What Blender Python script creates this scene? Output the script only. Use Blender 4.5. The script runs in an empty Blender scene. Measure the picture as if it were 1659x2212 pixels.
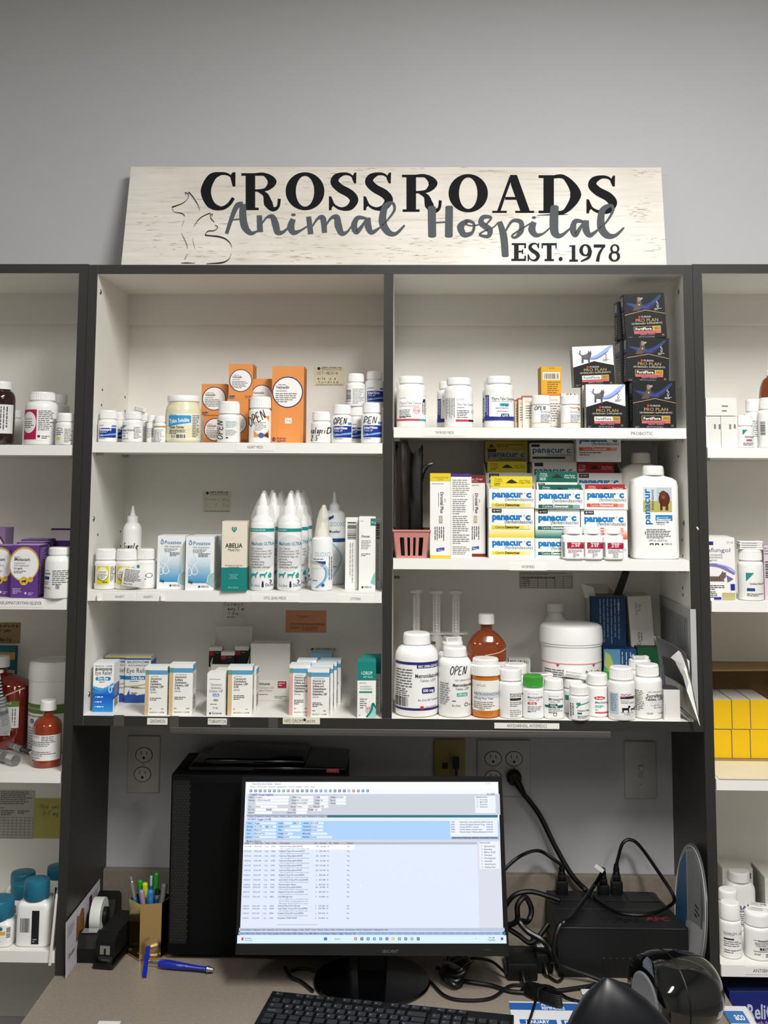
import bpy, math, random
from mathutils import Vector, Matrix
RND = random.Random(7)
SC = bpy.context.scene
COL = SC.collection
PI = math.pi
# ---------------------------------------------------------------- camera model (frame 1659 x 2212)
F, PY = 2400.0, 766.784
PITCH, YAW, ROLL = 0.10751, -0.02465, 0.00476
CAM = Vector((0.04653, -2.21163, 0.48781))
S = 0.27824          # wall plane (cabinet front is Y = 0)
HT = 0.90979         # top of the centre cabinet (its underside is Z = 0)
DZ = -0.4622         # desk surface
T = 0.01905
HW = 0.6096
def _axes():
    cp, sp = math.cos(PITCH), math.sin(PITCH); cy, sy = math.cos(YAW), math.sin(YAW)
    f = Vector((sy*cp, cy*cp, sp)); r = Vector((cy, -sy, 0)); u = r.cross(f)
    c, s = math.cos(ROLL), math.sin(ROLL)
    return c*r + s*u, -s*r + c*u, f
AR, AU, AF = _axes()
def ray(x, y): return AR*((x-829.5)/F) - AU*((y-PY)/F) + AF
def atY(x, y, Y): d = ray(x, y); return CAM + d*((Y-CAM.y)/d.y)
def atZ(x, y, Z): d = ray(x, y); return CAM + d*((Z-CAM.z)/d.z)
def atX(x, y, X): d = ray(x, y); return CAM + d*((X-CAM.x)/d.x)
def mpp(Y, x=830, y=1100):      # metres per pixel at depth Y
    p = atY(x, y, Y); q = atY(x+1, y, Y); return (q-p).length

# ---------------------------------------------------------------- materials
def lin(h):
    h = h.lstrip('#'); o = []
    if len(h) == 3: h = ''.join(q*2 for q in h)
    for i in (0, 2, 4):
        c = int(h[i:i+2], 16)/255; o.append(c/12.92 if c <= .04045 else ((c+.055)/1.055)**2.4)
    return (*o, 1)
_M = {}
def mat(hexc, rough=.5, metal=0, noise=0, scale=40, spec=.5, trans=0, emit=0, coat=0, bump=0, kind=''):
    k = (hexc, rough, metal, noise, scale, spec, trans, emit, coat, bump)
    if k in _M: return _M[k]
    m = bpy.data.materials.new('mat_' + hexc.lstrip('#') + kind); m.use_nodes = True
    nt = m.node_tree; b = nt.nodes['Principled BSDF']
    b.inputs['Base Color'].default_value = lin(hexc); b.inputs['Roughness'].default_value = rough
    b.inputs['Metallic'].default_value = metal; b.inputs['Specular IOR Level'].default_value = spec
    b.inputs['Transmission Weight'].default_value = trans
    b.inputs['Coat Weight'].default_value = coat
    if emit:
        b.inputs['Emission Color'].default_value = lin(hexc); b.inputs['Emission Strength'].default_value = emit
        b.inputs['Base Color'].default_value = (0.01, 0.01, 0.01, 1)
    if noise or bump:
        tc = nt.nodes.new('ShaderNodeTexCoord'); n = nt.nodes.new('ShaderNodeTexNoise')
        n.inputs['Scale'].default_value = scale; n.inputs['Detail'].default_value = 4
        nt.links.new(tc.outputs['Object'], n.inputs['Vector'])
        if noise:
            r = nt.nodes.new('ShaderNodeValToRGB'); c = lin(hexc)
            r.color_ramp.elements[0].position = .3; r.color_ramp.elements[1].position = .7
            r.color_ramp.elements[0].color = (*[max(0, v*(1-noise)) for v in c[:3]], 1)
            r.color_ramp.elements[1].color = (*[min(1, v*(1+noise)) for v in c[:3]], 1)
            nt.links.new(n.outputs['Fac'], r.inputs['Fac']); nt.links.new(r.outputs['Color'], b.inputs['Base Color'])
        if bump:
            bp = nt.nodes.new('ShaderNodeBump'); bp.inputs['Strength'].default_value = bump; bp.inputs['Distance'].default_value = .001
            nt.links.new(n.outputs['Fac'], bp.inputs['Height']); nt.links.new(bp.outputs['Normal'], b.inputs['Normal'])
    _M[k] = m
    return m
def ink(h): return mat(h, .45, 0, 0, 40, .3)
def paper(h): return mat(h, .55, 0, .02, 30, .3)
def plast(h): return mat(h, .32, 0, .015, 25, .45)

# ---------------------------------------------------------------- mesh builder
class MB:
    def __init__(s): s.v = []; s.f = []; s.m = []; s.ms = []; s.sm = []
    def mi(s, m):
        if m not in s.ms: s.ms.append(m)
        return s.ms.index(m)
    def add(s, vs, fs, m, smooth=False):
        o = len(s.v); s.v.extend(tuple(v) for v in vs); i = s.mi(m)
        for f in fs: s.f.append([o+k for k in f]); s.m.append(i); s.sm.append(smooth)
    def box(s, a, b, m, faces=None, bev=0):
        """faces: dict of side -> material for 'f' -Y, 'k' +Y, 'l' -X, 'r' +X, 't', 'b'"""
        x0, y0, z0 = a; x1, y1, z1 = b
        if bev:
            return s.rbox(a, b, m, bev)
        v = [(x0,y0,z0),(x1,y0,z0),(x1,y1,z0),(x0,y1,z0),(x0,y0,z1),(x1,y0,z1),(x1,y1,z1),(x0,y1,z1)]
        F_ = {'b':(3,2,1,0),'t':(4,5,6,7),'f':(0,1,5,4),'r':(1,2,6,5),'k':(2,3,7,6),'l':(3,0,4,7)}
        o = len(s.v); s.v.extend(v)
        for k, q in F_.items():
            mm = (faces or {}).get(k, m)
            s.f.append([o+i for i in q]); s.m.append(s.mi(mm)); s.sm.append(False)
    def rbox(s, a, b, m, r, n=3):
        """box with rounded vertical and horizontal edges (chamfer via inflated grid)"""
        x0, y0, z0 = a; x1, y1, z1 = b
        cx, cy, cz = (x0+x1)/2, (y0+y1)/2, (z0+z1)/2
        hx, hy, hz = (x1-x0)/2, (y1-y0)/2, (z1-z0)/2
        r = min(r, hx*.98, hy*.98, hz*.98)
        # stacked rings of a rounded rectangle
        rings = []
        for k in range(n+1):
            t = PI/2*k/n; rings.append((-hz + r - r*math.cos(t), r - r*math.sin(t)))
        rings += [(-z, i) for z, i in reversed(rings)]
        vs = []; per = 4*(n+1)
        for z, ins in rings:
            for c, (sx, sy) in enumerate(((1,1),(-1,1),(-1,-1),(1,-1))):
                for k in range(n+1):
                    t = PI/2*(c + k/n)
                    vs.append((cx+sx*(hx-r)+(r-ins)*math.cos(t), cy+sy*(hy-r)+(r-ins)*math.sin(t), cz+z))
        fs = []; R_ = len(rings)
        for i in range(R_-1):
            for j in range(per):
                k = (j+1) % per
                fs.append((i*per+j, i*per+k, (i+1)*per+k, (i+1)*per+j))
        fs.append(tuple(reversed(range(per)))); fs.append(tuple((R_-1)*per+j for j in range(per)))
        s.add(vs, fs, m, True)
    def lathe(s, prof, m, n=40, sq=2, asp=1, ribs=0, c=(0,0,0), rot=None):
        """prof [(r,z)...] bottom to top; sq superellipse exponent; ribs modulate radius"""
        vs = []; e = 2/sq
        N = n
        for p in prof:
            r, z = p[0], p[1]; rb = p[2] if len(p) > 2 else 0
            for j in range(N):
                t = 2*PI*j/N
                q = r*(1-rb if j % 2 else 1)
                cx, sx = math.cos(t), math.sin(t)
                x = q*math.copysign(abs(cx)**e, cx); y = q*asp*math.copysign(abs(sx)**e, sx)
                vs.append((x, y, z))
        if rot is not None: vs = [rot @ Vector(v) for v in vs]
        vs = [(v[0]+c[0], v[1]+c[1], v[2]+c[2]) for v in vs]
        fs = []
        for i in range(len(prof)-1):
            for j in range(N):
                k = (j+1) % N; fs.append((i*N+j, i*N+k, (i+1)*N+k, (i+1)*N+j))
        fs.append(tuple(reversed(range(N)))); fs.append(tuple((len(prof)-1)*N+j for j in range(N)))
        s.add(vs, fs, m, True)
    def tube(s, pts, r, m, n=8, smooth=6, cap=True):
        P = spline([Vector(p) for p in pts], smooth) if smooth else [Vector(p) for p in pts]
        vs = []; up = None
        for i, p in enumerate(P):
            d = (P[min(i+1, len(P)-1)] - P[max(i-1, 0)])
            d = d.normalized() if d.length > 1e-9 else Vector((0,0,1))
            if up is None: up = d.orthogonal().normalized()
            up = (up - d*up.dot(d)); up = up.normalized() if up.length > 1e-6 else d.orthogonal().normalized()
            w = d.cross(up); rr = r(i/(len(P)-1)) if callable(r) else r
            for j in range(n):
                t = 2*PI*j/n; vs.append(p + (up*math.cos(t)+w*math.sin(t))*rr)
        fs = [(i*n+j, i*n+(j+1) % n, (i+1)*n+(j+1) % n, (i+1)*n+j) for i in range(len(P)-1) for j in range(n)]
        if cap: fs += [tuple(reversed(range(n))), tuple((len(P)-1)*n+j for j in range(n))]
        s.add(vs, fs, m, True)
    def prism(s, poly, a, b, m, ax='y', mside=None):
        """poly of 2-D points extruded along an axis from a to b (ax y: (x,z); ax z: (x,y); ax x: (y,z))"""
        def P(p, t): return {'y': (p[0], t, p[1]), 'z': (p[0], p[1], t), 'x': (t, p[0], p[1])}[ax]
        n = len(poly); vs = [P(p, a) for p in poly] + [P(p, b) for p in poly]
        s.add(vs, [tuple(range(n)), tuple(reversed(range(n, 2*n)))], m)
        s.add(vs, [(i, i+n, (i+1) % n+n, (i+1) % n) for i in range(n)], mside or m)
    def sheet(s, grid, th, m, mback=None):
        """grid[i][j] of Vectors -> thin solid sheet"""
        R_, C_ = len(grid), len(grid[0]); vs = []
        nor = []
        for i in range(R_):
            for j in range(C_):
                a = Vector(grid[min(i+1,R_-1)][j]) - Vector(grid[max(i-1,0)][j]); b = Vector(grid[i][min(j+1,C_-1)]) - Vector(grid[i][max(j-1,0)])
                n = a.cross(b); nor.append(n.normalized() if n.length > 1e-12 else Vector((0,0,1)))
        vs = [Vector(grid[i][j]) for i in range(R_) for j in range(C_)]
        vb = [v - nor[i]*th for i, v in enumerate(vs)]
        fs = [(i*C_+j, i*C_+j+1, (i+1)*C_+j+1, (i+1)*C_+j) for i in range(R_-1) for j in range(C_-1)]
        N = R_*C_
        s.add(vs, fs, m, True)
        ed = [(0*C_+j, j+1) for j in range(C_-1)] + [((R_-1)*C_+j+1, (R_-1)*C_+j) for j in range(C_-1)] + [((i+1)*C_, i*C_) for i in range(R_-1)] + [(i*C_+C_-1, (i+1)*C_+C_-1) for i in range(R_-1)]
        s.add(list(vs)+list(vb), [tuple(reversed([k+N for k in f])) for f in fs] + [(a, a+N, b+N, b) for a, b in ed], mback or m)
    def build(s, name, parent=None, loc=(0,0,0), rz=0, sharp=35, **tags):
        me = bpy.data.meshes.new(name); me.from_pydata(s.v, [], s.f)
        for m in s.ms: me.materials.append(m)
        me.polygons.foreach_set('material_index', s.m); me.polygons.foreach_set('use_smooth', s.sm)
        if any(s.sm): me.set_sharp_from_angle(angle=math.radians(sharp))
        me.update()
        o = bpy.data.objects.new(name, me); COL.objects.link(o)
        o.location = loc; o.rotation_euler = (0, 0, rz)
        if parent is not None: o.parent = parent
        tag(o, **tags)
        return o
def tag(o, label=None, cat=None, group=None, kind=None):
    if label: o['label'] = label
    if cat: o['category'] = cat
    if group: o['group'] = group
    if kind: o['kind'] = kind
    return o
def thing(name, label, cat, loc=(0,0,0), rz=0, group=None):
    o = bpy.data.objects.new(name, None); COL.objects.link(o); o.empty_display_size = .02
    o.location = loc; o.rotation_euler = (0, 0, rz)
    return tag(o, label, cat, group)
def spline(P, k=6, closed=False):
    if len(P) < 3 or k < 2: return list(P)
    out = []; n = len(P)
    for i in range(n if closed else n-1):
        if closed: a, b, c, d = P[(i-1) % n], P[i], P[(i+1) % n], P[(i+2) % n]
        else: a, b, c, d = P[max(i-1, 0)], P[i], P[i+1], P[min(i+2, n-1)]
        for j in range(k):
            t = j/k
            out.append(.5*((2*b) + (c-a)*t + (2*a-5*b+4*c-d)*t*t + (3*b-a-3*c+d)*t**3))
    if not closed: out.append(P[-1])
    return out

# ---------------------------------------------------------------- flat printing (letters, rules, shapes)
_TG = {}
_tc = bpy.data.curves.new('type_source', 'FONT'); _to = bpy.data.objects.new('type_source', _tc)
def tgeo(s, b=0):
    k = (s, b)
    if k in _TG: return _TG[k]
    _tc.body = s; _tc.size = 1; _tc.resolution_u = 2; _tc.offset = .022*b
    me = bpy.data.meshes.new_from_object(_to)
    vs = [(v.co.x, v.co.y) for v in me.vertices]; fs = [tuple(p.vertices) for p in me.polygons]
    bpy.data.meshes.remove(me)
    w = max([v[0] for v in vs], default=0)
    _TG[k] = (vs, fs, w)
    return _TG[k]
def clip(poly, x0, x1):
    for sgn, lim in ((1, x0), (-1, x1)):
        out = []; n = len(poly)
        for i in range(n):
            a, b = poly[i], poly[(i+1) % n]; da, db = sgn*(a[0]-lim), sgn*(b[0]-lim)
            if da >= 0: out.append(a)
            if (da >= 0) != (db >= 0):
                t = da/(da-db); out.append((lim, a[1]+(b[1]-a[1])*t))
        poly = out
        if len(poly) < 3: return []
    return poly
class Art:
    """printing in pixel units, x right and y down, first drawn lies lowest"""
    def __init__(s, W=100, H=100, seed=1): s.W, s.H = W, H; s.L = []; s.rn = random.Random(seed)
    def R(s, x0, y0, x1, y1, c): s.L.append((c, [[(x0,y0),(x1,y0),(x1,y1),(x0,y1)]], 1)); return s
    def P(s, pts, c): s.L.append((c, [list(pts)], 1)); return s
    def C(s, cx, cy, r, c, ry=None, n=28):
        ry = ry or r; s.L.append((c, [[(cx+r*math.cos(2*PI*i/n), cy+ry*math.sin(2*PI*i/n)) for i in range(n)]], 1)); return s
    def RING(s, cx, cy, r, w, c, ry=None, n=32, a0=0, a1=360):
        ry = ry or r; k = max(0, 1-w/r); ps = []
        for i in range(n):
            a = math.radians(a0+(a1-a0)*i/n); b = math.radians(a0+(a1-a0)*(i+1)/n)
            ps.append([(cx+r*math.cos(a), cy+ry*math.sin(a)), (cx+r*math.cos(b), cy+ry*math.sin(b)), (cx+(r-w)*math.cos(b), cy+(ry-w)*math.sin(b)), (cx+(r-w)*math.cos(a), cy+(ry-w)*math.sin(a))])
        s.L.append((c, ps, 0)); return s
    def RR(s, x0, y0, x1, y1, r, c):
        pts = []
        for cx, cy, a in ((x1-r,y0+r,-90),(x1-r,y1-r,0),(x0+r,y1-r,90),(x0+r,y0+r,180)):
            for k in range(5):
                t = math.radians(a+90*k/4); pts.append((cx+r*math.cos(t), cy+r*math.sin(t)))
        return s.P(pts, c)
    def T(s, x, y, sz, t, c='#222222', al='l', w=None, rot=0, b=0):
        """y baseline, sz capital height, w fits the width"""
        vs, fs, tw = tgeo(t, b); k = sz/.69; kx = (w/tw) if (w and tw) else k*.92
        W_ = tw*kx; ox = {'l': 0, 'c': -W_/2, 'r': -W_}[al]; ca, sa = math.cos(rot), math.sin(rot)
        q = []
        for vx, vy in vs:
            a, b_ = vx*kx+ox, -vy*k
            q.append((x+a*ca-b_*sa, y+a*sa+b_*ca))
        s.L.append((c, [[q[i] for i in f] for f in fs], 0)); return s
    def ML(s, x0, y0, x1, n, lh, c='#444444', th=None, fill=.9):
        ps = []; th = th or lh*.42
        for i in range(n):
            x = x0; y = y0+i*lh; xe = x0+(x1-x0)*(s.rn.uniform(.72, 1) if i < n-1 else s.rn.uniform(.4, .8))*fill/.9
            while x < xe:
                L = min(s.rn.uniform(1.5, 5)*lh*.5, xe-x)
                ps.append([(x,y),(x+L,y),(x+L,y+th),(x,y+th)]); x += L+lh*.28
        s.L.append((c, ps, 0)); return s
    def MLV(s, x0, y0, y1, n, lw, c='#444444', th=None):
        ps = []; th = th or lw*.42
        for i in range(n):
            y = y0; x = x0+i*lw; ye = y0+(y1-y0)*s.rn.uniform(.75, 1)
            while y < ye:
                L = min(s.rn.uniform(1.5, 5)*lw*.5, ye-y)
                ps.append([(x,y),(x+th,y),(x+th,y+L),(x,y+L)]); y += L+lw*.28
        s.L.append((c, ps, 0)); return s
    def BC(s, x0, y0, x1, y1, c='#1c1c1c', hor=False, n=16):
        ps = []; W_ = (y1-y0) if hor else (x1-x0); t = 0
        while t < W_:
            a = s.rn.choice((.35, .6, 1))*W_/n; e = min(t+a, W_)
            ps.append([(x0,y0+t),(x1,y0+t),(x1,y0+e),(x0,y0+e)] if hor else [(x0+t,y0),(x0+e,y0),(x0+e,y1),(x0+t,y1)])
            t += a+s.rn.choice((.35, .6, .8))*W_/n
        s.L.append((c, ps, 0)); return s
    def S(s, pts, w, c='#161616', k=6, taper=0):
        """brush stroke through points; w number or list of widths"""
        P = spline([Vector((p[0], p[1])) for p in pts], k); n = len(P)
        ws = w if isinstance(w, (list, tuple)) else None
        L = []; R_ = []
        for i, p in enumerate(P):
            d = P[min(i+1, n-1)] - P[max(i-1, 0)]; d = d.normalized() if d.length > 1e-9 else Vector((1, 0))
            if ws:
                t = i/(n-1)*(len(ws)-1); a = min(int(t), len(ws)-2) if len(ws) > 1 else 0
                ww = ws[a]+(ws[a+1]-ws[a])*(t-a)
            else: ww = w*(1-taper*abs(2*i/(n-1)-1)**2)
            nn = Vector((-d.y, d.x))*ww/2; L.append(p+nn); R_.append(p-nn)
        ps = [[tuple(L[i]), tuple(L[i+1]), tuple(R_[i+1]), tuple(R_[i])] for i in range(n-1)]
        s.L.append((c, ps, 0)); return s
    def HW(s, x, y, h, t, c='#1a1a1a', w=None, lw=1.2, rot=0, sl=.18):
        """hand lettering with a marker"""
        G = {'O':[[(.5,1),(.1,.75),(.05,.3),(.4,0),(.85,.3),(.85,.75),(.45,1),(.3,.95)]],'P':[[(.15,0),(.2,1),(.7,.95),(.8,.7),(.2,.45)]],'E':[[(.75,1),(.15,.95),(.1,.5),(.6,.52)],[(.1,.5),(.12,.02),(.8,.05)]],'N':[[(.1,0),(.15,1),(.75,.05),(.85,1)]],
             'V':[[(.05,1),(.4,0),(.8,1)]],'T':[[(0,1),(.9,.95)],[(.45,1),(.45,0)]],'M':[[(.05,0),(.2,1),(.45,.3),(.75,1),(.9,0)]],'D':[[(.1,0),(.15,1),(.7,.8),(.8,.35),(.1,0)]],'I':[[(.3,0),(.35,1)]],'S':[[(.8,.9),(.3,1),(.2,.6),(.75,.4),(.6,0),(.05,.1)]],
             'a':[[(.7,.5),(.3,.55),(.15,.2),(.4,0),(.7,.3),(.7,.5),(.75,.05)]],'l':[[(.3,1),(.3,.05),(.45,0)]],'p':[[(.15,.5),(.2,-.4)],[(.2,.45),(.6,.55),(.7,.2),(.2,.05)]],'r':[[(.2,.5),(.2,0)],[(.2,.35),(.6,.55)]],'i':[[(.3,.5),(.3,0)],[(.32,.8),(.34,.72)]],
             'm':[[(.05,.5),(.1,0),(.25,.5),(.4,.4),(.4,0),(.55,.5),(.7,.4),(.75,0)]],'e':[[(.1,.25),(.65,.35),(.4,.55),(.15,.3),(.3,0),(.7,.1)]],'o':[[(.4,.5),(.1,.25),(.4,0),(.7,.25),(.4,.5)]],'n':[[(.1,.5),(.12,0)],[(.12,.35),(.5,.55),(.6,0)]],'d':[[(.65,.4),(.3,.5),(.15,.2),(.4,0),(.65,.2),(.7,1),(.7,0)]],
             'y':[[(.1,.5),(.35,.05)],[(.7,.5),(.3,-.4),(.1,-.35)]],'t':[[(.35,.9),(.35,.05),(.55,0)],[(.1,.55),(.65,.58)]],'u':[[(.1,.5),(.15,.05),(.5,.05),(.6,.5),(.65,0)]],'s':[[(.6,.5),(.2,.45),(.55,.2),(.1,0)]],'c':[[(.65,.45),(.2,.45),(.15,.05),(.65,.05)]],'g':[[(.6,.4),(.2,.45),(.2,.1),(.6,.15),(.6,.5),(.55,-.4),(.15,-.35)]],
             'h':[[(.15,1),(.15,0)],[(.15,.35),(.5,.5),(.6,0)]],'x':[[(.1,.5),(.7,0)],[(.65,.5),(.1,0)]],'2':[[(.1,.8),(.5,1),(.7,.7),(.1,0),(.75,.05)]],'5':[[(.7,1),(.25,.95),(.2,.55),(.7,.4),(.5,0),(.1,.1)]],'.':[[(.3,.05),(.36,0)]],'+':[[(.1,.4),(.7,.4)],[(.4,.7),(.4,.1)]],'-':[[(.1,.4),(.6,.42)]],'1':[[(.2,.8),(.4,1),(.4,0)]],'A':[[(.05,0),(.4,1),(.8,0)],[(.2,.4),(.65,.4)]],'C':[[(.8,.85),(.4,1),(.1,.5),(.4,0),(.85,.15)]],
             'H':[[(.1,1),(.1,0)],[(.75,1),(.75,0)],[(.1,.5),(.75,.5)]],'R':[[(.1,0),(.15,1),(.7,.85),(.2,.5),(.8,0)]],'L':[[(.15,1),(.1,.05),(.7,0)]],'Y':[[(.05,1),(.4,.5)],[(.8,1),(.3,0)]]}
        cw = (w/len(t)) if w else h*.75; ca, sa = math.cos(rot), math.sin(rot)
        for i, ch in enumerate(t):
            for st in G.get(ch, []):
                q = []
                for a, b in st:
                    px = (i+a*.9)*cw+b*h*sl; py = -b*h; q.append((x+px*ca-py*sa, y+px*sa+py*ca))
                s.S(q, lw, c, 4)
        return s
    def put(s, mb, fn, step=4.5e-5, base=6e-5, strip=None, matf=ink, lim=None, grid=None):
        off = base
        for c, polys, fillable in s.L:
            m = matf(c); vs = []; fs = []
            for poly in polys:
                if lim:
                    xs = [p[0] for p in poly]
                    if min(xs) < lim[0] or max(xs) > lim[1]:
                        poly = clip(poly, *lim)
                        if not poly: continue
                if grid:
                    xs = [p[0] for p in poly]; a, b = min(xs), max(xs); cuts = [a-1]+[g for g in grid if a+.01 < g < b-.01]+[b+1]
                    pieces = [poly] if len(cuts) == 2 else [clip(poly, cuts[i], cuts[i+1]) for i in range(len(cuts)-1)]
                elif strip:
                    xs = [p[0] for p in poly]; a, b = min(xs), max(xs)
                    if b-a > strip*1.2:
                        n = max(1, math.ceil((b-a)/strip)); pieces = [clip(poly, a+(b-a)*i/n, a+(b-a)*(i+1)/n) for i in range(n)]
                    else: pieces = [poly]
                else: pieces = [poly]
                for q in pieces:
                    if len(q) < 3: continue
                    o = len(vs); vs.extend(fn(x, y, off) for x, y in q); fs.append(tuple(range(o, o+len(q))))
            if vs: mb.add(vs, fs, m)
            off += step
        return mb
# ---------------------------------------------------------------- object kinds
WHITE = '#f1f1ee'
def carton(name, label, px, z=None, d=.01, depth=.05, col='#f2f1ee', art=None, right=None, left=None, top=None, side=None, topc=None,
           rz=0, group=None, cat='box', lid=True, tilt=0):
    x0, x1, yt, yb = px; cx = (x0+x1)/2; k = mpp(d, cx, (yt+yb)/2)
    if z is None: z = atY(cx, yb, d).z
    w = (x1-x0)*k; zt = atY(cx, yt, d).z; h = zt-z; X = atY(cx, (yt+yb)/2, d).x
    mb = MB(); c = paper(col); sc = paper(side or col)
    mb.box((-w/2, 0, 0), (w/2, depth, h), c, {'l': sc, 'r': sc, 't': paper(topc or side or col)})
    W, H = x1-x0, yb-yt
    if art:
        a = Art(W, H, int(x0*7+yt)); art(a, W, H)
        a.put(mb, lambda x, y, o: ((x/W-.5)*w, -o, (1-y/H)*h))
    for fn, sx in ((right, 1), (left, -1)):
        if fn:
            D = W*depth/w; a = Art(D, H, int(x1*3+yt)); fn(a, D, H)
            a.put(mb, lambda x, y, o: (sx*(w/2+o), (x/D if sx > 0 else 1-x/D)*depth, (1-y/H)*h))
    if top:
        D = W*depth/w; a = Art(W, D, 5); top(a, W, D)
        a.put(mb, lambda x, y, o: ((x/W-.5)*w, (1-y/D)*depth, h+o))
    if lid:   # tuck flap: a thin slit and a lifted lid edge
        g = mat('#6d6a66', .8)
        mb.box((-w/2+.0012, .0006, h-.00015), (w/2-.0012, .0011, h+.00012), g)
        mb.box((-w/2+.0006, .002, h), (w/2-.0006, depth-.002, h+.0005), paper(topc or side or col))
    o = mb.build(name, None, (X, d, z+.0003), rz, label=label, cat=cat, group=group)
    if tilt: o.rotation_euler = (0, tilt, rz)
    return o, zt, h, w
def vessel(name, label, cx, yb, yt, Y, parts, labels=(), z=None, group=None, cat='bottle', rz=0, xy=None):
    """parts: (part name, profile px [(half width, y)...] , material, opts); labels: (part name, art fn, part index, opts)"""
    k = mpp(Y, cx, (yt+yb)/2)
    if z is None: z = atY(cx, yb, Y).z
    zt = atY(cx, yt, Y).z; kz = (zt-z)/(yb-yt); X = atY(cx, (yt+yb)/2, Y).x
    root = thing(name, label, cat, (X, Y, z+.0003), rz, group); made = []
    for pn, prof, m, op in parts:
        mb = MB(); pr = [(p[0]*k, (yb-p[1])*kz, *(p[2:3])) for p in prof]
        mb.lathe(pr, m, op.get('n', 40), op.get('sq', 2), op.get('asp', 1))
        if 'extra' in op: op['extra'](mb, k, kz)
        made.append(mb.build(pn, root if op.get('on') is None else made[op['on']], sharp=op.get('sharp', 40)))
    for pn, art, pi, op in labels:
        prof = sorted([(p[1], p[0]) for p in parts[pi][1]]); R_ = max(p[0] for p in parts[pi][1]); o2 = parts[pi][3]
        sq = o2.get('sq', 2); asp = o2.get('asp', 1); W = 2*R_; H = yb-yt
        def rad(y, prof=prof):
            y += yt
            if y <= prof[0][0]: return prof[0][1]
            for a, b in zip(prof, prof[1:]):
                if a[0] <= y <= b[0]: return a[1] if b[0] == a[0] else a[1]+(b[1]-a[1])*(y-a[0])/(b[0]-a[0])
            return prof[-1][1]
        GR = [W/2*(1+math.copysign(abs(math.sin(t))**(2/sq), t)) for t in [math.radians(-86+172*i/34) for i in range(35)]]
        def at(x, y, o):
            r = max(rad(y), 1)*k; x_ = max(-.998*r, min(.998*r, (x-W/2)*k)); g = (1-abs(x_/r)**sq)**(1/sq); n = 1+(o+.00014)/r
            return Vector((x_*n, -asp*r*g*n, (H-y)*kz))
        def fn(x, y, o):
            for a, b in zip(GR, GR[1:]):     # stay on shared facets so that layers never cross
                if a <= x <= b: t = (x-a)/(b-a); return tuple(at(a, y, o)*(1-t)+at(b, y, o)*t)
            return tuple(at(x, y, o))
        a = Art(W, H, int(cx*5+yt)); art(a, W, H)
        mb = MB(); a.put(mb, fn, grid=GR, lim=(W*.008, W*.992))
        if mb.f: mb.build(pn, root if op.get('on') is None else made[op['on']])
    return root, zt, X
def capprof(cr, ytop, ycap, ribs=.035):
    h = ycap-ytop
    return [(cr*.9, ycap+.5), (cr, ycap), (cr, ycap-h*.1), (cr, ycap-h*.12, ribs), (cr*.985, ytop+h*.2, ribs), (cr*.975, ytop+h*.18), (cr*.95, ytop+h*.06), (cr*.88, ytop), (0.01, ytop)]
def bodyprof(r, yb, ysh, ycap, nr):
    W = 2*r; e = W*.05
    pr = [(r*.8, yb-.01), (r*.92, yb-e*.15), (r*.98, yb-e*.6), (r, yb-e*1.3)]
    for i in range(7):
        t = PI/2*i/6; pr.append((nr+(r-nr)*math.cos(t), ysh-(ysh-ycap-3)*math.sin(t)))
    pr += [(nr, ycap-4)]
    return pr
def bottle(name, label, px, Y, art=None, ycap=None, ysh=None, capw=.86, col=WHITE, capc='#f4f4f2', z=None, group=None, sq=2, asp=1, ribs=.035,
           capart=None, rz=0, bodym=None, cat='bottle', capm=None):
    x0, x1, yt, yb = px; W = x1-x0; r = W/2; H = yb-yt
    ycap = ycap or yt+H*.26; ysh = ysh or ycap+W*.2; cr = r*capw
    parts = [('body', bodyprof(r, yb, ysh, ycap, cr*.9), bodym or plast(col), dict(sq=sq, asp=asp)),
             ('cap', capprof(cr, yt, ycap, ribs), capm or plast(capc), dict(n=76 if ribs else 36, sharp=20))]
    labels = []
    if art: labels.append(('label', art, 0, {}))
    if capart: labels.append(('cap_print', capart, 1, {'on': 1}))
    return vessel(name, label, (x0+x1)/2, yb, yt, Y, parts, labels, z, group, cat, rz)
def leaflet(name, label, c, size, rz=0, group=None, tilt=0, bar=False):
    """folded paper insert lying on something: c centre of its underside"""
    w, d, h = size; mb = MB(); p = paper('#efeeea')
    n = 4
    for i in range(n):
        z0 = h*i/n; mb.rbox((-w/2+.0007*(i % 2), -d/2, z0), (w/2-.0004*(i % 3), d/2-.0006*(i % 2), z0+h/n*.93), p, h/n*.4, 2)
    a = Art(100, 60, int(w*1e5))
    a.ML(6, 8, 90, 9, 5.5, '#8a8a88')
    if bar: a.R(50, 4, 96, 40, '#f4f4f2').BC(54, 8, 92, 34)
    a.put(mb, lambda x, y, o: ((x/100-.5)*w*.92, (.5-y/60)*d*.9, h*.985+o))
    a = Art(100, 20, 3); a.ML(6, 4, 94, 3, 5, '#9a9a98'); a.put(mb, lambda x, y, o: ((x/100-.5)*w*.9, -d/2-o-.0001, h*(1-y/20)))
    o = mb.build(name, None, c, rz, label=label, cat='paper', group=group)
    o.rotation_euler = (0, tilt, rz); return o
def note(name, label, px, Y, col, art, cat='note', th=.0004, group=None, rz=0, skew=0):
    x0, x1, yt, yb = px; a_ = atY((x0+x1)/2, (yt+yb)/2, Y); k = mpp(Y, (x0+x1)/2, (yt+yb)/2); w, h = (x1-x0)*k, (yb-yt)*k
    mb = MB(); mb.box((-w/2, 0, -h/2), (w/2, th, h/2), paper(col)); W, H = x1-x0, yb-yt
    a = Art(W, H, int(x0)); art(a, W, H); a.put(mb, lambda x, y, o: ((x/W-.5)*w, -o, (.5-y/H)*h))
    o = mb.build(name, None, (a_.x, Y, a_.z), 0, label=label, cat=cat, group=group); o.rotation_euler = (0, skew, rz); return o

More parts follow.
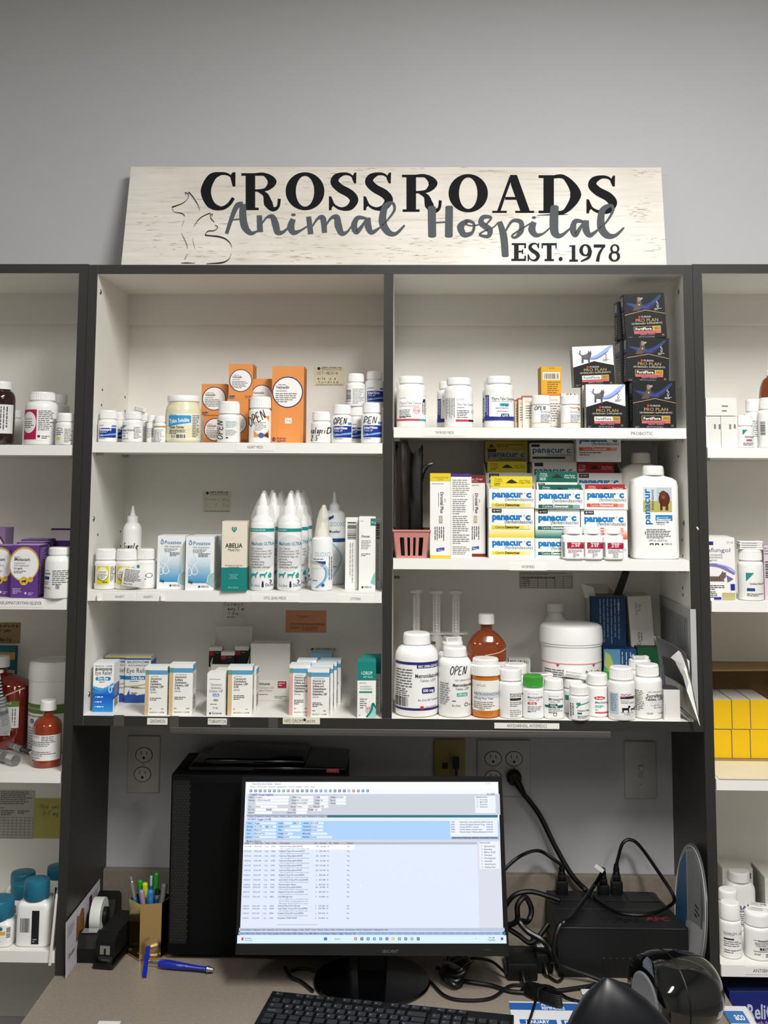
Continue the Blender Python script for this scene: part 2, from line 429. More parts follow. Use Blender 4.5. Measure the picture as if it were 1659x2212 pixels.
def cropart(fn, W0, dx):
    """art of a W0 wide face of which the first dx pixels lie out of sight"""
    def f(a, W, H):
        b = Art(W0, H, 3); fn(b, W0, H)
        for c, ps, k in b.L:
            q = [clip([(x-dx, y) for x, y in p], 0, W) for p in ps]; a.L.append((c, [p for p in q if p], k))
    return f
# ---------------------------------------------------------------- room
def struct(name, mb, **k): return mb.build(name, None, kind='structure', label=k.get('label'), cat=k.get('cat'))
WALLM = mat('#c9c9cb', .75, 0, .01, 6, .3, bump=.05)
ZC, ZF = 1.78, -1.21
m = MB(); m.box((-3, S+.0, ZF), (3, S+.1, ZC), WALLM); struct('wall_back', m)
m = MB(); m.box((-3, -4.2, ZF-.05), (3, S, ZF), mat('#7d7a74', .6, 0, .06, 3)); struct('floor', m)
m = MB(); m.box((-3, -4.2, ZC), (3, S+.1, ZC+.05), mat('#d9d8d4', .9, 0, .02, 60)); struct('ceiling', m)
WLD = mat('#a3a2a0', .8)
m = MB(); m.box((-3.1, -4.2, ZF), (-3, S+.1, ZC), WLD); struct('wall_left', m)
m = MB(); m.box((3, -4.2, ZF), (3.1, S+.1, ZC), WLD); struct('wall_right', m)
m = MB(); m.box((-3, -4.3, ZF), (3, -4.2, ZC), WLD); struct('wall_front', m)

# ---------------------------------------------------------------- cabinets
LAM = mat('#2c2a28', .45, 0, .03, 90, .4)
MEL = mat('#eceae3', .42, 0, .012, 3, .4)
EDGE = mat('#efeeea', .4, 0, .01, 8, .4)
def shelf_labels(sh, z, th, items, Yf):
    """small printed strips stuck on a shelf's front edge: (x0,x1,y0,y1,text,col,textsize)"""
    for x0, x1, y0, y1, t, c, tw in items:
        a_ = atY((x0+x1)/2, (y0+y1)/2, Yf); k = mpp(Yf, x0, y0); w, h = (x1-x0)*k, (y1-y0)*k
        mb = MB(); mb.box((-w/2, -.0006, -h/2), (w/2, -.00001, h/2), paper(c)); W, H = x1-x0, y1-y0
        a = Art(W, H); a.T(W/2, H*.5+tw[1]/2, tw[1], t, '#2a2a2a', 'c', w=tw[0]); a.put(mb, lambda x, y, o: ((x/W-.5)*w, -.0006-o, (.5-y/H)*h))
        mb.build('shelf_label', sh, (a_.x-sh.location.x, Yf-sh.location.y, a_.z-sh.location.z))
def cab_shelf(parent, x0, x1, zt, th=.0205, y0=.0015, name='shelf', labels=(), pins=True):
    m = MB(); m.box((x0, y0, zt-th), (x1, S-.008, zt), MEL, {'f': EDGE})
    o = m.build(name, parent)
    if pins:
        pm = mat('#b9b7b0', .35, .6)
        for x, sx in ((x0, 1), (x1, -1)):
            for yy in (.03, .235):
                q = MB(); q.box((x+(0 if sx > 0 else -.012), yy, zt-th-.006), (x+(.012 if sx > 0 else 0), yy+.011, zt-th), pm); q.build('shelf_pin', o)
    shelf_labels(o, zt, th, labels, y0)
    return o
def hole(parent, X, sx, Y, z, r=.0028):
    q = MB(); mm = mat('#3b3733', .7)
    q.lathe([(r, 0), (r, .0004)], mm, 14, rot=Matrix.Rotation(sx*PI/2, 3, 'Y'), c=(X, Y, z)); q.build('pin_hole', parent)
cab = thing('wall_cabinet', 'dark-framed white open wall cabinet of six compartments below the wooden sign', 'cabinet')
m = MB(); m.box((-HW, 0, 0), (-HW+T, S, HT), MEL, {'f': LAM, 'l': LAM, 'b': LAM, 't': LAM}); sl = m.build('side_panel', cab)
m = MB(); m.box((HW-T, 0, 0), (HW, S, HT), MEL, {'f': LAM, 'r': LAM, 'b': LAM, 't': LAM}); sr = m.build('side_panel', cab)
m = MB(); m.box((-HW+T, 0.0004, HT-T), (HW-T, S, HT), MEL, {'f': LAM, 't': LAM}); m.build('top_panel', cab)
m = MB(); m.box((-HW+T, 0.0004, 0), (HW-T, S, T), MEL, {'f': LAM, 'b': LAM}); bot = m.build('bottom_panel', cab)
xd = atY(838, 1000, 0).x
m = MB(); m.box((xd-T/2, .0008, T), (xd+T/2, S-.006, HT-T), MEL, {'f': LAM}); dv = m.build('divider', cab)
m = MB(); m.box((-HW+T, S-.006, T), (HW-T, S-.0005, HT-T), MEL); m.build('back_panel', cab)
for xa, xb in ((-HW+T, xd-T/2), (xd+T/2, HW-T)):
    m = MB(); m.box((xa, S-.024, HT-T-.068), (xb, S-.006, HT-T), MEL); m.build('hanging_rail', cab)
zA, zB, zD, zE = .5504, .2590, .5822, .3245
XL, XR = -HW+T+.0005, HW-T-.0005
shA = cab_shelf(cab, XL, xd-T/2-.0015, zA, labels=[(510, 592, 958, 974, 'HEART MEDS', '#f1f0ec', (34, 6))])
shB = cab_shelf(cab, XL, xd-T/2-.0015, zB, labels=[(225, 292, 1281, 1297, 'ANXIETY', '#f1f0ec', (20, 5)), (295, 345, 1281, 1298, 'ANXIETY', '#f1f0ec', (20, 5)), (542, 645, 1284, 1300, 'OTIC (EAR) MEDS', '#f1f0ec', (48, 6)), (730, 806, 1285, 1302, 'OTOMAX', '#f1f0ec', (23, 6))])
for px in (215, 352):
    q = MB(); c = atY(px, 1290, .001); q.rbox((-.004, -.006, -.007), (-.001, 0, .006), EDGE, .001); q.rbox((-.004, -.006, -.007), (.003, 0, -.005), EDGE, .001); q.build('label_clip', shB, (c.x, c.y, c.z))
shD = cab_shelf(cab, xd+T/2+.0015, XR, zD, labels=[(915, 1005, 927, 942, 'THYROID MEDS', '#ecebe7', (40, 6)), (1352, 1421, 928, 945, 'PROBIOTIC', '#f1f0ec', (48, 7))])
shE = cab_shelf(cab, xd+T/2+.0015, XR, zE, labels=[(1100, 1181, 1217, 1232, 'WORMERS', '#f1f0ec', (28, 6))])
def holes(side, X, sx, lst):
    for px, py in lst:
        p = atX(px, py, X); hole(side, X+(.0003 if sx > 0 else -.0003), sx, p.y, p.z)
holes(sl, -HW+T, 1, [(221, 842), (219, 875), (270, 858), (270, 888), (211, 1155), (260, 1148), (260, 1180)])
holes(sr, HW-T, -1, [(1466, 986), (1424, 990), (1474, 1166), (1475, 1201), (1475, 1270), (1476, 1285)])
for side, X, sx, px, py in ((sl, -HW+T, 1, 217, 631), (sl, -HW+T, 1, 202, 1121), (sl, -HW+T, 1, 192, 1500), (sr, HW-T, -1, 1467, 629), (sr, HW-T, -1, 1478, 1130)):
    p = atX(px, py, X); q = MB(); q.lathe([(.0055, 0), (.005, .0012), (.002, .0016)], mat('#8d8a84', .3, .9), 16, rot=Matrix.Rotation(sx*PI/2, 3, 'Y'), c=(X, p.y, p.z))
    q.box((X+(.0016 if sx > 0 else -.002), p.y-.004, p.z-.0007), (X+(.002 if sx > 0 else -.0016), p.y+.004, p.z+.0007), mat('#33302c', .6)); q.build('screw', side)
# strips under and tapes on the bottom rail
def raillabel(x0, x1, y0, y1, t, tw, col='#e9e8e3', art=None, name='shelf_label'):
    a_ = atY((x0+x1)/2, (y0+y1)/2, 0); k = mpp(0, x0, y0); w, h = (x1-x0)*k, (y1-y0)*k; mb = MB(); mb.box((-w/2, -.0007, -h/2), (w/2, -.0002, h/2), paper(col))
    W, H = x1-x0, y1-y0; a = Art(W, H)
    if t: a.T(W/2, H/2+tw[1]/2, tw[1], t, '#262626', 'c', w=tw[0])
    if art: art(a, W, H)
    a.put(mb, lambda x, y, o: ((x/W-.5)*w, -.0007-o, (.5-y/H)*h)); mb.build(name, bot, (a_.x, 0.0002, a_.z))
raillabel(318, 362, 1551, 1565, 'GENTAMICIN', (33, 7)); raillabel(449, 490, 1552, 1565, 'TOBRAMYCIN', (37, 7))
raillabel(611, 691, 1551, 1564, 'NPD DROPS', (42, 7), '#e6e1cf', lambda a, W, H: a.L.clear() or a.T(3, 10, 7, 'NPD DROPS', '#262626', w=41).C(47, 4, 3, '#2b2b2b').T(48, 10, 6, 'DROPS', '#4a4a44', w=22))
raillabel(1068, 1208, 1562, 1574, 'ANTIDIARRHEAL, ANTIEMEDICS', (86, 7))
def tape(x0, x1, y0, y1, c='#4c4946'):
    a_ = atY((x0+x1)/2, (y0+y1)/2, 0); k = mpp(0, x0, y0); w, h = (x1-x0)*k, (y1-y0)*k; mb = MB(); mb.box((-w/2, -.0002, -h/2), (w/2, -.00005, h/2), mat(c, .25)); mb.build('clear_tape', bot, (a_.x, .0003, a_.z))
tape(245, 268, 1545, 1568); tape(366, 386, 1547, 1570); tape(580, 600, 1551, 1572); tape(478, 497, 1552, 1570)
p0 = atY(366, 1570, 0); p1 = atY(1320, 1584, 0)
m = MB(); gm = mat('#4b4947', .35); m.rbox((p0.x, -.001, -.0145), (p1.x, .012, -.0005), gm, .002); m.box((p0.x+.004, -.0013, -.0075), (p1.x-.004, -.0009, -.0068), mat('#65635f', .3)); m.build('wire_channel', cab)

def side_cab(name, label, sgn, zs, lab=()):
    c = thing(name, label, 'cabinet'); xi = sgn*HW; xo = sgn*(HW+T); xe = sgn*1.22
    def bx(n, a, b, m, f=None):
        q = MB(); lo = tuple(min(a[i], b[i]) for i in range(3)); hi = tuple(max(a[i], b[i]) for i in range(3)); q.box(lo, hi, m, f); return q.build(n, c)
    zt = HT+.0015
    bx('side_panel', (xi+sgn*.0006, 0, DZ), (xo, S, zt), MEL, {'f': LAM, ('r' if sgn < 0 else 'l'): LAM, 't': LAM, 'b': LAM})
    bx('side_panel', (xe, 0, ZF+.1), (xe-sgn*T, S, zt), MEL, {'f': LAM, ('l' if sgn < 0 else 'r'): LAM, 't': LAM})
    bx('top_panel', (xo, .0004, zt-T), (xe-sgn*T, S, zt), MEL, {'f': LAM, 't': LAM})
    bx('back_panel', (xo, S-.006, DZ-.2), (xe-sgn*T, S-.0005, zt-T), MEL)
    bx('hanging_rail', (xo, S-.024, zt-T-.068), (xe-sgn*T, S-.006, zt-T), MEL)
    out = []
    for i, z in enumerate(zs):
        xa, xb = xo+sgn*.0025, xe-sgn*(T+.001); out.append(cab_shelf(c, min(xa, xb), max(xa, xb), z, labels=lab[i] if i < len(lab) else ()))
    return c, out
L1, L2, L3, L4 = .5442, .2413, -.0884, -.4193
R1, R2, R3, R4 = .5449, .2470, -.0873, -.4248
side_cab('wall_cabinet', 'tall dark-edged shelf unit holding the purple cartons and amber bottles', -1, (L1, L2, L3, L4), [(), [(-20, 92, 1294, 1311, 'ANTI-INFLAMMATORY/PAIN RELIEVER', '#f1f0ec', (108, 7))]])
side_cab('wall_cabinet', 'tall dark-edged shelf unit holding the yellow cartons in a cardboard tray', 1, (R1, R2, R3, R4), [(), (), (), [(1610, 1700, 2089, 2105, 'ANTIBIOTICS', '#efeeea', (58, 7))]])
# paint nick on the panel beside the wormers
p = atY(1506, 1142, -.0002); q = MB(); q.prism([(p.x-.002, p.z+.003), (p.x+.001, p.z+.004), (p.x+.0035, p.z-.001), (p.x+.002, p.z-.003), (p.x, p.z-.0005)], -.0003, -.0001, paper('#d9d6cf')); q.build('paint_chip', sr)
# ================================================================ heart meds shelf
OR = '#e2934f'; NAVY = '#2b2c66'; BLU = '#1f3a93'
def k_(t): return t
def bluelab(txt='Enalapril Maleate', open_=None, x0f=.28, sub='Tablets, USP', stripe='#7fb7d8'):
    def f(a, W, H):
        y0, y1 = H*.42, H*.93
        a.R(0, y0, W, H*.9, '#f4f4f3')
        a.R(W*.12, H*.56, W*.97, H*.86, '#20358f')
        a.P([(W*.12, H*.80), (W*.97, H*.72), (W*.97, H*.77), (W*.12, H*.83)], stripe)
        a.T(W*.16, H*.645, 5.2, txt, '#ffffff', w=W*.62, b=1).T(W*.16, H*.71, 4, sub, '#e8ecf6', w=W*.4)
        a.T(W*.16, H*.79, 3.4, '5 mg', '#ffffff').R(W*.8, H*.47, W*.97, H*.53, '#5d8dc4').ML(W*.14, H*.47, W*.7, 1, 3, '#555')
        a.ML(W*.14, H*.88, W*.9, 1, 3, '#777')
        if open_: a.HW(W*.12, H*.52, H*.17, open_, '#141414', W*.62, 1.5)
    return f
def textlab(lines=(), micro=None, bg='#f6f6f4', y0=.42, y1=.92, extra=None):
    def f(a, W, H):
        a.R(0, H*y0, W, H*y1, bg)
        for x, y, sz, t, c, wd, b in lines: a.T(W*x, H*y, sz, t, c, w=W*wd if wd else None, b=b)
        for q in (micro or ()): a.ML(W*q[0], H*q[1], W*q[2], q[3], q[4], q[5] if len(q) > 5 else '#555')
        if extra: extra(a, W, H)
    return f
G_A = 'white pill bottles on the heart meds shelf'
bottle('pill_bottle', 'white bottle with dark blue label at the shelf end, beside the pin holes', (213, 254, 887, 956), .035, bluelab('Benazepril', sub='Hydrochloride'), ycap=905, z=zA, group=G_A)
bottle('pill_bottle', 'white capped bottle tucked behind the first blue-label bottle of heart meds', (245, 268, 891, 956), .085, bluelab('Benazepril'), ycap=907, z=zA, group=G_A)
bottle('pill_bottle', 'white bottle with green-cornered label and black print among small heart bottles', (265, 308, 891, 957), .03, textlab([(.1, .64, 5, 'Benazepril Hydrochloride', '#222', .6, 1), (.1, .73, 3.6, 'Tablets, USP', '#333', .3, 0), (.1, .82, 4, '5 mg', '#22558a', .16, 1)], [(.68, .5, .98, 10, 2.7), (.12, .88, .5, 1, 3)], extra=lambda a, W, H: a.P([(W*.06, H*.44), (W*.34, H*.44), (W*.06, H*.56)], '#2e8f7d')), ycap=906, z=zA, group=G_A)
bottle('pill_bottle', 'slim white bottle of dense fine print next to the green-cornered one', (300, 323, 893, 956), .075, textlab((), [(.1, .45, .95, 13, 2.6)]), ycap=908, z=zA, group=G_A)
bottle('pill_bottle', 'white bottle with a rotated barcode between fine-print bottles', (317, 337, 898, 956), .05, textlab((), [(.1, .47, .6, 8, 2.8)], extra=lambda a, W, H: a.BC(W*.62, H*.48, W*.95, H*.8, hor=True)), ycap=911, z=zA, group=G_A)
bottle('pill_bottle', 'white bottle with tan band and black print before the yellowish tub', (332, 358, 899, 956), .035, textlab((), [(.1, .53, .95, 10, 2.7)], extra=lambda a, W, H: a.R(0, H*.38, W, H*.44, '#b59a5e')), ycap=912, z=zA, group=G_A)
p = atY(300, 889, .06); leaflet('folded_leaflet', 'crumpled white leaflet lying across small heart bottle caps', (p.x, .066, p.z+.001), (.022, .02, .008), .4, tilt=.25)
# powder tub
def tylan(a, W, H):
    a.R(0, H*.38, W, H*.94, '#efece0')
    a.P([(W*.17, H*.42), (W*.8, H*.42), (W*.8, H*.58), (W*.17, H*.66)], '#3a9bd4')
    a.R(W*.2, H*.39, W*.8, H*.43, '#f3f1ea').T(W*.22, H*.43, 4, 'Elanco', '#333')
    a.T(W*.2, H*.59, 8, 'Tylan Soluble', '#ffffff', w=W*.56, b=1, rot=-.07)
    a.T(W*.2, H*.70, 5, 'Tylosin Tartrate', '#222', w=W*.42, b=1).ML(W*.2, H*.735, W*.72, 3, 3.4)
    a.R(W*.24, H*.82, W*.7, H*.93, '#f3f1ea').BC(W*.27, H*.83, W*.68, H*.91).ML(W*.83, H*.42, W*.98, 14, 3.4, '#777')
    a.R(W*.02, H*.4, W*.1, H*.8, '#e3e0d2').BC(W*.03, H*.55, W*.09, H*.8, '#8a8a80', hor=True)
tubm = mat('#e6e0bb', .25, 0, .01, 20, .5)
vessel('powder_tub', 'squat pale yellow plastic tub with white lid and blue banner label', 396, 956, 856, .055,
    [('body', [(33, 955.9), (36, 954), (37.5, 950), (38, 945), (38, 888), (36, 880), (33, 875), (32.5, 868)], tubm, {}),
     ('lid', [(33, 869), (34.5, 868.5), (34.8, 858), (33.5, 856), (.01, 856)], plast('#f2f2f0'), {})], [('label', tylan, 0, {})], zA, cat='tub')
# orange cartons
def vet(kind, big=False, low=False):
    def f(a, W, H):
        cx, cy, r = {'a': (W*.5, H*.47, W*.47), 'b': (W*.48, H*.5, W*.46)}[kind]
        if low: cy = H*.55
        if big: cx, cy, r = W*.49, H*.335, W*.485
        a.C(cx, cy, r, NAVY, n=48).C(cx, cy, r*.93, '#f3f1ee', n=48)
        u = W/50
        a.ML(cx-r*.62, cy-r*.5, cx+r*.2, 1, 3*u, '#777')
        a.T(cx-r*.75, cy-r*.22, 4.8*u, 'Vetmedin', '#2d2d33', w=r*.85, b=1).T(cx-r*.75, cy-r*.03, 3.3*u, '(pimobendan)', '#333', w=r*.7)
        a.ML(cx-r*.78, cy+r*.07, cx+r*.75, 5, 3.1*u, '#666')
        if big:
            a.RR(W*.42, H*.67, W*.63, H*.74, 1, '#f2eee8').T(W*.525, H*.717, 5, '10 mg', '#222', 'c', w=W*.16)
            a.RING(W*.08, H*.945, W*.06, 1.3, '#4a3a66').R(W*.06, H*.92, W*.1, H*.96, '#4a3a66').T(W*.17, H*.945, 5, 'Boehringer', '#4a3a66', w=W*.3).T(W*.17, H*.977, 5, 'Ingelheim', '#4a3a66', w=W*.28)
        elif H > 60:
            a.R(W*.05, H*.9, W*.26, H*.98, NAVY).T(W*.155, H*.965, 3, '1.25 mg', '#fff', 'c', w=W*.18).RING(W*.75, H*.93, W*.05, .8, '#4a3a66').ML(W*.83, H*.91, W*.98, 2, 3, '#4a3a66')
    return f
def sidelines(c='#a8652c', n=10):
    return lambda a, W, H: a.ML(W*.1, H*.08, W*.85, int(H*.75/3.6), 3.6, c)
G_V = 'orange cartons on the heart meds shelf'
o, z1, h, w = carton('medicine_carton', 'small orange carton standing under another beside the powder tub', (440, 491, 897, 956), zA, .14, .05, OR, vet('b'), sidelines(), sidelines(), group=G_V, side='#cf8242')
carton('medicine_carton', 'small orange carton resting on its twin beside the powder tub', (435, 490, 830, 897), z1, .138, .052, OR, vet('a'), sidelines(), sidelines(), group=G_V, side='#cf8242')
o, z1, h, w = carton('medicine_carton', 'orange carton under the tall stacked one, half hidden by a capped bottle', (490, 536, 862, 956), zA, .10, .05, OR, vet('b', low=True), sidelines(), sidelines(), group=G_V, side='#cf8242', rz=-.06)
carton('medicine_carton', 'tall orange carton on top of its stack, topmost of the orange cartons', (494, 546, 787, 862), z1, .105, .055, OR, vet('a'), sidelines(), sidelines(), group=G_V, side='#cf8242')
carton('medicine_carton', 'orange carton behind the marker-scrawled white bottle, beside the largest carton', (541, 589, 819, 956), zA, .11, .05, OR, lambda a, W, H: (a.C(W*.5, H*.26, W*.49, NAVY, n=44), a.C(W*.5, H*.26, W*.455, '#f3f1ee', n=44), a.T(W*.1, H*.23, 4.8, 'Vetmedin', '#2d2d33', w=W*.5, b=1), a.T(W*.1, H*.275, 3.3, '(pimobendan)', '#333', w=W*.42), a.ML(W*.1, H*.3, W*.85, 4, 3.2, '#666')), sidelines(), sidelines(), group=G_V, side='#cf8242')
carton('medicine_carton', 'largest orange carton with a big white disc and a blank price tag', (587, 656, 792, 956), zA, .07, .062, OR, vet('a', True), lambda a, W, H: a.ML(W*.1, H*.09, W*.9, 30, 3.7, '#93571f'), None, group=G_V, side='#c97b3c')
# marker-written bottles
bottle('pill_bottle', 'plain white bottle with upright black marker writing before orange cartons', (470, 519, 868, 956), .03, lambda a, W, H: (a.ML(W*.45, H*.49, W*.95, 5, 3, '#7fa9a0'), a.ML(W*.45, H*.7, W*.92, 4, 3.2, '#888'), a.HW(W*.32, H*.93, H*.17, 'OPEN', '#151515', W*.82, 1.5, rot=-PI/2), a.R(W*.46, H*.87, W*.56, H*.9, '#333')), ycap=894, z=zA, group=G_A, capw=.93)
bottle('pill_bottle', 'white bottle with orange label square and diagonal marker writing', (538, 586, 858, 956), .045, lambda a, W, H: (a.R(W*.28, H*.42, W*.93, H*.88, '#e8944e'), a.C(W*.6, H*.62, W*.36, '#f2efe9', ry=H*.2), a.ML(W*.33, H*.56, W*.85, 6, 3.2, '#777'), a.C(W*.62, H*.84, W*.12, '#3f5fae'), a.P([(W*.72, H*.84), (W*.9, H*.77), (W*.92, H*.9)], '#54342e'), a.HW(W*.1, H*.66, H*.2, 'OPEN', '#151515', W*.85, 1.7, rot=-.5)), ycap=882, z=zA, group=G_A, capw=.96)
bottle('pill_bottle', 'short white bottle with black handwriting next to the largest orange carton', (672, 715, 890, 957), .03, lambda a, W, H: (a.HW(-W*.02, H*.7, H*.2, 'nalapril', '#151515', W*.92, 1.5), a.HW(W*.02, H*.92, H*.16, '2.5', '#151515', W*.36, 1.4), a.HW(W*.8, H*.7, H*.2, 'O', '#151515', W*.2, 1.5)), ycap=909, z=zA, group=G_A, capw=.9)
bottle('pill_bottle', 'blue-label bottle with marker writing, standing by the short handwritten one', (716, 761, 875, 957), .03, bluelab(open_='OPEN'), ycap=895, z=zA, group=G_A)
bottle('pill_bottle', 'blue-label bottle with marker writing, standing against the divider', (780, 826, 871, 957), .032, bluelab(open_='PEN'), ycap=892, z=zA, group=G_A)
_, zt1, _ = bottle('pill_bottle', 'blue-label bottle half hidden between the two marker-written blue ones', (748, 792, 880, 957), .095, bluelab(), ycap=898, z=zA, group=G_A)
bottle('pill_bottle', 'upper white bottle showing a barcode, stacked behind marker-written bottles', (747, 789, 808, 881), .095, lambda a, W, H: (a.R(0, H*.42, W, H*.9, '#f4f4f2'), a.BC(W*.05, H*.5, W*.3, H*.85, hor=True), a.ML(W*.38, H*.47, W*.95, 11, 3, '#666')), ycap=826, z=zt1, group=G_A)
_, zt1, _ = bottle('pill_bottle', 'blue-label bottle hidden low behind the bottle by the divider', (792, 826, 880, 957), .10, bluelab(), ycap=898, z=zA, group=G_A)
bottle('pill_bottle', 'upper blue-label bottle stacked in the corner by the divider', (789, 829, 803, 881), .10, bluelab('Enalapril Maleate'), ycap=820, z=zt1, group=G_A)
def card(lines):
    def f(a, W, H):
        a.C(W*.16, H*.1, W*.05, '#2a2a26').T(W*.25, H*.1, 3.6, 'JOSEPH N. HOWARD, D.V.M.', '#2f2d28', w=W*.65, b=1).T(W*.25, H*.19, 2.6, '700 Richfield Rd., Liberty, MO 64068', '#4c4942', w=W*.66)
        for q in lines: a.HW(*q)
        a.T(W*.06, H*.98, 2.8, 'CAUTION: FOR ANIMAL USE ONLY. KEEP OUT OF REACH OF CHILDREN', '#4a4741', w=W*.9)
    return f
note('prescription_card', 'small cream prescription card taped above the stacked heart bottles', (678, 744, 792, 833), S-.0066, '#ece4c4', card([(6, 17, 6, 'VET-MEDIN', '#6b665a', 46, .7), (8, 28, 6, 'mite in a', '#6b665a', 40, .7), (10, 35, 5, 'hundred', '#6b665a', 44, .6)]))
# ================================================================ ear meds shelf
TEAL = '#1d8f8a'
G_B = 'small bottles at the anxiety label'
def yel(a, W, H):
    a.R(0, H*.42, W, H*.88, '#f3f3ef').R(0, H*.42, W*.12, H*.85, '#2b2b2b').R(W*.2, H*.42, W*.78, H*.87, '#e3d42c').C(W*.49, H*.62, W*.27, '#2b2b26', ry=H*.17).C(W*.49, H*.61, W*.26, '#f3f1dd', ry=H*.165)
    a.T(W*.3, H*.58, 3, 'Clomicalm', '#222', w=W*.36, b=1).ML(W*.28, H*.61, W*.7, 5, 3, '#555').ML(W*.82, H*.44, W*.97, 11, 3, '#555').R(W*.5, H*.8, W*.72, H*.83, '#5c7f1e')
bottle('pill_bottle', 'white bottle with yellow label panel at the ear meds shelf end', (205, 251, 1185, 1275), .03, yel, ycap=1209, z=zB, group=G_B, capw=.92)
bottle('pill_bottle', 'yellow-label bottle half covered by a taped paper insert', (249, 296, 1186, 1276), .035, yel, ycap=1210, z=zB, group=G_B, capw=.92)
bottle('pill_bottle', 'white bottle with green corner label and animal outlines beside blue cartons', (293, 338, 1185, 1274), .05, textlab([(.1, .56, 2.6, 'NDC 65162-758-10', '#444', .5, 0)], [(.12, .8, .5, 3, 3)], y0=.4, y1=.9, extra=lambda a, W, H: (a.R(W*.04, H*.4, W*.3, H*.48, '#2e8f7d'), a.RING(W*.5, H*.66, W*.12, 1, '#2b2b2b'), a.RING(W*.75, H*.66, W*.14, 1, '#2b2b2b', ry=H*.06), a.R(W*.3, H*.73, W*.62, H*.77, '#7d7f3a'), a.BC(W*.1, H*.6, W*.3, H*.76))), ycap=1208, z=zB, group=G_B, capw=.92)
p = atY(290, 1247, .008); mb = MB(); k = mpp(.008, 290, 1247)
q = []
for i in range(7):
    q.append([Vector(((j/6-.5)*48*k, -.002*math.sin(i/6*PI)-.0015*math.sin(j/6*PI*1.5), (.5-i/6)*38*k)) for j in range(7)])
mb.sheet(q, .0006, paper('#efefec')); a = Art(48, 38, 8); a.ML(4, 3, 44, 9, 3, '#555').T(4, 35, 3, 'MERIAL LIMITED', '#444', w=20)
a.put(mb, lambda x, y, o: ((x/48-.5)*48*k, -.0021*math.sin(y/38*PI)-.0016*math.sin(x/48*PI*1.5)-o-.0003, (.5-y/38)*38*k)); o = mb.build('paper_insert', None, (p.x, .004, p.z), label='white printed paper insert taped across two anxiety bottles', cat='paper'); o.rotation_euler = (0, .12, 0)
# nozzle spray bottle
def mic(a, W, H):
    a.R(0, H*.46, W, H*.98, '#f2f2f0').R(W*.02, H*.555, W*.98, H*.585, '#232a4d').T(W*.12, H*.66, 6.5, 'Microcyn', '#23284a', w=W*.78, b=1).T(W*.2, H*.705, 2.6, 'ANIMAL HEALTH', '#333', w=W*.5).HW(W*.12, H*.55, H*.07, 'Ssmple', '#161616', W*.8, 1.4)
vessel('nozzle_bottle', 'white pointed nozzle bottle with navy band behind the anxiety bottles', 285, 1271, 1092, .15,
    [('body', [(17, 1270.9), (19, 1269), (20, 1265), (20, 1150), (19, 1142), (15, 1134), (11, 1131), (10.5, 1128)], plast('#f0f0ee'), {}),
     ('cap', [(10.5, 1132), (11.5, 1131), (11.5, 1118, .04), (11, 1117), (6, 1115), (5, 1112), (2.4, 1096), (2.2, 1093), (.01, 1092)], plast('#f2f2f0'), dict(n=56))], [('label', mic, 0, {})], zB)
# blue drop cartons
def pos(a, W, H):
    n = 14
    for i in range(n):
        t = i/(n-1); c0, c1 = (238, 242, 244), (74, 150, 196)
        c = '#%02x%02x%02x' % tuple(int(c0[j]+(c1[j]-c0[j])*t**1.5) for j in range(3))
        a.R(W*.1, H*(.3+.04*i), W*.88, H*(.3+.04*(i+1))+.3, c)
    def drop(cx, cy, r):
        a.S([(cx, cy-r*2), (cx-r*.8, cy-r*.4), (cx-r*.85, cy+r*.4), (cx, cy+r), (cx+r*.85, cy+r*.4), (cx+r*.8, cy-r*.4), (cx, cy-r*2)], 1.5, '#f4f8fa')
    drop(W*.26, H*.45, W*.16); drop(W*.14, H*.67, W*.11); drop(W*.32, H*.65, W*.12)
    a.S([(W*.16, H*.06), (W*.12, H*.12), (W*.16, H*.15), (W*.21, H*.12), (W*.16, H*.06)], 1.3, '#2d7fb2')
    a.T(W*.25, H*.15, 7.5, 'Posatex', '#3a8fc0', w=W*.62).T(W*.25, H*.21, 4.2, 'Otic Suspension', '#8a9aa2', w=W*.58).ML(W*.25, H*.235, W*.8, 3, 3, '#9aa5aa')
    a.ML(W*.45, H*.31, W*.88, 3, 3, '#55707c').ML(W*.45, H*.55, W*.85, 3, 3, '#dceaf0')
    a.P([(W*.75, H*.86), (W*.8, H*.72), (W, H*.66), (W, H*.94)], '#9fc4c4').S([(W*.76, H*.86), (W*.82, H*.72), (W, H*.66)], 1, '#f0f6f6')
    a.T(W*.1, H*.865, 5, '15g', '#222', b=1).C(W*.5, H*.93, 2.2, '#3c3c3c').T(W*.56, H*.945, 4, 'MERCK', '#333', w=W*.28)
G_P = 'blue drop-pattern cartons on the ear meds shelf'
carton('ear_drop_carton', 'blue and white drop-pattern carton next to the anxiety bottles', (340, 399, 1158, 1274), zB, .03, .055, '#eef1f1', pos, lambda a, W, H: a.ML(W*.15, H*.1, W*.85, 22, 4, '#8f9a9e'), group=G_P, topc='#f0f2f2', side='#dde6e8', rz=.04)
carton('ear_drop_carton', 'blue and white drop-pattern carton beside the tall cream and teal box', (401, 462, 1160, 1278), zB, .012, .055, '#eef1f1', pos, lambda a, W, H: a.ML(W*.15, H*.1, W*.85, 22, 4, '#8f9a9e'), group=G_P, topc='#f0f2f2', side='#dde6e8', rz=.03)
carton('ear_drop_carton', 'drop-pattern carton hidden behind the one beside the cream box', (411, 471, 1158, 1276), zB, .075, .055, '#eef1f1', pos, lambda a, W, H: a.ML(W*.15, H*.1, W*.85, 22, 4, '#8f9a9e'), group=G_P, topc='#f0f2f2', side='#cfdcdf')
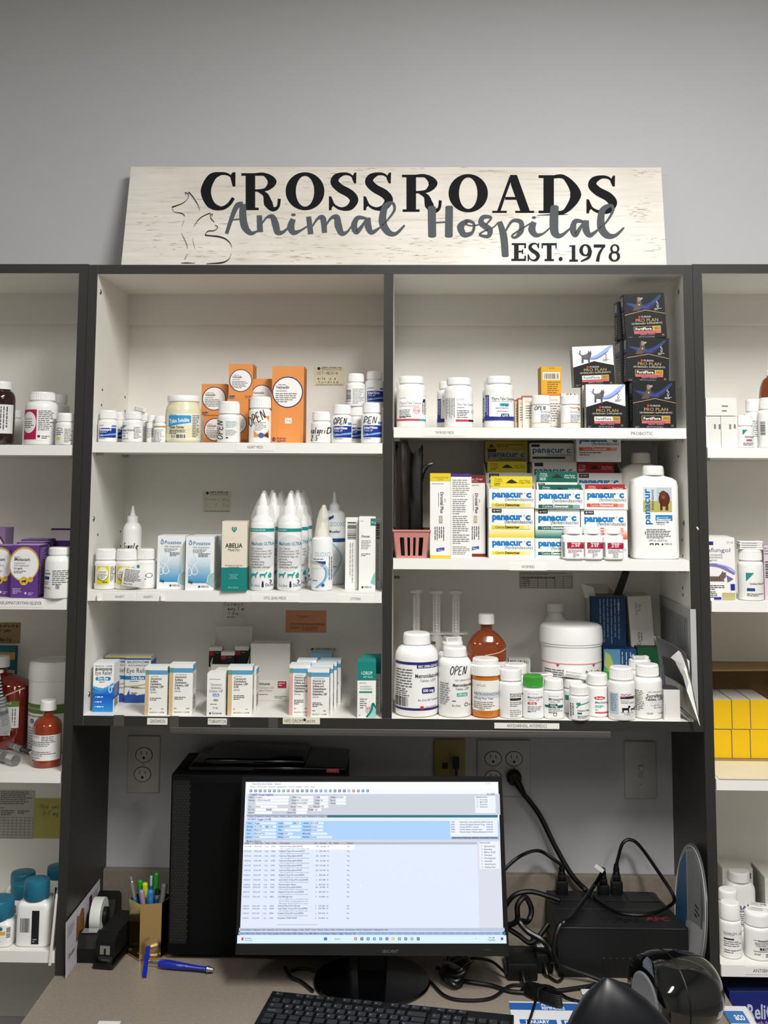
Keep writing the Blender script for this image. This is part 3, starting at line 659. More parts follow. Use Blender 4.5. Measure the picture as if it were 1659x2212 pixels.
def abelia(a, W, H):
    a.R(0, 0, W, H*.66, '#e4dccb').R(0, H*.66, W, H, '#18807b')
    a.P([(W*.38, H*.08), (W*.58, H*.08), (W*.58, H*.12), (W*.48, H*.16), (W*.38, H*.12)], '#18807b').RING(W*.48, H*.105, 3, 1, '#e4dccb', n=12)
    a.T(W*.48, H*.375, 9.5, 'ABELIA', '#1c1c1c', 'c', w=W*.68, b=1).T(W*.48, H*.425, 6, 'MalaOtic', '#333', 'c', w=W*.48).T(W*.48, H*.64, 3.2, 'Otic Cleanser for Dogs, Cats', '#333', 'c', w=W*.7).T(W*.48, H*.665, 3.2, '& Small Mammals', '#333', 'c', w=W*.44)
    for i, (t, w_) in enumerate((('Concentrated', .36), ('Drying', .22), ('Deodorizing', .32))): a.T(W*.48, H*(.77+.026*i), 3, t, '#9fd0cb', 'c', w=W*w_)
    a.T(W*.48, H*.955, 3.6, '8 fl. oz. (236 mL)', '#b5dcd8', 'c', w=W*.4)
carton('ear_cleanser_carton', 'tall cream and teal carton standing at the middle of the ear shelf', (479, 533, 1127, 1282), zB, -.004, .05, '#e4dccb', abelia, lambda a, W, H: (a.R(0, H*.66, W, H, '#18807b'), a.ML(W*.2, H*.1, W*.85, 16, 5, '#b5ad9c')), group=None, topc='#d8d0bf', side='#d8cfbd', rz=.05)
# long white spray bottles in film
def mal(full=True):
    def f(a, W, H):
        a.R(0, H*.4, W, H*.97, '#f1f2f1').C(W*.55, H*.62, W*.6, '#dedfe0', ry=H*.18)
        a.R(0, H*.375, W, H*.41, TEAL).ML(W*.05, H*.388, W*.95, 1, 4, '#d9efec')
        a.T(W*.1, H*.545, 7.5, 'MalAcetic ULTRA', '#2b8fa0', w=W*.9, b=1)
        for i, (t, w_) in enumerate((('Otic Cleanser', .48), ('1% Hydrocortisone, USP', .8), ('0.15% Ketoconazole, USP', .82), ('Formulated for dogs, cats', .78), ('and horses', .36), ('Cleansing, drying,', .56), ('anti-inflammatory,', .55), ('antimicrobial, antifungal', .76))):
            a.T(W*.1, H*(.585+.0265*i), 4.2, t, '#46484a', w=W*w_)
        for i, x in enumerate((.12, .48, .8)):
            X, Y = W*x, H*.84; u = W*.13
            if i < 2:
                a.P([(X, Y-u*.4), (X+u*1.6, Y-u*.4), (X+u*1.9, Y-u*1.0), (X+u*2.3, Y-u*.9), (X+u*2, Y-u*.3), (X+u*1.7, Y+u*.2), (X+u*1.6, Y+u*.9), (X+u*1.35, Y+u*.9), (X+u*1.3, Y+u*.2), (X+u*.4, Y+u*.2), (X+u*.3, Y+u*.9), (X+u*.05, Y+u*.9)], '#2aa0a0')
            else: a.P([(X, Y+u*.9), (X, Y), (X+u*.5, Y-u*.9), (X+u*.9, Y-u*.3), (X+u*.8, Y+u*.9)], '#2aa0a0')
        a.T(W*.12, H*.955, 4.5, '8 fl. oz. (236 mL)', '#333', w=W*.36).P([(W*.56, H*.96), (W*.56, H*.93), (W*.58, H*.9), (W*.62, H*.9), (W*.64, H*.93), (W*.64, H*.96)], '#22305a').T(W*.7, H*.955, 7, 'Dechra', '#24345e', w=W*.34).RING(W*.85, H*.905, W*.08, 1.6, '#24345e', a0=-90, a1=90)
    return f
def see(m, al): m = m.copy(); m.node_tree.nodes['Principled BSDF'].inputs['Alpha'].default_value = al; return m
film = see(mat('#fbfbf8', .15, 0, 0, 40, .5), .27); film2 = see(mat('#f6f2e2', .25, 0, 0, 40, .5), .5)
def sprayer(label, cx, yb, yt, Y, z, art, W=52, filmtop=True, lean=0):
    r = W/2; H = yb-yt
    def y(f): return yt+H*f
    root, zt, X = vessel('ear_cleanser_bottle', label, cx, yb, yt, Y,
        [('body', [(r*.86, yb-.1), (r*.96, yb-3), (r, yb-8), (r, y(.355)), (r*.97, y(.32)), (r*.85, y(.28)), (r*.62, y(.25)), (r*.5, y(.245))], plast('#f1f1f0'), {}),
         ('cap', [(r*.5, y(.25)), (r*.56, y(.248)), (r*.56, y(.17), .04), (r*.5, y(.155)), (r*.34, y(.145)), (r*.33, y(.1)), (r*.2, y(.06)), (r*.16, y(.025)), (.01, y(.02))], plast('#f4f4f3'), dict(n=48))],
        [('label', art, 0, {})], z, 'tall nozzle bottles of ear cleanser', 'bottle')
    if filmtop:     # clear shrink bag gathered over the nozzle
        k = mpp(Y, cx, yb); kz = (zt-z)/H; mb = MB(); N = 28; rr = random.Random(int(cx)); prof = []
        vs = []; R_ = 9
        for i in range(R_):
            t = i/(R_-1); z_ = (1-.30+.305*t)*H*kz; rad = (r*1.03*(1-t**1.4)+r*.10*t)*k
            for j in range(N):
                th = 2*PI*j/N; w_ = 1+.07*t*math.sin(th*5+rr.random()*.6)+.03*rr.random()
                vs.append((rad*w_*math.cos(th)+lean*t*t*k, rad*w_*math.sin(th), z_))
        fs = [(i*N+j, i*N+(j+1) % N, (i+1)*N+(j+1) % N, (i+1)*N+j) for i in range(R_-1) for j in range(N)]
        mb.add(vs, fs, film, True); mb.build('shrink_film', root, sharp=80)
sprayer('film-topped nozzle bottle with teal animals, next to the cream carton', 567, 1281, 1061, .03, zB, mal(), 52, lean=2)
sprayer('film-topped nozzle bottle with teal animals, front of the second cluster', 626, 1281, 1061, .03, zB, mal(), 52, lean=2)
sprayer('nozzle bottle behind the one next to the cream carton', 590, 1278, 1060, .09, zB, mal(), 49, lean=-3)
sprayer('nozzle bottle in the gap between the two front nozzle bottles', 604, 1274, 1061, .145, zB, mal(), 46, lean=3)
sprayer('nozzle bottle directly behind the second cluster front bottle', 642, 1277, 1060, .09, zB, mal(), 49, lean=0)
sprayer('rearmost nozzle bottle of the second cluster', 651, 1272, 1060, .15, zB, mal(), 46, lean=4)
def duo(a, W, H):
    a.R(0, H*.45, W, H*.97, '#f2f3f4').T(W*.2, H*.5, 10, 'DUOXO', '#7fb0cc', w=W*.7).ML(W*.1, H*.53, W*.75, 1, 4, '#446').R(0, H*.565, W*.7, H*.61, '#24427f').P([(W*.5, H*.6), (W*.62, H*.59), (W*.62, H*.62)], '#24427f')
    for i in range(3): a.S([(W*(.4+.1*i), H*.6), (W*(.7+.06*i), H*.7), (W*(.62+.04*i), H*.84), (W*(.25+.05*i), H*.95)], 2-.4*i, '#8cc0dc' if i else '#4c86b8')
    a.ML(W*.1, H*.84, W*.5, 1, 4, '#446').C(W*.58, H*.91, W*.08, '#2a63a8').MLV(W*.84, H*.5, H*.92, 3, 4, '#667')
root, zt, X = vessel('ear_cleanser_bottle', 'shorter nozzle bottle with blue swoosh wrapped in a clear bag', 696, 1279, 1128, .03,
    [('body', [(19, 1278.9), (22, 1276), (23, 1271), (23, 1172), (22, 1165), (16, 1160), (11, 1159)], plast('#eff0f0'), {}),
     ('cap', [(11, 1160), (12, 1159), (12, 1148, .04), (10, 1145), (7, 1143), (6, 1135), (3, 1129), (.01, 1128)], plast('#f2f2f1'), dict(n=48))], [('label', duo, 0, {})], zB, 'tall nozzle bottles of ear cleanser')
mb = MB(); k = mpp(.03, 696, 1200); vs = []; N = 24
for i in range(10):
    t = i/9
    for j in range(N):
        th = 2*PI*j/N; r = (24*(1-t)**.6+3*t)*k*(1+.07*math.sin(4*th+i)*(t+.2)); vs.append((r*math.cos(th)-.002+.0045*t*t, r*math.sin(th), (48+t*134)*k))
mb.add(vs, [(i*N+j, i*N+(j+1) % N, (i+1)*N+(j+1) % N, (i+1)*N+j) for i in range(9) for j in range(N)], film2, True); mb.build('clear_bag', root, sharp=80)
vessel('ear_cleanser_bottle', 'tall blue-marked nozzle bottle standing at the shelf back by white cartons', 722, 1262, 1063, .16,
    [('body', [(20, 1261.9), (23, 1259), (24, 1254), (24, 1118), (22, 1108), (14, 1103), (11, 1102)], plast('#e4e7e7'), {}),
     ('cap', [(11, 1103), (11.5, 1102), (11, 1092, .04), (8, 1089), (5, 1087), (3, 1066), (2, 1063), (.01, 1063)], plast('#e6e8ea'), dict(n=48))],
    [('label', lambda a, W, H: (a.T(W*.35, H*.37, 9, 'DOUXO', '#6fa6bd', w=W*.7), a.T(W*.25, H*.44, 5.5, 'Micellar', '#1d2c4c', w=W*.55, b=1), a.P([(0, H*.3), (W*.5, H*.25), (W*.5, H*.28), (0, H*.34)], '#24427f'), a.R(0, H*.5, W, H*.54, '#24427f'), a.S([(W*.5, H*.56), (W*.85, H*.72), (W*.4, H*.95)], 3, '#9cc6d0'), a.ML(W*.4, H*.8, W*.9, 1, 4, '#333')), 0, {})], zB, 'tall nozzle bottles of ear cleanser')
G_O = 'slim white cartons at the otomax label'
def oto(front=True):
    def f(a, W, H):
        if not front: a.BC(W*.15, H*.06, W*.85, H*.3, hor=True).MLV(W*.35, H*.35, H*.92, 2, 5, '#999'); return
        a.ML(W*.1, H*.055, W*.45, 1, 3, '#777').R(W*.7, H*.02, W, H*.12, '#1d7f74').T(W*.86, H*.085, 4, '15 g', '#fff', 'c').T(W*.14, H*.28, 5, 'Otomax', '#2a2a2a', w=W*.52, b=1).ML(W*.14, H*.32, W*.75, 6, 3.4, '#888').ML(W*.14, H*.5, W*.75, 2, 3.4)
        a.P([(W*.7, H*.9), (W*.85, H*.8), (W, H*.74), (W, H*.93)], '#8fc0bb').C(W*.24, H*.955, 2.4, '#333').T(W*.34, H*.968, 4.5, 'MERCK', '#333', w=W*.45)
    return f
carton('ointment_carton', 'slim white carton showing its barcode end above the otomax strip', (746, 773, 1119, 1270), zB, .05, .03, '#ecebe6', oto(False), None, lambda a, W, H: None, group=G_O)
carton('ointment_carton', 'slim white carton with teal corner square, in front of the divider', (775, 811, 1117, 1273), zB, .03, .035, '#f0efeb', oto(True), None, None, group=G_O)
carton('ointment_carton', 'slim white carton squeezed between the teal-cornered one and the divider', (804, 823, 1121, 1268), zB, .075, .03, '#e6e5e0', oto(False), None, None, group=G_O)
note('prescription_card', 'faded prescription card on the cabinet back above the cream and teal carton', (438, 498, 1061, 1106), S-.0066, '#dedac8', card([(4, 20, 6, 'Cosmos day', '#a9a294', 54, .6), (5, 32, 6, '54 920 Day', '#a9a294', 54, .6)]))
# ================================================================ eye drops on the cabinet floor (left)
zC_ = T
def eye(a, W, H):
    a.R(0, H*.5, W, H, '#1f74c8')
    for i in range(8): a.R(0, H*(.64+.045*i), W, H*(.64+.045*(i+1)), '#%02x%02x%02x' % (20+i*3, 88+i*7, 188+i*3))
    a.P([(0, 0), (W, 0), (W, H*.42), (W*.78, H*.46), (W*.5, H*.52), (W*.25, H*.5), (0, H*.46)], '#f0f1f0')
    a.S([(0, H*.49), (W*.25, H*.53), (W*.55, H*.55), (W*.85, H*.47), (W, H*.41)], [3, 6, 5, 6, 2], '#4aa3dc').S([(0, H*.57), (W*.3, H*.6), (W*.6, H*.57), (W*.9, H*.47)], [2, 6, 5, 2], '#2f8ad4')
    a.S([(W*.82, H*.45), (W*.78, H*.55), (W*.84, H*.6), (W*.92, H*.56), (W*.88, H*.47)], 2.6, '#a7d5f0')
    a.T(W*.5, H*.08, 4, 'BAUSCH + LOMB', '#3b3f45', 'c', w=W*.82).R(W*.1, H*.1, W*.9, H*.145, '#2c2f3a').T(W*.5, H*.137, 3.2, 'ADVANCED', '#fff', 'c', w=W*.7)
    a.T(W*.5, H*.24, 9, 'Eye Relief', '#303038', 'c', w=W*.82).RR(W*.12, H*.28, W*.86, H*.355, 3.5, '#1b86b8').T(W*.48, H*.343, 6, 'Dry Eye', '#fff', 'c', w=W*.5, b=1).ML(W*.3, H*.38, W*.7, 1, 3, '#555')
    for i in range(3): a.C(W*.14, H*(.695+.1*i), .9, '#fff').ML(W*.2, H*(.685+.1*i), W*.75, 1, 5, '#e8f2fa', 2)
G_E = 'blue and white eye drop cartons at the shelf end'
carton('eye_drop_carton', 'blue and white carton with a wave and droplet at the cabinet corner', (201, 245, 1433, 1532), zC_, .035, .05, '#f0f1f0', eye, lambda a, W, H: (a.R(0, H*.45, W, H*.75, '#24509c'), a.ML(W*.15, H*.48, W*.85, 6, 4, '#9fb7dc'), a.BC(W*.2, H*.76, W*.8, H*.93, hor=True)), group=G_E, topc='#e8e9e8', rz=.03)
def eye2(a, W, H):
    a.R(0, 0, W, H*.07, '#3d62b4').R(0, H*.0, W, H*.03, '#d9c93e').T(W*.5, H*.14, 4.5, 'BAUSCH+LOMB', '#2c4fa0', 'c', w=W*.85, b=1).T(W*.5, H*.21, 4, 'ADVANCED', '#444', 'c', w=W*.8).T(W*.5, H*.35, 10, 'Eye Relief', '#3a3a3a', 'c', w=W*.9).R(0, H*.42, W, H*.5, '#2a7ab8').T(W*.5, H*.485, 5, 'Dry Eye', '#fff', 'c', w=W*.5, b=1).ML(W*.2, H*.53, W*.8, 1, 3)
    a.S([(0, H*.66), (W*.5, H*.63), (W, H*.58)], [2, 3, 2], '#c2b28c').S([(0, H*.64), (W*.5, H*.68), (W, H*.68)], [2, 3, 1], '#b7a67f').ML(W*.25, H*.66, W*.75, 1, 4).ML(W*.25, H*.78, W*.7, 1, 4)
    a.R(0, H*.86, W, H, '#31539f')
    for i in range(9): a.C(W*(i+.3)/9, H*.87, 3.5+(i*5 % 4), '#31539f', n=10)
    a.P([(W*.05, H*.87), (W*.18, H*.72), (W*.22, H*.87)], '#31539f')
carton('eye_drop_carton', 'yellow-edged eye drop carton behind the corner one', (225, 272, 1418, 1516), zC_, .13, .05, '#ebece9', eye2, None, group=G_E, side='#4763a8', topc='#d9d8cf')
carton('eye_drop_carton', 'yellow-edged eye drop carton next to the tan-striped cartons', (270, 325, 1419, 1517), zC_, .125, .055, '#ebece9', eye2, lambda a, W, H: a.R(0, H*.1, W, H*.4, '#3a5aa8'), group=G_E, side='#c9ccd2', topc='#d9d8cf', rz=.03)
def bl(lines, stripe='#d2b98c', num='0.3%', ncol='#2f6f9f', cap='#5b9fc9', foot=True):
    def f(a, W, H):
        a.R(0, H*.06, W*.17, H, stripe).R(0, H*.07, W, H*.16, cap).R(0, H*.07, W*.17, H*.16, '#5f9a8f').ML(W*.26, H*.195, W*.9, 1, 2.6, '#888')
        y = .265
        for t, w_ in lines: a.T(W*.24, H*y, 4.3, t, '#3a3d40', w=W*w_, b=1); y += .055
        if num: a.T(W*.24, H*(y+.005), 4.5, num, ncol, b=1); y += .055
        a.T(W*.24, H*y, 3.2, '(Sterile)', '#666')
        a.ML(W*.24, H*(y+.1), W*.75, 2 if num else 3, 3.6, '#555').ML(W*.24, H*.86, W*.42, 1, 3, '#555').ML(W*.75, H*.86, W*.92, 1, 3, '#555').T(W*.24, H*.955, 3, 'BAUSCH + LOMB', '#555', w=W*.65)
    return f
def gside(a, W, H): a.R(0, 0, W, H*.14, '#6aa7cc').ML(W*.15, H*.2, W*.85, 8, 4, '#999').BC(W*.2, H*.62, W*.8, H*.9, hor=True)
GEN = [('Gentamicin', .5), ('Sulfate', .34), ('Ophthalmic', .5), ('Solution, USP', .6)]
TOB = [('Tobramycin', .5), ('Ophthalmic', .52), ('Solution, USP', .58), ('0.3%', .2)]
NEO = [('Neomycin and', .56), ('Polymyxin B', .5), ('Sulfates and', .5), ('Dexamethasone', .62), ('Ophthalmic', .5), ('Suspension, USP', .66)]
G_T = 'striped eye drop cartons'
carton('eye_drop_carton', 'tan-striped carton with blue band, nearer the eye relief cartons', (313, 361, 1441, 1543), zC_, .008, .035, '#f2f1ec', bl(GEN), gside, group=G_T, side='#e3e2dc', topc='#eef0ef')
carton('eye_drop_carton', 'tan-striped carton with blue band, second above the gentamicin strip', (365, 416, 1436, 1543), zC_, .012, .035, '#f2f1ec', bl(GEN), gside, group=G_T, side='#e3e2dc', topc='#eef0ef')
carton('eye_drop_carton', 'tan-striped blue-topped carton above the tobramycin strip', (492, 545, 1441, 1544), zC_, .012, .035, '#f2f1ec', bl(TOB, num=None), gside, group=G_T, side='#e3e2dc', topc='#dfeaf0', rz=.04)
carton('eye_drop_carton', 'white carton mostly hidden behind the tobramycin carton', (505, 553, 1446, 1541), zC_, .055, .04, '#eeede8', lambda a, W, H: a.ML(W*.2, H*.2, W*.9, 10, 4, '#999'), gside, group=G_T)
def tob2(a, W, H):
    a.ML(W*.12, H*.13, W*.9, 1, 3, '#666')
    for i, (t, w_) in enumerate((('Tobramycin', .62), ('Ophthalmic', .62), ('Solution, USP', .76))): a.T(W*.5, H*(.29+.075*i), 5, t, '#33363a', 'c', w=W*w_)
    a.RR(W*.32, H*.47, W*.68, H*.54, 2, '#3a8fc0').T(W*.5, H*.53, 4.2, '0.3%', '#fff', 'c', b=1)
    a.P([(W*.35, H*.625), (W*.5, H*.59), (W*.65, H*.625), (W*.5, H*.655)], '#2a2a2a').C(W*.5, H*.624, 2.4, '#fff').C(W*.5, H*.624, 1.5, '#222').ML(W*.2, H*.71, W*.85, 1, 3, '#666').T(W*.5, H*.82, 4, '5 mL', '#333', 'c').C(W*.2, H*.93, 2.2, '#35548f').T(W*.3, H*.95, 5, 'Somerset', '#35548f', w=W*.55)
carton('eye_drop_carton', 'plain white carton with an eye symbol above the tobramycin strip', (447, 486, 1455, 1546), zC_, .004, .035, '#f3f2ee', tob2, lambda a, W, H: a.ML(W*.2, H*.1, W*.9, 12, 4, '#aaa'), group=G_T)
carton('eye_drop_carton', 'small white carton with torn top right behind the eye symbol carton', (462, 489, 1449, 1535), zC_, .05, .04, '#efeeea', None, None, group=G_T, rz=-.05)
for i, (x0, x1, yt, yb, d, lab) in enumerate(((664, 711, 1446, 1547, .006, 'front'), (625, 670, 1437, 1539, .022, 'side'), (671, 719, 1438, 1541, .045, 'second'), (680, 727, 1432, 1533, .084, 'third'), (690, 736, 1427, 1525, .125, 'fourth'), (641, 683, 1427, 1527, .08, 'sidesecond'))):
    L = {'front': 'pink-striped carton at the very front of the npd drops', 'side': 'pink-striped carton beside the frontmost npd drops carton', 'second': 'carton directly behind the frontmost npd drops carton', 'third': 'third carton deep in the npd drops row', 'fourth': 'rearmost blue-banded carton of the npd drops row', 'sidesecond': 'carton behind the pink-striped one beside the front carton'}[lab]
    carton('eye_drop_carton', L, (x0, x1, yt, yb), zC_, d, .035, '#f2f1ec', bl(NEO, '#d9a9a4', None), gside, group=G_T, side='#e3e2dc', topc='#dfeaf0')
_, zq, _, _ = carton('eye_drop_carton', 'white carton standing at the back under the faded letterhead card', (672, 716, 1424, 1512), zC_, .19, .04, '#e9e8e3', None, None, group=G_T)
carton('eye_drop_carton', 'light blue topped carton lying on the rearmost npd carton', (670, 717, 1412, 1425), zq, .185, .05, '#8fbad2', None, None, group=G_T, topc='#a9cbdc')
# ampoule tray and small black and white cartons
zb = atY(500, 1495, .17).z
root = thing('display_tray', 'white open cardboard tray with tall back panel holding small black cartons', 'box', (atY(495, 1420, .16).x, .165, zC_))
k = mpp(.165, 495, 1420); w = 80*k; wm = paper('#d9d6d0'); h0 = atY(495, 1432, .165).z-zC_; h1 = atY(495, 1353, .22).z-zC_
mb = MB(); mb.box((-w/2, 0, 0), (w/2, .0012, h0*.96), wm); mb.build('front_panel', root)
for sx in (-1, 1):
    mb = MB(); mb.prism([(0, 0), (.056, 0), (.056, h1*.86), (.03, h0*1.15), (0, h0)], sx*w/2-.0006, sx*w/2+.0006, wm, 'x'); mb.build('side_panel', root)
mb = MB(); mb.box((-w/2, .056, 0), (w/2, .0572, h1), wm); mb.build('back_panel', root)
mb = MB(); mb.box((-w/2, 0, h0*.48), (w/2, .056, h0*.5), wm); mb.build('tray_floor', root)
zf = zC_+h0*.5+.0003
def bw(a, W, H): a.R(0, 0, W, H*.12, '#d8d6d2').R(0, H*.12, W, H*.62, '#1d1c1e').R(0, H*.12, W*.4, H*.26, '#9c1f3c').T(W*.3, H*.85, 4, '0.2', '#333', rot=-PI/2).ML(W*.5, H*.17, W*.95, 1, 3, '#888')
for x0, x1, yt, d, t in ((451, 479, 1398, .185, 'black and white mini carton at the near end of the tray'), (477, 506, 1409, .172, 'lower black and white mini carton at the tray middle'), (507, 537, 1397, .185, 'black and white mini carton at the tray end by the large white box')):
    carton('mini_carton', t, (x0, x1, yt, 1462), zf, d, .022, '#e3e1dc', bw, lambda a, W, H: a.R(0, H*.1, W, H*.6, '#232224'), group='mini cartons in the white tray', side='#d6d4cf')
def opt(a, W, H): a.R(0, H*.64, W, H, '#e9e6df').T(W*.14, H*.73, 6, 'timmune', '#2a2a2a', w=W*.36, b=1).T(W*.14, H*.79, 3.4, '(0.2% Cyclosporine, USP)', '#555', w=W*.46).T(W*.14, H*.84, 3.4, 'Ophthalmic Ointment', '#555', w=W*.42).ML(W*.14, H*.89, W*.55, 1, 3, '#444').T(W*.14, H*.96, 4, 'Rx', '#333').R(W*.7, H*.66, W*.92, H*.78, '#a52f3f').ML(W*.72, H*.685, W*.9, 2, 4, '#f0d8d8').ML(W*.62, H*.92, W*.96, 2, 3, '#777')
carton('ointment_carton', 'wide plain white display box with red square behind the tobramycin cartons', (541, 626, 1391, 1502), zC_, .16, .045, '#dcd9d3', opt, None, side='#c9c6c0', topc='#d3d0ca')
def idrop(a, W, H):
    a.R(0, 0, W, H*.34, '#17827b').T(W*.5, H*.24, 7.5, 'I-DROP', '#eaf6f4', 'c', w=W*.6).T(W*.56, H*.295, 4, 'VET PLUS', '#cfe9e5', 'c', w=W*.5).ML(W*.1, H*.38, W*.85, 1, 3, '#777').T(W*.14, H*.46, 2.6, 'FOR LUBRICATION', '#555', w=W*.6).T(W*.14, H*.5, 2.6, 'OF OCULAR SURFACE', '#555', w=W*.66).R(W*.1, H*.53, W*.8, H*.56, '#2a8a80').ML(W*.14, H*.66, W*.55, 5, 4.6, '#777')
    a.P([(W*.55, H*.99), (W*.85, H*.76), (W, H*.82), (W, H)], '#9fd2cc').S([(W*.5, H*.99), (W*.75, H*.87), (W*.85, H*.75), (W, H*.83)], [4, 5, 5, 3], '#17827b')
    a.P([(W*.44, H*.76), (W*.52, H*.8), (W*.66, H*.8), (W*.74, H*.77), (W*.7, H*.86), (W*.62, H*.92), (W*.46, H*.9)], '#cfc4c2').C(W*.55, H*.84, .9, '#222').C(W*.66, H*.835, .9, '#222')
    a.ML(W*.08, H*.95, W*.3, 1, 3, '#777')
G_I = 'teal-topped cartons beside the divider'
carton('eye_drop_carton', 'teal-topped white carton with a kitten picture beside the divider', (772, 812, 1429, 1549), zC_, .004, .042, '#f1f0ec', idrop, lambda a, W, H: (a.R(0, 0, W, H*.34, '#136a66'), a.ML(W*.1, H*.38, W*.8, 14, 4.6, '#777')), group=G_I, side='#d5d4ce', topc='#1c8f86', rz=.05)
carton('eye_drop_carton', 'teal-topped carton with rounded lid behind the kitten picture one', (784, 822, 1420, 1540), zC_, .055, .042, '#dddcd6', lambda a, W, H: (a.R(0, 0, W, H*.3, '#17827b'), a.ML(W*.1, H*.4, W*.9, 14, 4.6, '#777')), None, group=G_I, side='#bdbcb6', topc='#1c8f86')
note('paper_note', 'orange paper note taped to the cabinet back above the npd drops', (617, 705, 1319, 1366), S-.0066, '#e59c72', lambda a, W, H: (a.T(W*.44, H*.34, 5, '**"LOOK"**', '#3a2a22', 'c', w=W*.32), a.T(W*.1, H*.68, 5, 'CYCLOSPORINE/SANDIMMUNE', '#3a2a22', w=W*.86), a.T(W*.1, H*.84, 5, 'IS NOW "TACROLIMUS"', '#3a2a22', w=W*.7), a.R(W*.4, H*.87, W*.78, H*.885, '#3a2a22')), rz=0)
note('prescription_card', 'white card with faint brown handwriting directly under the ear meds shelf', (480, 532, 1296, 1334), S-.0066, '#e6e4d9', lambda a, W, H: (a.HW(3, 12, 7, 'Cosmos', '#5b4630', 44, .8), a.HW(12, 22, 7, 'many 1 mr', '#4b3a2a', 38, .8), a.HW(10, 31, 6, '.1 drop', '#6b5340', 26, .7), a.ML(10, 36, 40, 1, 3, '#555')))
note('prescription_card', 'pale letterhead card on the cabinet back behind the npd cartons', (664, 732, 1400, 1440), S-.0066, '#e3e1d7', card([]))
# ================================================================ thyroid / probiotic shelf
def thy(kind):
    def f(a, W, H):
        if kind == 'r':
            a.R(0, H*.4, W, H*.86, '#f6f6f5').T(W*.1, H*.45, 3.4, 'LLOYD', '#444', w=W*.22).T(W*.1, H*.555, 5.4, 'Thyro-Tabs Canine', '#3a3a40', w=W*.72).T(W*.1, H*.6, 3, '(levothyroxine sodium tablets, USP)', '#555', w=W*.66)
            a.ML(W*.1, H*.66, W*.5, 6, 3.2).C(W*.68, H*.67, W*.125, '#e7a7a7').C(W*.68, H*.67, W*.1, '#f4d8d6').T(W*.68, H*.69, 4, '0.2 mg', '#b9444d', 'c', w=W*.18, b=1).MLV(W*.87, H*.5, H*.76, 3, 3.4).T(W*.1, H*.8, 3, 'Net contents: 1,000 tablets', '#222', w=W*.4, b=1)
            a.R(0, H*.835, W, H*.87, '#c83f4f').R(W*.78, H*.835, W, H*.87, '#3aa6a6').P([(W*.9, H*.45), (W*.97, H*.45), (W*.95, H*.52), (W*.88, H*.5)], '#222')
        elif kind == 'r2':
            a.R(0, H*.4, W, H*.87, '#f6f6f5').R(0, H*.4, W*.33, H*.86, '#e6e6e6').MLV(W*.05, H*.42, H*.85, 6, 3.3, '#666').T(W*.4, H*.46, 3.2, 'LLOYD', '#444', w=W*.26).T(W*.42, H*.565, 5, 'Thyro-Tabs Canine', '#3a3a40', w=W*.55).ML(W*.42, H*.6, W*.9, 1, 3).ML(W*.42, H*.66, W*.85, 4, 3.4).T(W*.42, H*.81, 3, 'Net contents', '#222', w=W*.36, b=1).R(W*.38, H*.84, W, H*.88, '#c23c4c').R(W*.82, H*.84, W, H*.88, '#2d2230').C(W*.97, H*.68, 4, '#c9d8c4')
        else:
            a.R(0, H*.36, W, H*.84, '#f6f6f5').R(W*.02, H*.37, W*.14, H*.8, '#2b3a87').MLV(W*.03, H*.4, H*.78, 2, 3, '#cfd4ea').T(W*.22, H*.47, 5.6, 'Thyro-Tabs Canine', '#2c2e38', w=W*.76, b=1).T(W*.24, H*.505, 3, '(levothyroxine sodium tablets, USP)', '#555', w=W*.66).RR(W*.48, H*.53, W*.8, H*.59, 2.6, '#4aa5bd').T(W*.64, H*.583, 4.4, '0.5 mg', '#153848', 'c', w=W*.2, b=1).ML(W*.35, H*.62, W*.9, 1, 3).ML(W*.4, H*.68, W*.95, 1, 3)
            a.R(0, H*.79, W, H*.86, '#2b3a87').S([(0, H*.79), (W*.2, H*.795), (W*.5, H*.8), (W, H*.79)], 2.5, '#2b3a87').RR(W*.52, H*.73, W*.8, H*.8, 2.5, '#24357c').T(W*.66, H*.785, 4.4, 'LLOYD', '#fff', 'c', w=W*.2, b=1)
    return f
G_D = 'white tablet bottles on the thyroid shelf'
bottle('tablet_bottle', 'large white bottle with pink round dose mark and red stripe beside the divider', (857, 920, 814, 924), .045, thy('r'), ycap=829, ysh=845, z=zD, group=G_D, ribs=0)
bottle('tablet_bottle', 'white bottle peeking out behind the pink-dosed one at the divider', (852, 906, 823, 923), .115, None, ycap=838, z=zD, group=G_D, ribs=0)
bottle('tablet_bottle', 'large white bottle with grey text panel and red stripe at the shelf middle', (960, 1022, 817, 924), .045, thy('r2'), ycap=832, ysh=848, z=zD, group=G_D, ribs=0)
bottle('tablet_bottle', 'white bottle behind the grey-panelled one, its blue edge showing', (944, 1000, 825, 923), .115, thy('b'), ycap=840, z=zD, group=G_D, ribs=0)
bottle('tablet_bottle', 'large white bottle with navy base band and blue dose lozenge', (1046, 1110, 814, 924), .045, thy('b'), ycap=829, ysh=845, z=zD, group=G_D, ribs=0)
bottle('tablet_bottle', 'white bottle tucked behind the navy-banded one', (1042, 1098, 822, 923), .115, thy('b'), ycap=837, z=zD, group=G_D, ribs=0)
def felbox(a, W, H): a.R(0, 0, W, H*.06, '#b8606a').T(W*.15, H*.22, 5, 'Felimazole', '#c27b4a', w=W*.9).ML(W*.15, H*.3, W*.9, 6, 5, '#777').C(W*.5, H*.93, 2.5, '#b9a05a')
G_F = 'cream tablet cartons behind the small bottles'
carton('tablet_carton', 'cream carton of the narrow row, nearest the navy-banded bottle', (1112, 1128, 864, 923), zD, .07, .05, '#d9c3a6', felbox, None, lambda a, W, H: a.ML(W*.1, H*.1, W*.9, 6, 6, '#a58a62'), group=G_F, side='#c6ab84')
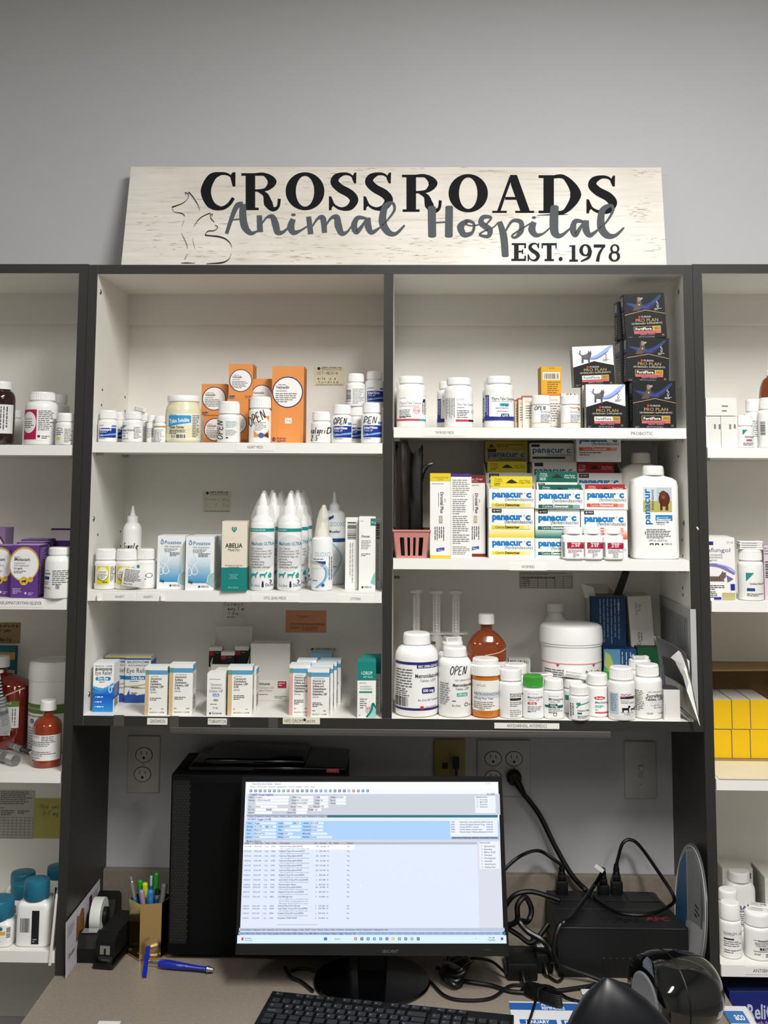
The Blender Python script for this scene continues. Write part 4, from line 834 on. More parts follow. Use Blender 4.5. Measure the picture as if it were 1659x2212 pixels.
carton('tablet_carton', 'cream carton second of the narrow row behind the marker-written bottle', (1120, 1140, 860, 923), zD, .055, .05, '#dfcfb8', felbox, None, lambda a, W, H: a.ML(W*.1, H*.1, W*.9, 6, 6, '#a58a62'), group=G_F, side='#c6ab84')
carton('tablet_carton', 'cream carton in front of the narrow row, its orange print showing', (1129, 1172, 855, 924), zD, .05, .035, '#e8e0d2', felbox, None, lambda a, W, H: (a.R(0, 0, W, H, '#c9ab7c'), a.ML(W*.2, H*.1, W*.9, 9, 5, '#7d6238')), group=G_F, side='#cbb186')
def felo(a, W, H): a.R(0, 0, W, H*.06, '#e0803a').T(W*.05, H*.2, 5, 'Felimazole', '#c27b4a', w=W*.7).ML(W*.08, H*.27, W*.9, 8, 5, '#6d6d6d').T(W*.4, H*.95, 4, 'Tablets', '#555')
_, zq, _, _ = carton('tablet_carton', 'orange-topped white carton under the golden barcode carton', (1172, 1216, 851, 924), zD, .07, .06, '#e9e6df', felo, None, group=G_F, side='#dca06a', topc='#e08b44')
carton('tablet_carton', 'golden carton with a white barcode panel lying on the orange-topped carton', (1169, 1213, 792, 852), zq, .085, .06, '#d9a42c', lambda a, W, H: (a.ML(W*.4, H*.05, W*.9, 1, 3, '#7a5a18'), a.R(W*.08, H*.2, W*.92, H*.48, '#e8e4d8'), a.BC(W*.14, H*.25, W*.85, H*.45, n=20), a.ML(W*.3, H*.55, W*.95, 6, 4.5, '#7a5a18')), lambda a, W, H: None, lambda a, W, H: None, side='#b88720')
carton('tablet_carton', 'small carton with striped end lying behind the orange-marked bottle', (1212, 1248, 850, 862), zD+.058, .06, .05, '#d9d6cf', lambda a, W, H: (a.P([(0, H), (W*.35, 0), (W*.5, 0), (W*.15, H)], '#e0803a'), a.R(W*.55, 0, W*.62, H, '#333'), a.R(W*.8, 0, W*.85, H, '#555')), None)
carton('tablet_carton', 'white carton supporting the striped-end one behind small bottles', (1216, 1249, 862, 923), zD, .062, .045, '#e3e0d8', felo, None, group=G_F)
def felb(mk):
    def f(a, W, H):
        a.R(0, H*.42, W, H*.9, '#f4f4f2')
        if mk: a.HW(W*.12, H*.46, H*.13, 'OPEN', '#1a1a1a', W*.55, 1.3)
        else: a.S([(W*.4, H*.38), (W*.6, H*.4), (W*.85, H*.38), (W*.8, H*.44), (W*.9, H*.4)], 1.6, '#d0622c').C(W*.88, H*.45, 1.6, '#7c2b1b')
        a.T(W*.42, H*.55, 4.4, 'FELIMAZOLE', '#4a4f5c', w=W*.5).ML(W*.42, H*.6, W*.95, 6, 3, '#4c5870').R(0, H*.84, W, H*.86, '#d8c25a')
    return f
bottle('pill_bottle', 'small white bottle with marker writing in front of cream cartons', (1148, 1190, 855, 925), .03, felb(1), ycap=874, z=zD, group='small capped bottles of the probiotic shelf', ribs=.02, capw=.98)
bottle('pill_bottle', 'small white bottle with orange squiggle label next to the cat cartons', (1211, 1254, 855, 925), .03, felb(0), ycap=874, z=zD, group='small capped bottles of the probiotic shelf', ribs=.02, capw=.98)
def forti(cat):
    def f(a, W, H):
        bg = '#17181b'
        a.R(0, 0, W, H, bg)
        if cat:
            a.P([(0, 0), (W, 0), (W, H*.5), (W*.52, H*.38), (0, H*.52)], '#ecebea')
            a.S([(W*.1, H*.14), (W*.35, H*.3), (W*.6, H*.27), (W*.85, H*.1), (W*.98, 0)], [1, 5, 9, 8, 4], '#9fb2dd').S([(W*.3, H*.33), (W*.6, H*.31), (W*.88, H*.14)], [1, 4, 2], '#6d86c4')
            a.P([(W*.22, H*.22), (W*.34, H*.2), (W*.38, H*.17), (W*.46, H*.19), (W*.45, H*.27), (W*.42, H*.31), (W*.42, H*.44), (W*.38, H*.44), (W*.37, H*.34), (W*.27, H*.33), (W*.26, H*.42), (W*.21, H*.42)], '#57565a')
            a.C(W*.42, H*.19, W*.05, '#57565a').P([(W*.385, H*.16), (W*.39, H*.11), (W*.42, H*.14)], '#57565a').P([(W*.43, H*.14), (W*.46, H*.11), (W*.465, H*.16)], '#57565a').S([(W*.23, H*.24), (W*.18, H*.18), (W*.2, H*.1)], 2.4, '#57565a')
            for i in range(5): a.S([(W*(.25+.03*i), H*.21), (W*(.255+.03*i), H*.3)], .7, '#8b8a8c')
        else:
            a.S([(W*.05, H*.2), (W*.35, H*.3), (W*.62, H*.28), (W*.9, H*.06)], [2, 14, 12, 5], '#26305a').S([(W*.1, H*.22), (W*.35, H*.28), (W*.6, H*.32)], [2, 5, 3], '#384880').S([(W*.55, H*.3), (W*.8, H*.16), (W*.92, H*.05)], [4, 5, 2], '#34437a')
            a.P([(W*.2, H*.38), (W*.26, H*.27), (W*.32, H*.2), (W*.34, H*.11), (W*.44, H*.1), (W*.42, H*.17), (W*.44, H*.24), (W*.42, H*.3), (W*.36, H*.38)], '#5a4a42').C(W*.37, H*.13, W*.055, '#8b7a6e').P([(W*.38, H*.1), (W*.47, H*.09), (W*.46, H*.13), (W*.4, H*.15)], '#a8988c').P([(W*.31, H*.1), (W*.34, H*.08), (W*.34, H*.18), (W*.31, H*.19)], '#463a34').C(W*.37, H*.25, 1.5, '#cfc6bd')
            a.S([(0, H*.47), (W*.52, H*.375), (W, H*.47)], 1.2, '#b79a5b', k=1)
        cc = '#3c3c3e' if cat else '#d8d8d8'
        a.S([(W*.82, H*.18), (W*.8, H*.22), (W*.84, H*.23), (W*.81, H*.27)], .9, cc).S([(W*.8, H*.27), (W*.82, H*.33), (W*.85, H*.27)], .9, cc).ML(W*.74, H*.345, W*.92, 2, 2.6, cc)
        a.R(W*.33, H*.5, W*.38, H*.55, '#c0363e').T(W*.4, H*.545, 3.8, 'PURINA', '#d9d6cc', w=W*.24).T(W*.53, H*.635, 6.6, 'PRO PLAN', '#c2a463', 'c', w=W*.56).T(W*.53, H*.69, 3.4, 'VETERINARY SUPPLEMENTS', '#d8d4ca', 'c', w=W*.76)
        a.R(W*.2, H*.735, W*.86, H*.845, '#c9b06c').R(W*.21, H*.742, W*.66, H*.838, '#f2f1ee' if cat else '#1b1b1d').T(W*.435, H*.82, 5.4, 'FortiFlora', '#1c1c1c' if cat else '#f3f2ee', 'c', w=W*.4, b=1).R(W*.68, H*.742, W*.855, H*.838, '#b9963f').T(W*.77, H*.82, 5, 'PRO', '#2c2517', 'c', w=W*.14)
        a.R(W*.2, H*.85, W*.86, H*.9, '#d8606f').T(W*.53, H*.888, 2.6, 'SYNBIOTIC ACTION', '#7b2a34', 'c', w=W*.44).T(W*.53, H*.93, 2.3, 'PREBIOTIC + PROBIOTIC', '#d8b4b4', 'c', w=W*.36)
        a.T(W*.5, H*.985, 3, 'NET WT 1.59 OZ (45 g)' if cat else 'NET WT 2.12 OZ (60 g)', '#a9a9a9', 'c', w=W*.38).T(W*.93, H*.965, 4, '30', '#c2a463', 'r').ML(W*.04, H*.96, W*.16, 2, 2.5, '#8a8a8a')
    return f
def fside(c='#24252b'): return lambda a, W, H: (a.R(0, 0, W, H, c), a.R(W*.1, H*.04, W*.75, H*.25, '#a9acb0'), a.R(0, H*.25, W, H*.33, '#4a5796'), a.ML(W*.2, H*.4, W*.8, 9, 5, '#b7b7b7'))
def cside(a, W, H): a.R(0, 0, W, H, '#b5b2aa'); a.ML(W*.15, H*.08, W*.85, 14, 5, '#6a6864')
G_K = 'cat picture supplement cartons'; G_H = 'dog picture supplement cartons'
_, zq, _, _ = carton('supplement_carton', 'lower white and black carton with a walking grey cat', (1266, 1351, 831, 925), zD, .006, .028, '#17181b', forti(True), None, cside, group=G_K, side='#a9a69e', topc='#d9d8d5')
_, zq2, _, _ = carton('supplement_carton', 'white and black cat carton pressed behind the lower cat carton', (1259, 1344, 833, 924), zD, .042, .03, '#17181b', forti(True), None, cside, group=G_K, side='#a9a69e', topc='#d9d8d5')
carton('supplement_carton', 'upper white and black carton with a walking grey cat, leaning back', (1240, 1328, 748, 840), zq2, .05, .035, '#17181b', forti(True), None, cside, group=G_K, side='#a9a69e', topc='#d9d8d5', tilt=-.045)
_, z1, h1, w1 = carton('supplement_carton', 'lowest black carton with a sitting dog, crumpled at its lower corner', (1367, 1460, 823, 925), zD, .012, .035, '#17181b', forti(False), None, fside(), group=G_H, side='#2a2b33', topc='#26272c')
_, z2, _, _ = carton('supplement_carton', 'middle black carton with a sitting dog in the corner stack', (1353, 1444, 730, 824), z1, .025, .035, '#17181b', forti(False), None, fside(), group=G_H, side='#2a2b33', topc='#26272c', tilt=.02)
carton('supplement_carton', 'topmost black carton with a sitting dog, tipped slightly on the stack', (1352, 1440, 634, 728), z2, .03, .035, '#17181b', forti(False), None, fside(), group=G_H, side='#2a2b33', topc='#1b1c20', tilt=-.05)
_, z3, _, _ = carton('supplement_carton', 'black carton at the stack base behind the lowest dog carton', (1345, 1437, 826, 922), zD, .06, .07, '#17181b', None, None, fside(), group=G_H, side='#2a2b33', topc='#26272c')
_, z4, _, _ = carton('supplement_carton', 'black carton second layer behind the middle dog carton', (1341, 1432, 736, 826), z3, .066, .035, '#17181b', None, None, fside(), group=G_H, side='#2a2b33', topc='#26272c')
_, z5, _, _ = carton('supplement_carton', 'black carton at the very back of the second layer', (1336, 1424, 738, 824), z3, .106, .035, '#17181b', None, None, fside('#1d1e24'), group=G_H, side='#2a2b33', topc='#26272c')
carton('supplement_carton', 'black carton with grey edge behind the topmost dog carton', (1335, 1423, 652, 737), max(z4, z5), .072, .04, '#17181b', None, None, fside('#26262a'), group=G_H, side='#2a2b33', topc='#26272c')
# ================================================================ wormers shelf
# pink basket
k = mpp(.05, 890, 1180); bx = atY(889, 1180, .05).x; hb = atY(889, 1146, .005).z-zE
PK = mat('#c9877f', .4, 0, .02, 20)
root = thing('plastic_basket', 'pink slotted plastic basket holding dark bags beside the divider', 'basket', (bx, .055, zE))
wt, wb, dt, db = 79*k/2, 66*k/2, .05, .042
def bwall(ax, sg, n):
    mb = MB()
    def pt(u, v, th):   # u across, v up
        w_ = wb+(wt-wb)*v; d_ = db+(dt-db)*v
        if ax == 'y': return (u*w_, sg*(d_-th), v*hb)
        return (sg*(w_-th), u*d_, v*hb)
    def quad(u0, u1, v0, v1):
        vs = [pt(u0,v0,0), pt(u1,v0,0), pt(u1,v1,0), pt(u0,v1,0), pt(u0,v0,.002), pt(u1,v0,.002), pt(u1,v1,.002), pt(u0,v1,.002)]
        mb.add(vs, [(0,1,2,3),(7,6,5,4),(0,4,5,1),(1,5,6,2),(2,6,7,3),(3,7,4,0)], PK)
    quad(-1, 1, .75, 1); quad(-1, 1, 0, .09)
    x = -1; s = .66/n; 
    quad(-1, -.66, .09, .75); quad(.66, 1, .09, .75)
    for i in range(1, n): u = -.66+1.32*i/n; quad(u-.09, u+.09, .09, .75)
    mb.build('slotted_side', root)
bwall('y', -1, 4); bwall('y', 1, 4); bwall('x', 1, 4); bwall('x', -1, 4)
mb = MB(); mb.box((-wb, -db, 0), (wb, db, .002), PK); mb.build('basket_floor', root)
mb = MB()
for a, b in (((-wt-.0015, -dt-.0015, hb-.002), (wt+.0015, -dt+.001, hb+.0015)), ((-wt-.0015, dt-.001, hb-.002), (wt+.0015, dt+.0015, hb+.0015)), ((-wt-.0015, -dt, hb-.002), (-wt+.001, dt, hb+.0015)), ((wt-.001, -dt, hb-.002), (wt+.0015, dt, hb+.0015))): mb.box(a, b, PK)
mb.build('basket_rim', root)
def bag(label, x0, x1, yt, Y, dep, m, seed, zb, spike=None):
    a_ = atY((x0+x1)/2, 1150, Y); k = mpp(Y, x0, 1100); w = (x1-x0)*k/2; h = atY((x0+x1)/2, yt, Y).z-zb; r = random.Random(seed); mb = MB(); N, R_ = 36, 16; vs = []
    for i in range(R_):
        t = i/(R_-1); 
        for j in range(N):
            th = 2*PI*j/N; c, s = math.cos(th), math.sin(th); q = 1+.09*math.sin(3*th+seed+t*4)+.05*r.uniform(-1, 1)
            x = w*math.copysign(abs(c)**.6, c)*q*(.85+.15*t if t < .8 else 1-.15*(t-.8)); y = dep*math.copysign(abs(s)**.7, s)*q*(1-.75*max(0, t-.45)/.55)
            vs.append((x, y, h*t*(1+(.05*math.sin(2.2*th+seed)+.03*r.random() if t > .8 else 0))))
    fs = [(i*N+j, i*N+(j+1) % N, (i+1)*N+(j+1) % N, (i+1)*N+j) for i in range(R_-1) for j in range(N)]+[tuple(reversed(range(N)))]
    mb.add(vs, fs, m, True)
    if spike: mb.tube([(p[0]*k, 0, p[1]*k) for p in spike], lambda t: .007*(1-t)+.0015, m, 6)
    mb.build('crumpled_bag', None, (a_.x, Y, zb), sharp=50, label=label, cat='bag', group='dark bags in the pink basket')
BK = mat('#0d0c0d', .3, 0, 0, 40, .5); BR = mat('#150c0b', .22, 0, .3, 60, .6)
bag('glossy dark brown bag standing in the pink basket next to the divider', 853, 886, 965, .038, .017, BR, 3, zE+.003)
bag('black crumpled bag with a twisted corner at the basket back', 880, 914, 975, .068, .018, BK, 8, zE+.003, [(6, 150), (16, 178), (28, 192), (40, 196)])
# tall slim cartons
def dront(cap, yel=True):
    def f(a, W, H):
        a.R(0, 0, W, H*.095, cap).R(W*.05, H*.025, W*.95, H*.09, cap).T(W*.5, H*.055, 3.2, 'For Puppies & Small Dogs' if yel else 'Large Dogs', '#3b3211' if yel else '#e8d4d0', 'c', w=W*.76).T(W*.5, H*.08, 2.6, '(2-25 lbs.)', '#3b3211' if yel else '#e8d4d0', 'c', w=W*.26)
        a.ML(W*.08, H*.12, W*.9, 1, 3, '#777').T(W*.5, H*.22, 6.5, 'Drontal Plus', '#2a2a3c', w=H*.25, rot=PI/2, b=1).MLV(W*.4, H*.23, H*.44, 1, 3, '#777').S([(W*.68, H*.3), (W*.73, H*.31), (W*.7, H*.34)], 1, '#444')
        a.RR(W*.42, H*.5, W*.6, H*.59, 2, '#a9a392').R(W*.45, H*.515, W*.57, H*.575, '#c2bcab').MLV(W*.22, H*.63, H*.8, 5, 4.6, '#4a4a50').P([(W*.3, H*.885), (W*.68, H*.87), (W*.69, H*.905), (W*.31, H*.925)], '#3a57a6').T(W*.38, H*.91, 3, 'Elanco', '#fff', w=W*.22).R(0, H*.965, W, H, cap)
    return f
G_W = 'tall slim chew cartons on the wormers shelf'
carton('chew_carton', 'tall white carton with yellow top band next to the pink basket', (929, 974, 1023, 1207), zE, .012, .045, '#efeeeb', dront('#e2c62e'), None, None, group=G_W, topc='#d9b92a', rz=-.02)
carton('chew_carton', 'tall white carton covered in fine print with a purple top', (974, 1019, 1024, 1207), zE, .01, .05, '#efeeeb', lambda a, W, H: (a.R(0, 0, W, H*.035, '#4a2f82'), a.ML(W*.08, H*.07, W*.92, 9, 4.4, '#777'), a.ML(W*.08, H*.3, W*.85, 8, 4.4, '#777'), a.ML(W*.08, H*.5, W*.9, 9, 4.4, '#777'), a.ML(W*.08, H*.72, W*.9, 5, 4.4, '#777'), a.ML(W*.08, H*.86, W*.9, 5, 3.8, '#8a8a8a')), lambda a, W, H: a.R(0, 0, W, H*.03, '#4a2f82'), None, group=G_W, topc='#3f2a70', side='#d6d5d2')
carton('chew_carton', 'tall white carton with dark red top band behind the purple one', (1005, 1048, 1027, 1201), zE, .065, .045, '#e6e3df', dront('#7e2226', False), None, None, group=G_W, topc='#6a1c20')
# dewormer display boxes
COLS = {'y': ('#e3cf2d', '#c9b21f', '#2f2a08', 'yellow'), 'g': ('#12604f', '#0f4f42', '#e6f2ee', 'green'), 'r': ('#d8492a', '#9c2222', '#f6e6e0', 'red')}
def pan(c, tag_=False, grad=False, note_=False):
    col, dk, tx, _ = COLS[c]
    def f(a, W, H, top=0, h=None):
        u = W/99
        if grad:
            c0 = (242, 241, 238); c1 = tuple(int(col[i:i+2], 16) for i in (1, 3, 5))
            for i in range(7):
                t = ((i+1)/7)**1.3*.85; a.R(0, H*.64+H*.36*i/7, W, H*.64+H*.36*(i+1)/7+.2, '#%02x%02x%02x' % tuple(int(c0[j]+(c1[j]-c0[j])*t) for j in range(3)))
        y = 0
        if tag_: a.R(7*u, 1.5*u, 28*u, 10*u, '#26272b').C(12*u, 5.6*u, 2*u, '#f2f2f2').C(12*u, 5.6*u, 1.1*u, '#26272b').T(16*u, 7.2*u, 3.6*u, 'MERCK', '#f2f2f2', w=10*u); y = 7*u
        a.T(7*u, y+18*u, 13.5*u, 'panacur', '#1579bb', w=66*u, b=2.4).T(80*u, y+18*u, 13.5*u, 'c', '#1c75b4', w=11*u, b=2.4).C(77*u, y+9*u, 1.1*u, '#1c75b4').T(34*u, y+26*u, 7*u, '(fenbendazole)', '#47494e', w=61*u)
        for i in range(6): a.R(6*u+14*u*i, y+31*u, 6*u+14*u*(i+1)+.3, y+38.5*u, ['', ''][0] or '#%02x%02x%02x' % tuple(int(int(col[j:j+2], 16)*(1-max(0, i-3.2)/3.4)+242*max(0, i-3.2)/3.4) for j in (1, 3, 5)))
        a.T(14*u, y+36.8*u, 5*u, 'Canine', tx, w=19*u).T(35*u, y+36.8*u, 5*u, 'Dewormer', tx, w=32*u, b=2)
        if note_: a.ML(7*u, y+42*u, 70*u, 1, 4, '#444').ML(7*u, y+47*u, 50*u, 1, 4, '#444')
    return f
G_P3 = 'white dewormer display boxes stacked on the wormers shelf'
def pside(a, W, H): a.ML(W*.1, H*.2, W*.9, 6, 6, '#9a9a98')
zr = {}
for c, x0, x1, t1, t2, b1 in (('y', 1056, 1155, 1161, 1098, 1207), ('g', 1156, 1254, 1163, 1100, 1208), ('r', 1255, 1356, 1165, 1102, 1209)):
    nm = COLS[c][3]
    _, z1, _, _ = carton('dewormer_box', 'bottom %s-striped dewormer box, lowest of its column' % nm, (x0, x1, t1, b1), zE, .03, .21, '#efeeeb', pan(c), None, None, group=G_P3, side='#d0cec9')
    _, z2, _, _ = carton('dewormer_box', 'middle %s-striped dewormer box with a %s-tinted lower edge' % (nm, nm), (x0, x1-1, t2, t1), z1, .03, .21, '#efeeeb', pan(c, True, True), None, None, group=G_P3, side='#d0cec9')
    zr[c] = z2
def tray(c, x0, x1, yt, yb, z, d, dep, hb_px, label, tagf=False):
    k = mpp(d, x0, yt); w = (x1-x0)*k; h = atY((x0+x1)/2, yt, d).z-z; hb_ = atY((x0+x1)/2, hb_px, d+dep).z-z; X = atY((x0+x1)/2, yb, d).x; mb = MB(); m = paper('#efeeeb')
    mb.box((-w/2, 0, 0), (w/2, .0012, h), m); mb.box((-w/2, 0, 0), (w/2, dep, .001), m); mb.box((-w/2, dep-.0012, 0), (w/2, dep, hb_), m)
    for sx in (-1, 1): mb.prism([(0, 0), (dep, 0), (dep, hb_), (dep*.55, hb_*.97), (0, h)], sx*w/2-.0006, sx*w/2+.0006, m, 'x')
    W, H = x1-x0, yb-yt; a = Art(W, H, int(x0)); pan(c, tagf)(a, W, H); a.put(mb, lambda x, y, o: ((x/W-.5)*w, -o, (1-y/H)*h))
    mb.build('dewormer_tray', None, (X, d, z), label=label, cat='box', group='open-topped dewormer trays'); return X, w, h, hb_
def packet(c, label, x0, x1, yt, z, d, th, lines=2):
    col, dk, tx, nm = COLS[c]
    k = mpp(d, x0, yt); w = (x1-x0)*k; h = atY((x0+x1)/2, yt, d).z-z; X = atY((x0+x1)/2, yt+20, d).x; mb = MB(); cm = paper(col if c != 'r' else '#a8282a')
    cy = .028
    mb.box((-w/2, 0, 0), (w/2, th, h-cy*.6), cm); W, H = 100, 30
    # hang-tab header with a cut slot
    mb.box((-w/2, 0, h-cy*.6), (w/2, .0008, h), cm)
    a = Art(W, H, int(x0)); a.P([(36, 16), (44, 10), (50, 7), (56, 10), (66, 16), (50, 17)], '#2b2a20').T(18, 8, 4, 'Package', tx, 'c').T(18, 13, 4, 'Contents:', tx, 'c').ML(8, 16, 28, 2, 4, tx).T(82, 12, 4, 'Each Packet', tx, 'c').T(82, 17, 4, 'Treats 10 lbs.', tx, 'c')
    a.R(0, 25, 100, 25.8, dk).R(0, 27, 100, 60, '#efeeeb').R(4, 29, 20, 36, '#26272b').T(6, 34, 4, 'MERCK', '#eee', w=12).T(4, 52, 13, 'panacur c', '#1c75b4', w=80, b=1)
    u = w/100; hh = h
    a.put(mb, lambda x, y, o: ((x-50)*u, -o, max(0.0005, hh-y*u)))
    mb.build('medicine_packet', None, (X, d, z), label=label, cat='packet', group='coloured hang-tab packets in the trays')
tray('y', 1056, 1156, 1056, 1098, zr['y'], .03, .085, 1044, 'open yellow-striped tray on top of the yellow column')
packet('y', 'front yellow hang-tab packet in the open yellow-striped tray', 1060, 1150, 1029, zr['y']+.0015, .04, .014)
tray('g', 1157, 1262, 1058, 1101, zr['g'], .025, .085, 1044, 'open green-striped tray on top of the green column')
packet('g', 'rear green hang-tab packet, taller of the two in the green-striped tray', 1159, 1247, 1018, zr['g']+.0015, .06, .014)
packet('g', 'front green hang-tab packet, lower of the two in the green-striped tray', 1164, 1256, 1047, zr['g']+.0015, .035, .014)
tray('r', 1262, 1356, 1057, 1100, zr['r'], .03, .085, 1044, 'open red-striped tray on top of the red column')
packet('r', 'front red hang-tab packet in the open red-striped tray', 1264, 1350, 1046, zr['r']+.0015, .042, .014)
# the row behind
tray('y', 1050, 1150, 1022, 1098, zr['y'], .125, .085, 1000, 'open tray in shadow behind the yellow column tray', True)
packet('y', 'shaded yellow hang-tab packet behind the yellow column', 1053, 1138, 997, zr['y']+.0015, .135, .014)
_, zg, _, _ = carton('dewormer_box', 'white dewormer box in shadow behind the green-striped tray', (1150, 1246, 998, 1098), zr['g'], .125, .08, '#e3e1db', lambda a, W, H: (a.R(5, 2, 24, 10, '#26272b'), a.T(4, 25, 13, 'panacur c', '#1c5a8c', w=W*.86, b=1)), None, None, group=G_P3, side='#c4c1b9')  # card and print colours dimmed to paint in the shade back here
carton('dewormer_box', 'white dewormer box leaning in the shade at the column gap', (1146, 1240, 958, 998), zg, .13, .07, '#dcdad4', lambda a, W, H: (a.R(2, 2, 20, 8, '#26272b'), a.T(W*.04, H*.5, 12, 'panacur c', '#1c5a8c', w=W*.88, b=1), a.T(W*.36, H*.68, 6, '(fenbendazole)', '#47494e', w=W*.58), a.R(W*.04, H*.72, W*.8, H*.84, '#2c3a36')), None, None, group=G_P3)  # white card and blue print darkened, shade put into the colour
tray('r', 1245, 1345, 1022, 1098, zr['r'], .125, .085, 1000, 'open tray in shadow behind the red column tray', True)
packet('r', 'shaded red hang-tab packet behind the red column', 1243, 1326, 1000, zr['r']+.0015, .135, .014)
_, zq, _, _ = carton('dewormer_box', 'yellow-topped dewormer box in the shade right under the upper shelf', (1048, 1140, 953, 1000), None, .165, .04, '#b9b08a', lambda a, W, H: (a.R(0, 0, W, H*.42, '#b3a22a'), a.P([(W*.08, H*.3), (W*.15, H*.12), (W*.22, H*.3)], '#2b2a20'), a.ML(W*.28, H*.15, W*.9, 2, 4, '#4a431c'), a.R(W*.06, H*.36, W*.26, H*.52, '#26272b'), a.T(W*.06, H*.72, 12, 'panacur c', '#1c5a8c', w=W*.86, b=1), a.T(W*.32, H*.88, 6, '(fenbendazole)', '#47494e', w=W*.58)), None, None, side='#8d8132')  # yellow and cream dulled, shade under the shelf painted into the colours
carton('dewormer_box', 'white and red dewormer box highest under the upper shelf', (1245, 1341, 930, 998), None, .10, .06, '#eceae6', pan('r', True, False, True), None, None, side='#c9c6c0')
# white bottles with red labels
def red(n):
    def f(a, W, H): a.R(W*.12, H*.44, W, H*.95, '#f3f2f1').R(W*.2, H*.46, W*.99, H*.66, '#a3243f').S([(W*.25, H*.65), (W*.6, H*.55), (W*.95, H*.47)], 2, '#c4566a').T(W*.58, H*.52, 4.2, 'Droncit', '#fff', 'c', w=W*.38, b=1).T(W*.56, H*.6, 5, n, '#f8e8ea', 'c', w=W*.34, b=1).ML(W*.24, H*.69, W*.95, 3, 3, '#444').ML(W*.45, H*.82, W*.75, 3, 3, '#666').R(W*.02, H*.45, W*.1, H*.9, '#8e8e8e')
    return f
G_R = 'small square white bottles with red labels'
for x0, x1, yt, Y, lab, n in ((1213, 1262, 1139, .018, 'red-labelled square bottle, first in line next to the green column', 'n 34'), (1257, 1301, 1139, .016, 'red-labelled square bottle, middle one of the front line', 'd 23'), (1301, 1345, 1141, .016, 'red-labelled square bottle, last in line before the large jug', 'd 23')):
    bottle('worming_bottle', lab, (x0, x1, yt, 1211), Y-.004, red(n), ycap=1153, ysh=1162, capw=.86, z=zE, group=G_R, sq=5, asp=.75, ribs=.015)
# jugs
def cow(a, W, H):
    a.R(W*.2, H*.23, W*.86, H*.86, '#f2f2f1').R(W*.48, H*.235, W*.82, H*.47, '#b9c8ce').R(W*.24, H*.24, W*.5, H*.47, '#c9c9a8').R(W*.22, H*.38, W*.82, H*.5, '#b7ae6a').R(W*.22, H*.235, W*.5, H*.38, '#cdd6da').C(W*.66, H*.36, W*.12, '#5a2a1c', ry=H*.08).R(W*.57, H*.36, W*.62, H*.48, '#4d2418').R(W*.68, H*.36, W*.74, H*.48, '#5a2a1c').C(W*.64, H*.31, W*.07, '#6b3222', ry=H*.04).C(W*.64, H*.34, W*.04, '#8a4a36', ry=H*.02).P([(W*.54, H*.29), (W*.6, H*.3), (W*.58, H*.32)], '#4d2418').P([(W*.74, H*.29), (W*.68, H*.3), (W*.7, H*.32)], '#4d2418')
    a.T(W*.36, H*.635, 14, 'panacur', '#1b6fae', w=H*.385, rot=-PI/2, b=1).T(W*.44, H*.48, 5.5, '(fenbendazole)', '#333', w=H*.22, rot=-PI/2)
    a.R(W*.47, H*.53, W*.82, H*.59, '#2b7fb4').T(W*.5, H*.56, 2.6, 'Horse & Cattle', '#fff', w=W*.24).T(W*.49, H*.587, 5, 'Dewormer', '#fff', w=W*.3, b=1).T(W*.48, H*.615, 3.4, 'Suspension 10%', '#222', w=W*.26, b=1).T(W*.48, H*.635, 3, '(100 mg/mL)', '#222', w=W*.18).ML(W*.28, H*.68, W*.8, 6, 3.6).P([(W*.25, H*.69), (W*.27, H*.72), (W*.25, H*.75)], '#222').T(W*.3, H*.81, 4.5, '1,000 mL (33.8 fl oz)', '#333', w=W*.4)
    for x in (.34, .45): a.P([(W*x, H*.83), (W*(x+.08), H*.83), (W*(x+.08), H*.85), (W*(x+.07), H*.85), (W*(x+.06), H*.84), (W*(x+.02), H*.84), (W*(x+.02), H*.85), (W*x, H*.85)], '#222')
    a.C(W*.6, H*.84, 2, '#333').T(W*.64, H*.845, 3.6, 'MERCK', '#333', w=W*.16)
def jug(label, x0, x1, yt, yb, Y, art, col='#efefec', tint=1):
    r = (x1-x0)/2; H = yb-yt; c = (x0+x1)/2
    y = lambda f: yt+H*f
    vessel('suspension_jug', label, c, yb, yt, Y,
        [('body', [(r*.9, yb-.1), (r*.97, yb-2), (r, yb-8), (r, y(.22)), (r*.95, y(.165)), (r*.78, y(.135)), (r*.5, y(.115)), (r*.42, y(.105)), (r*.42, y(.09))], plast(col), dict(sq=3.6, asp=.62, n=56)),
         ('cap', [(r*.44, y(.105)), (r*.46, y(.1)), (r*.47, y(.095), .02), (r*.45, y(.03), .02), (r*.43, y(.01)), (r*.36, yt), (.01, yt)], plast(col), dict(n=60))],
        [('label', art, 0, {})] if art else [], zE, 'white suspension jugs')
jug('large white jug with a brown cow picture label', 1361, 1463, 1006, 1212, .05, cow)
jug('unlabelled white jug standing behind the cow picture jug', 1340, 1432, 978, 1195, .14, None, '#e3e1d8')
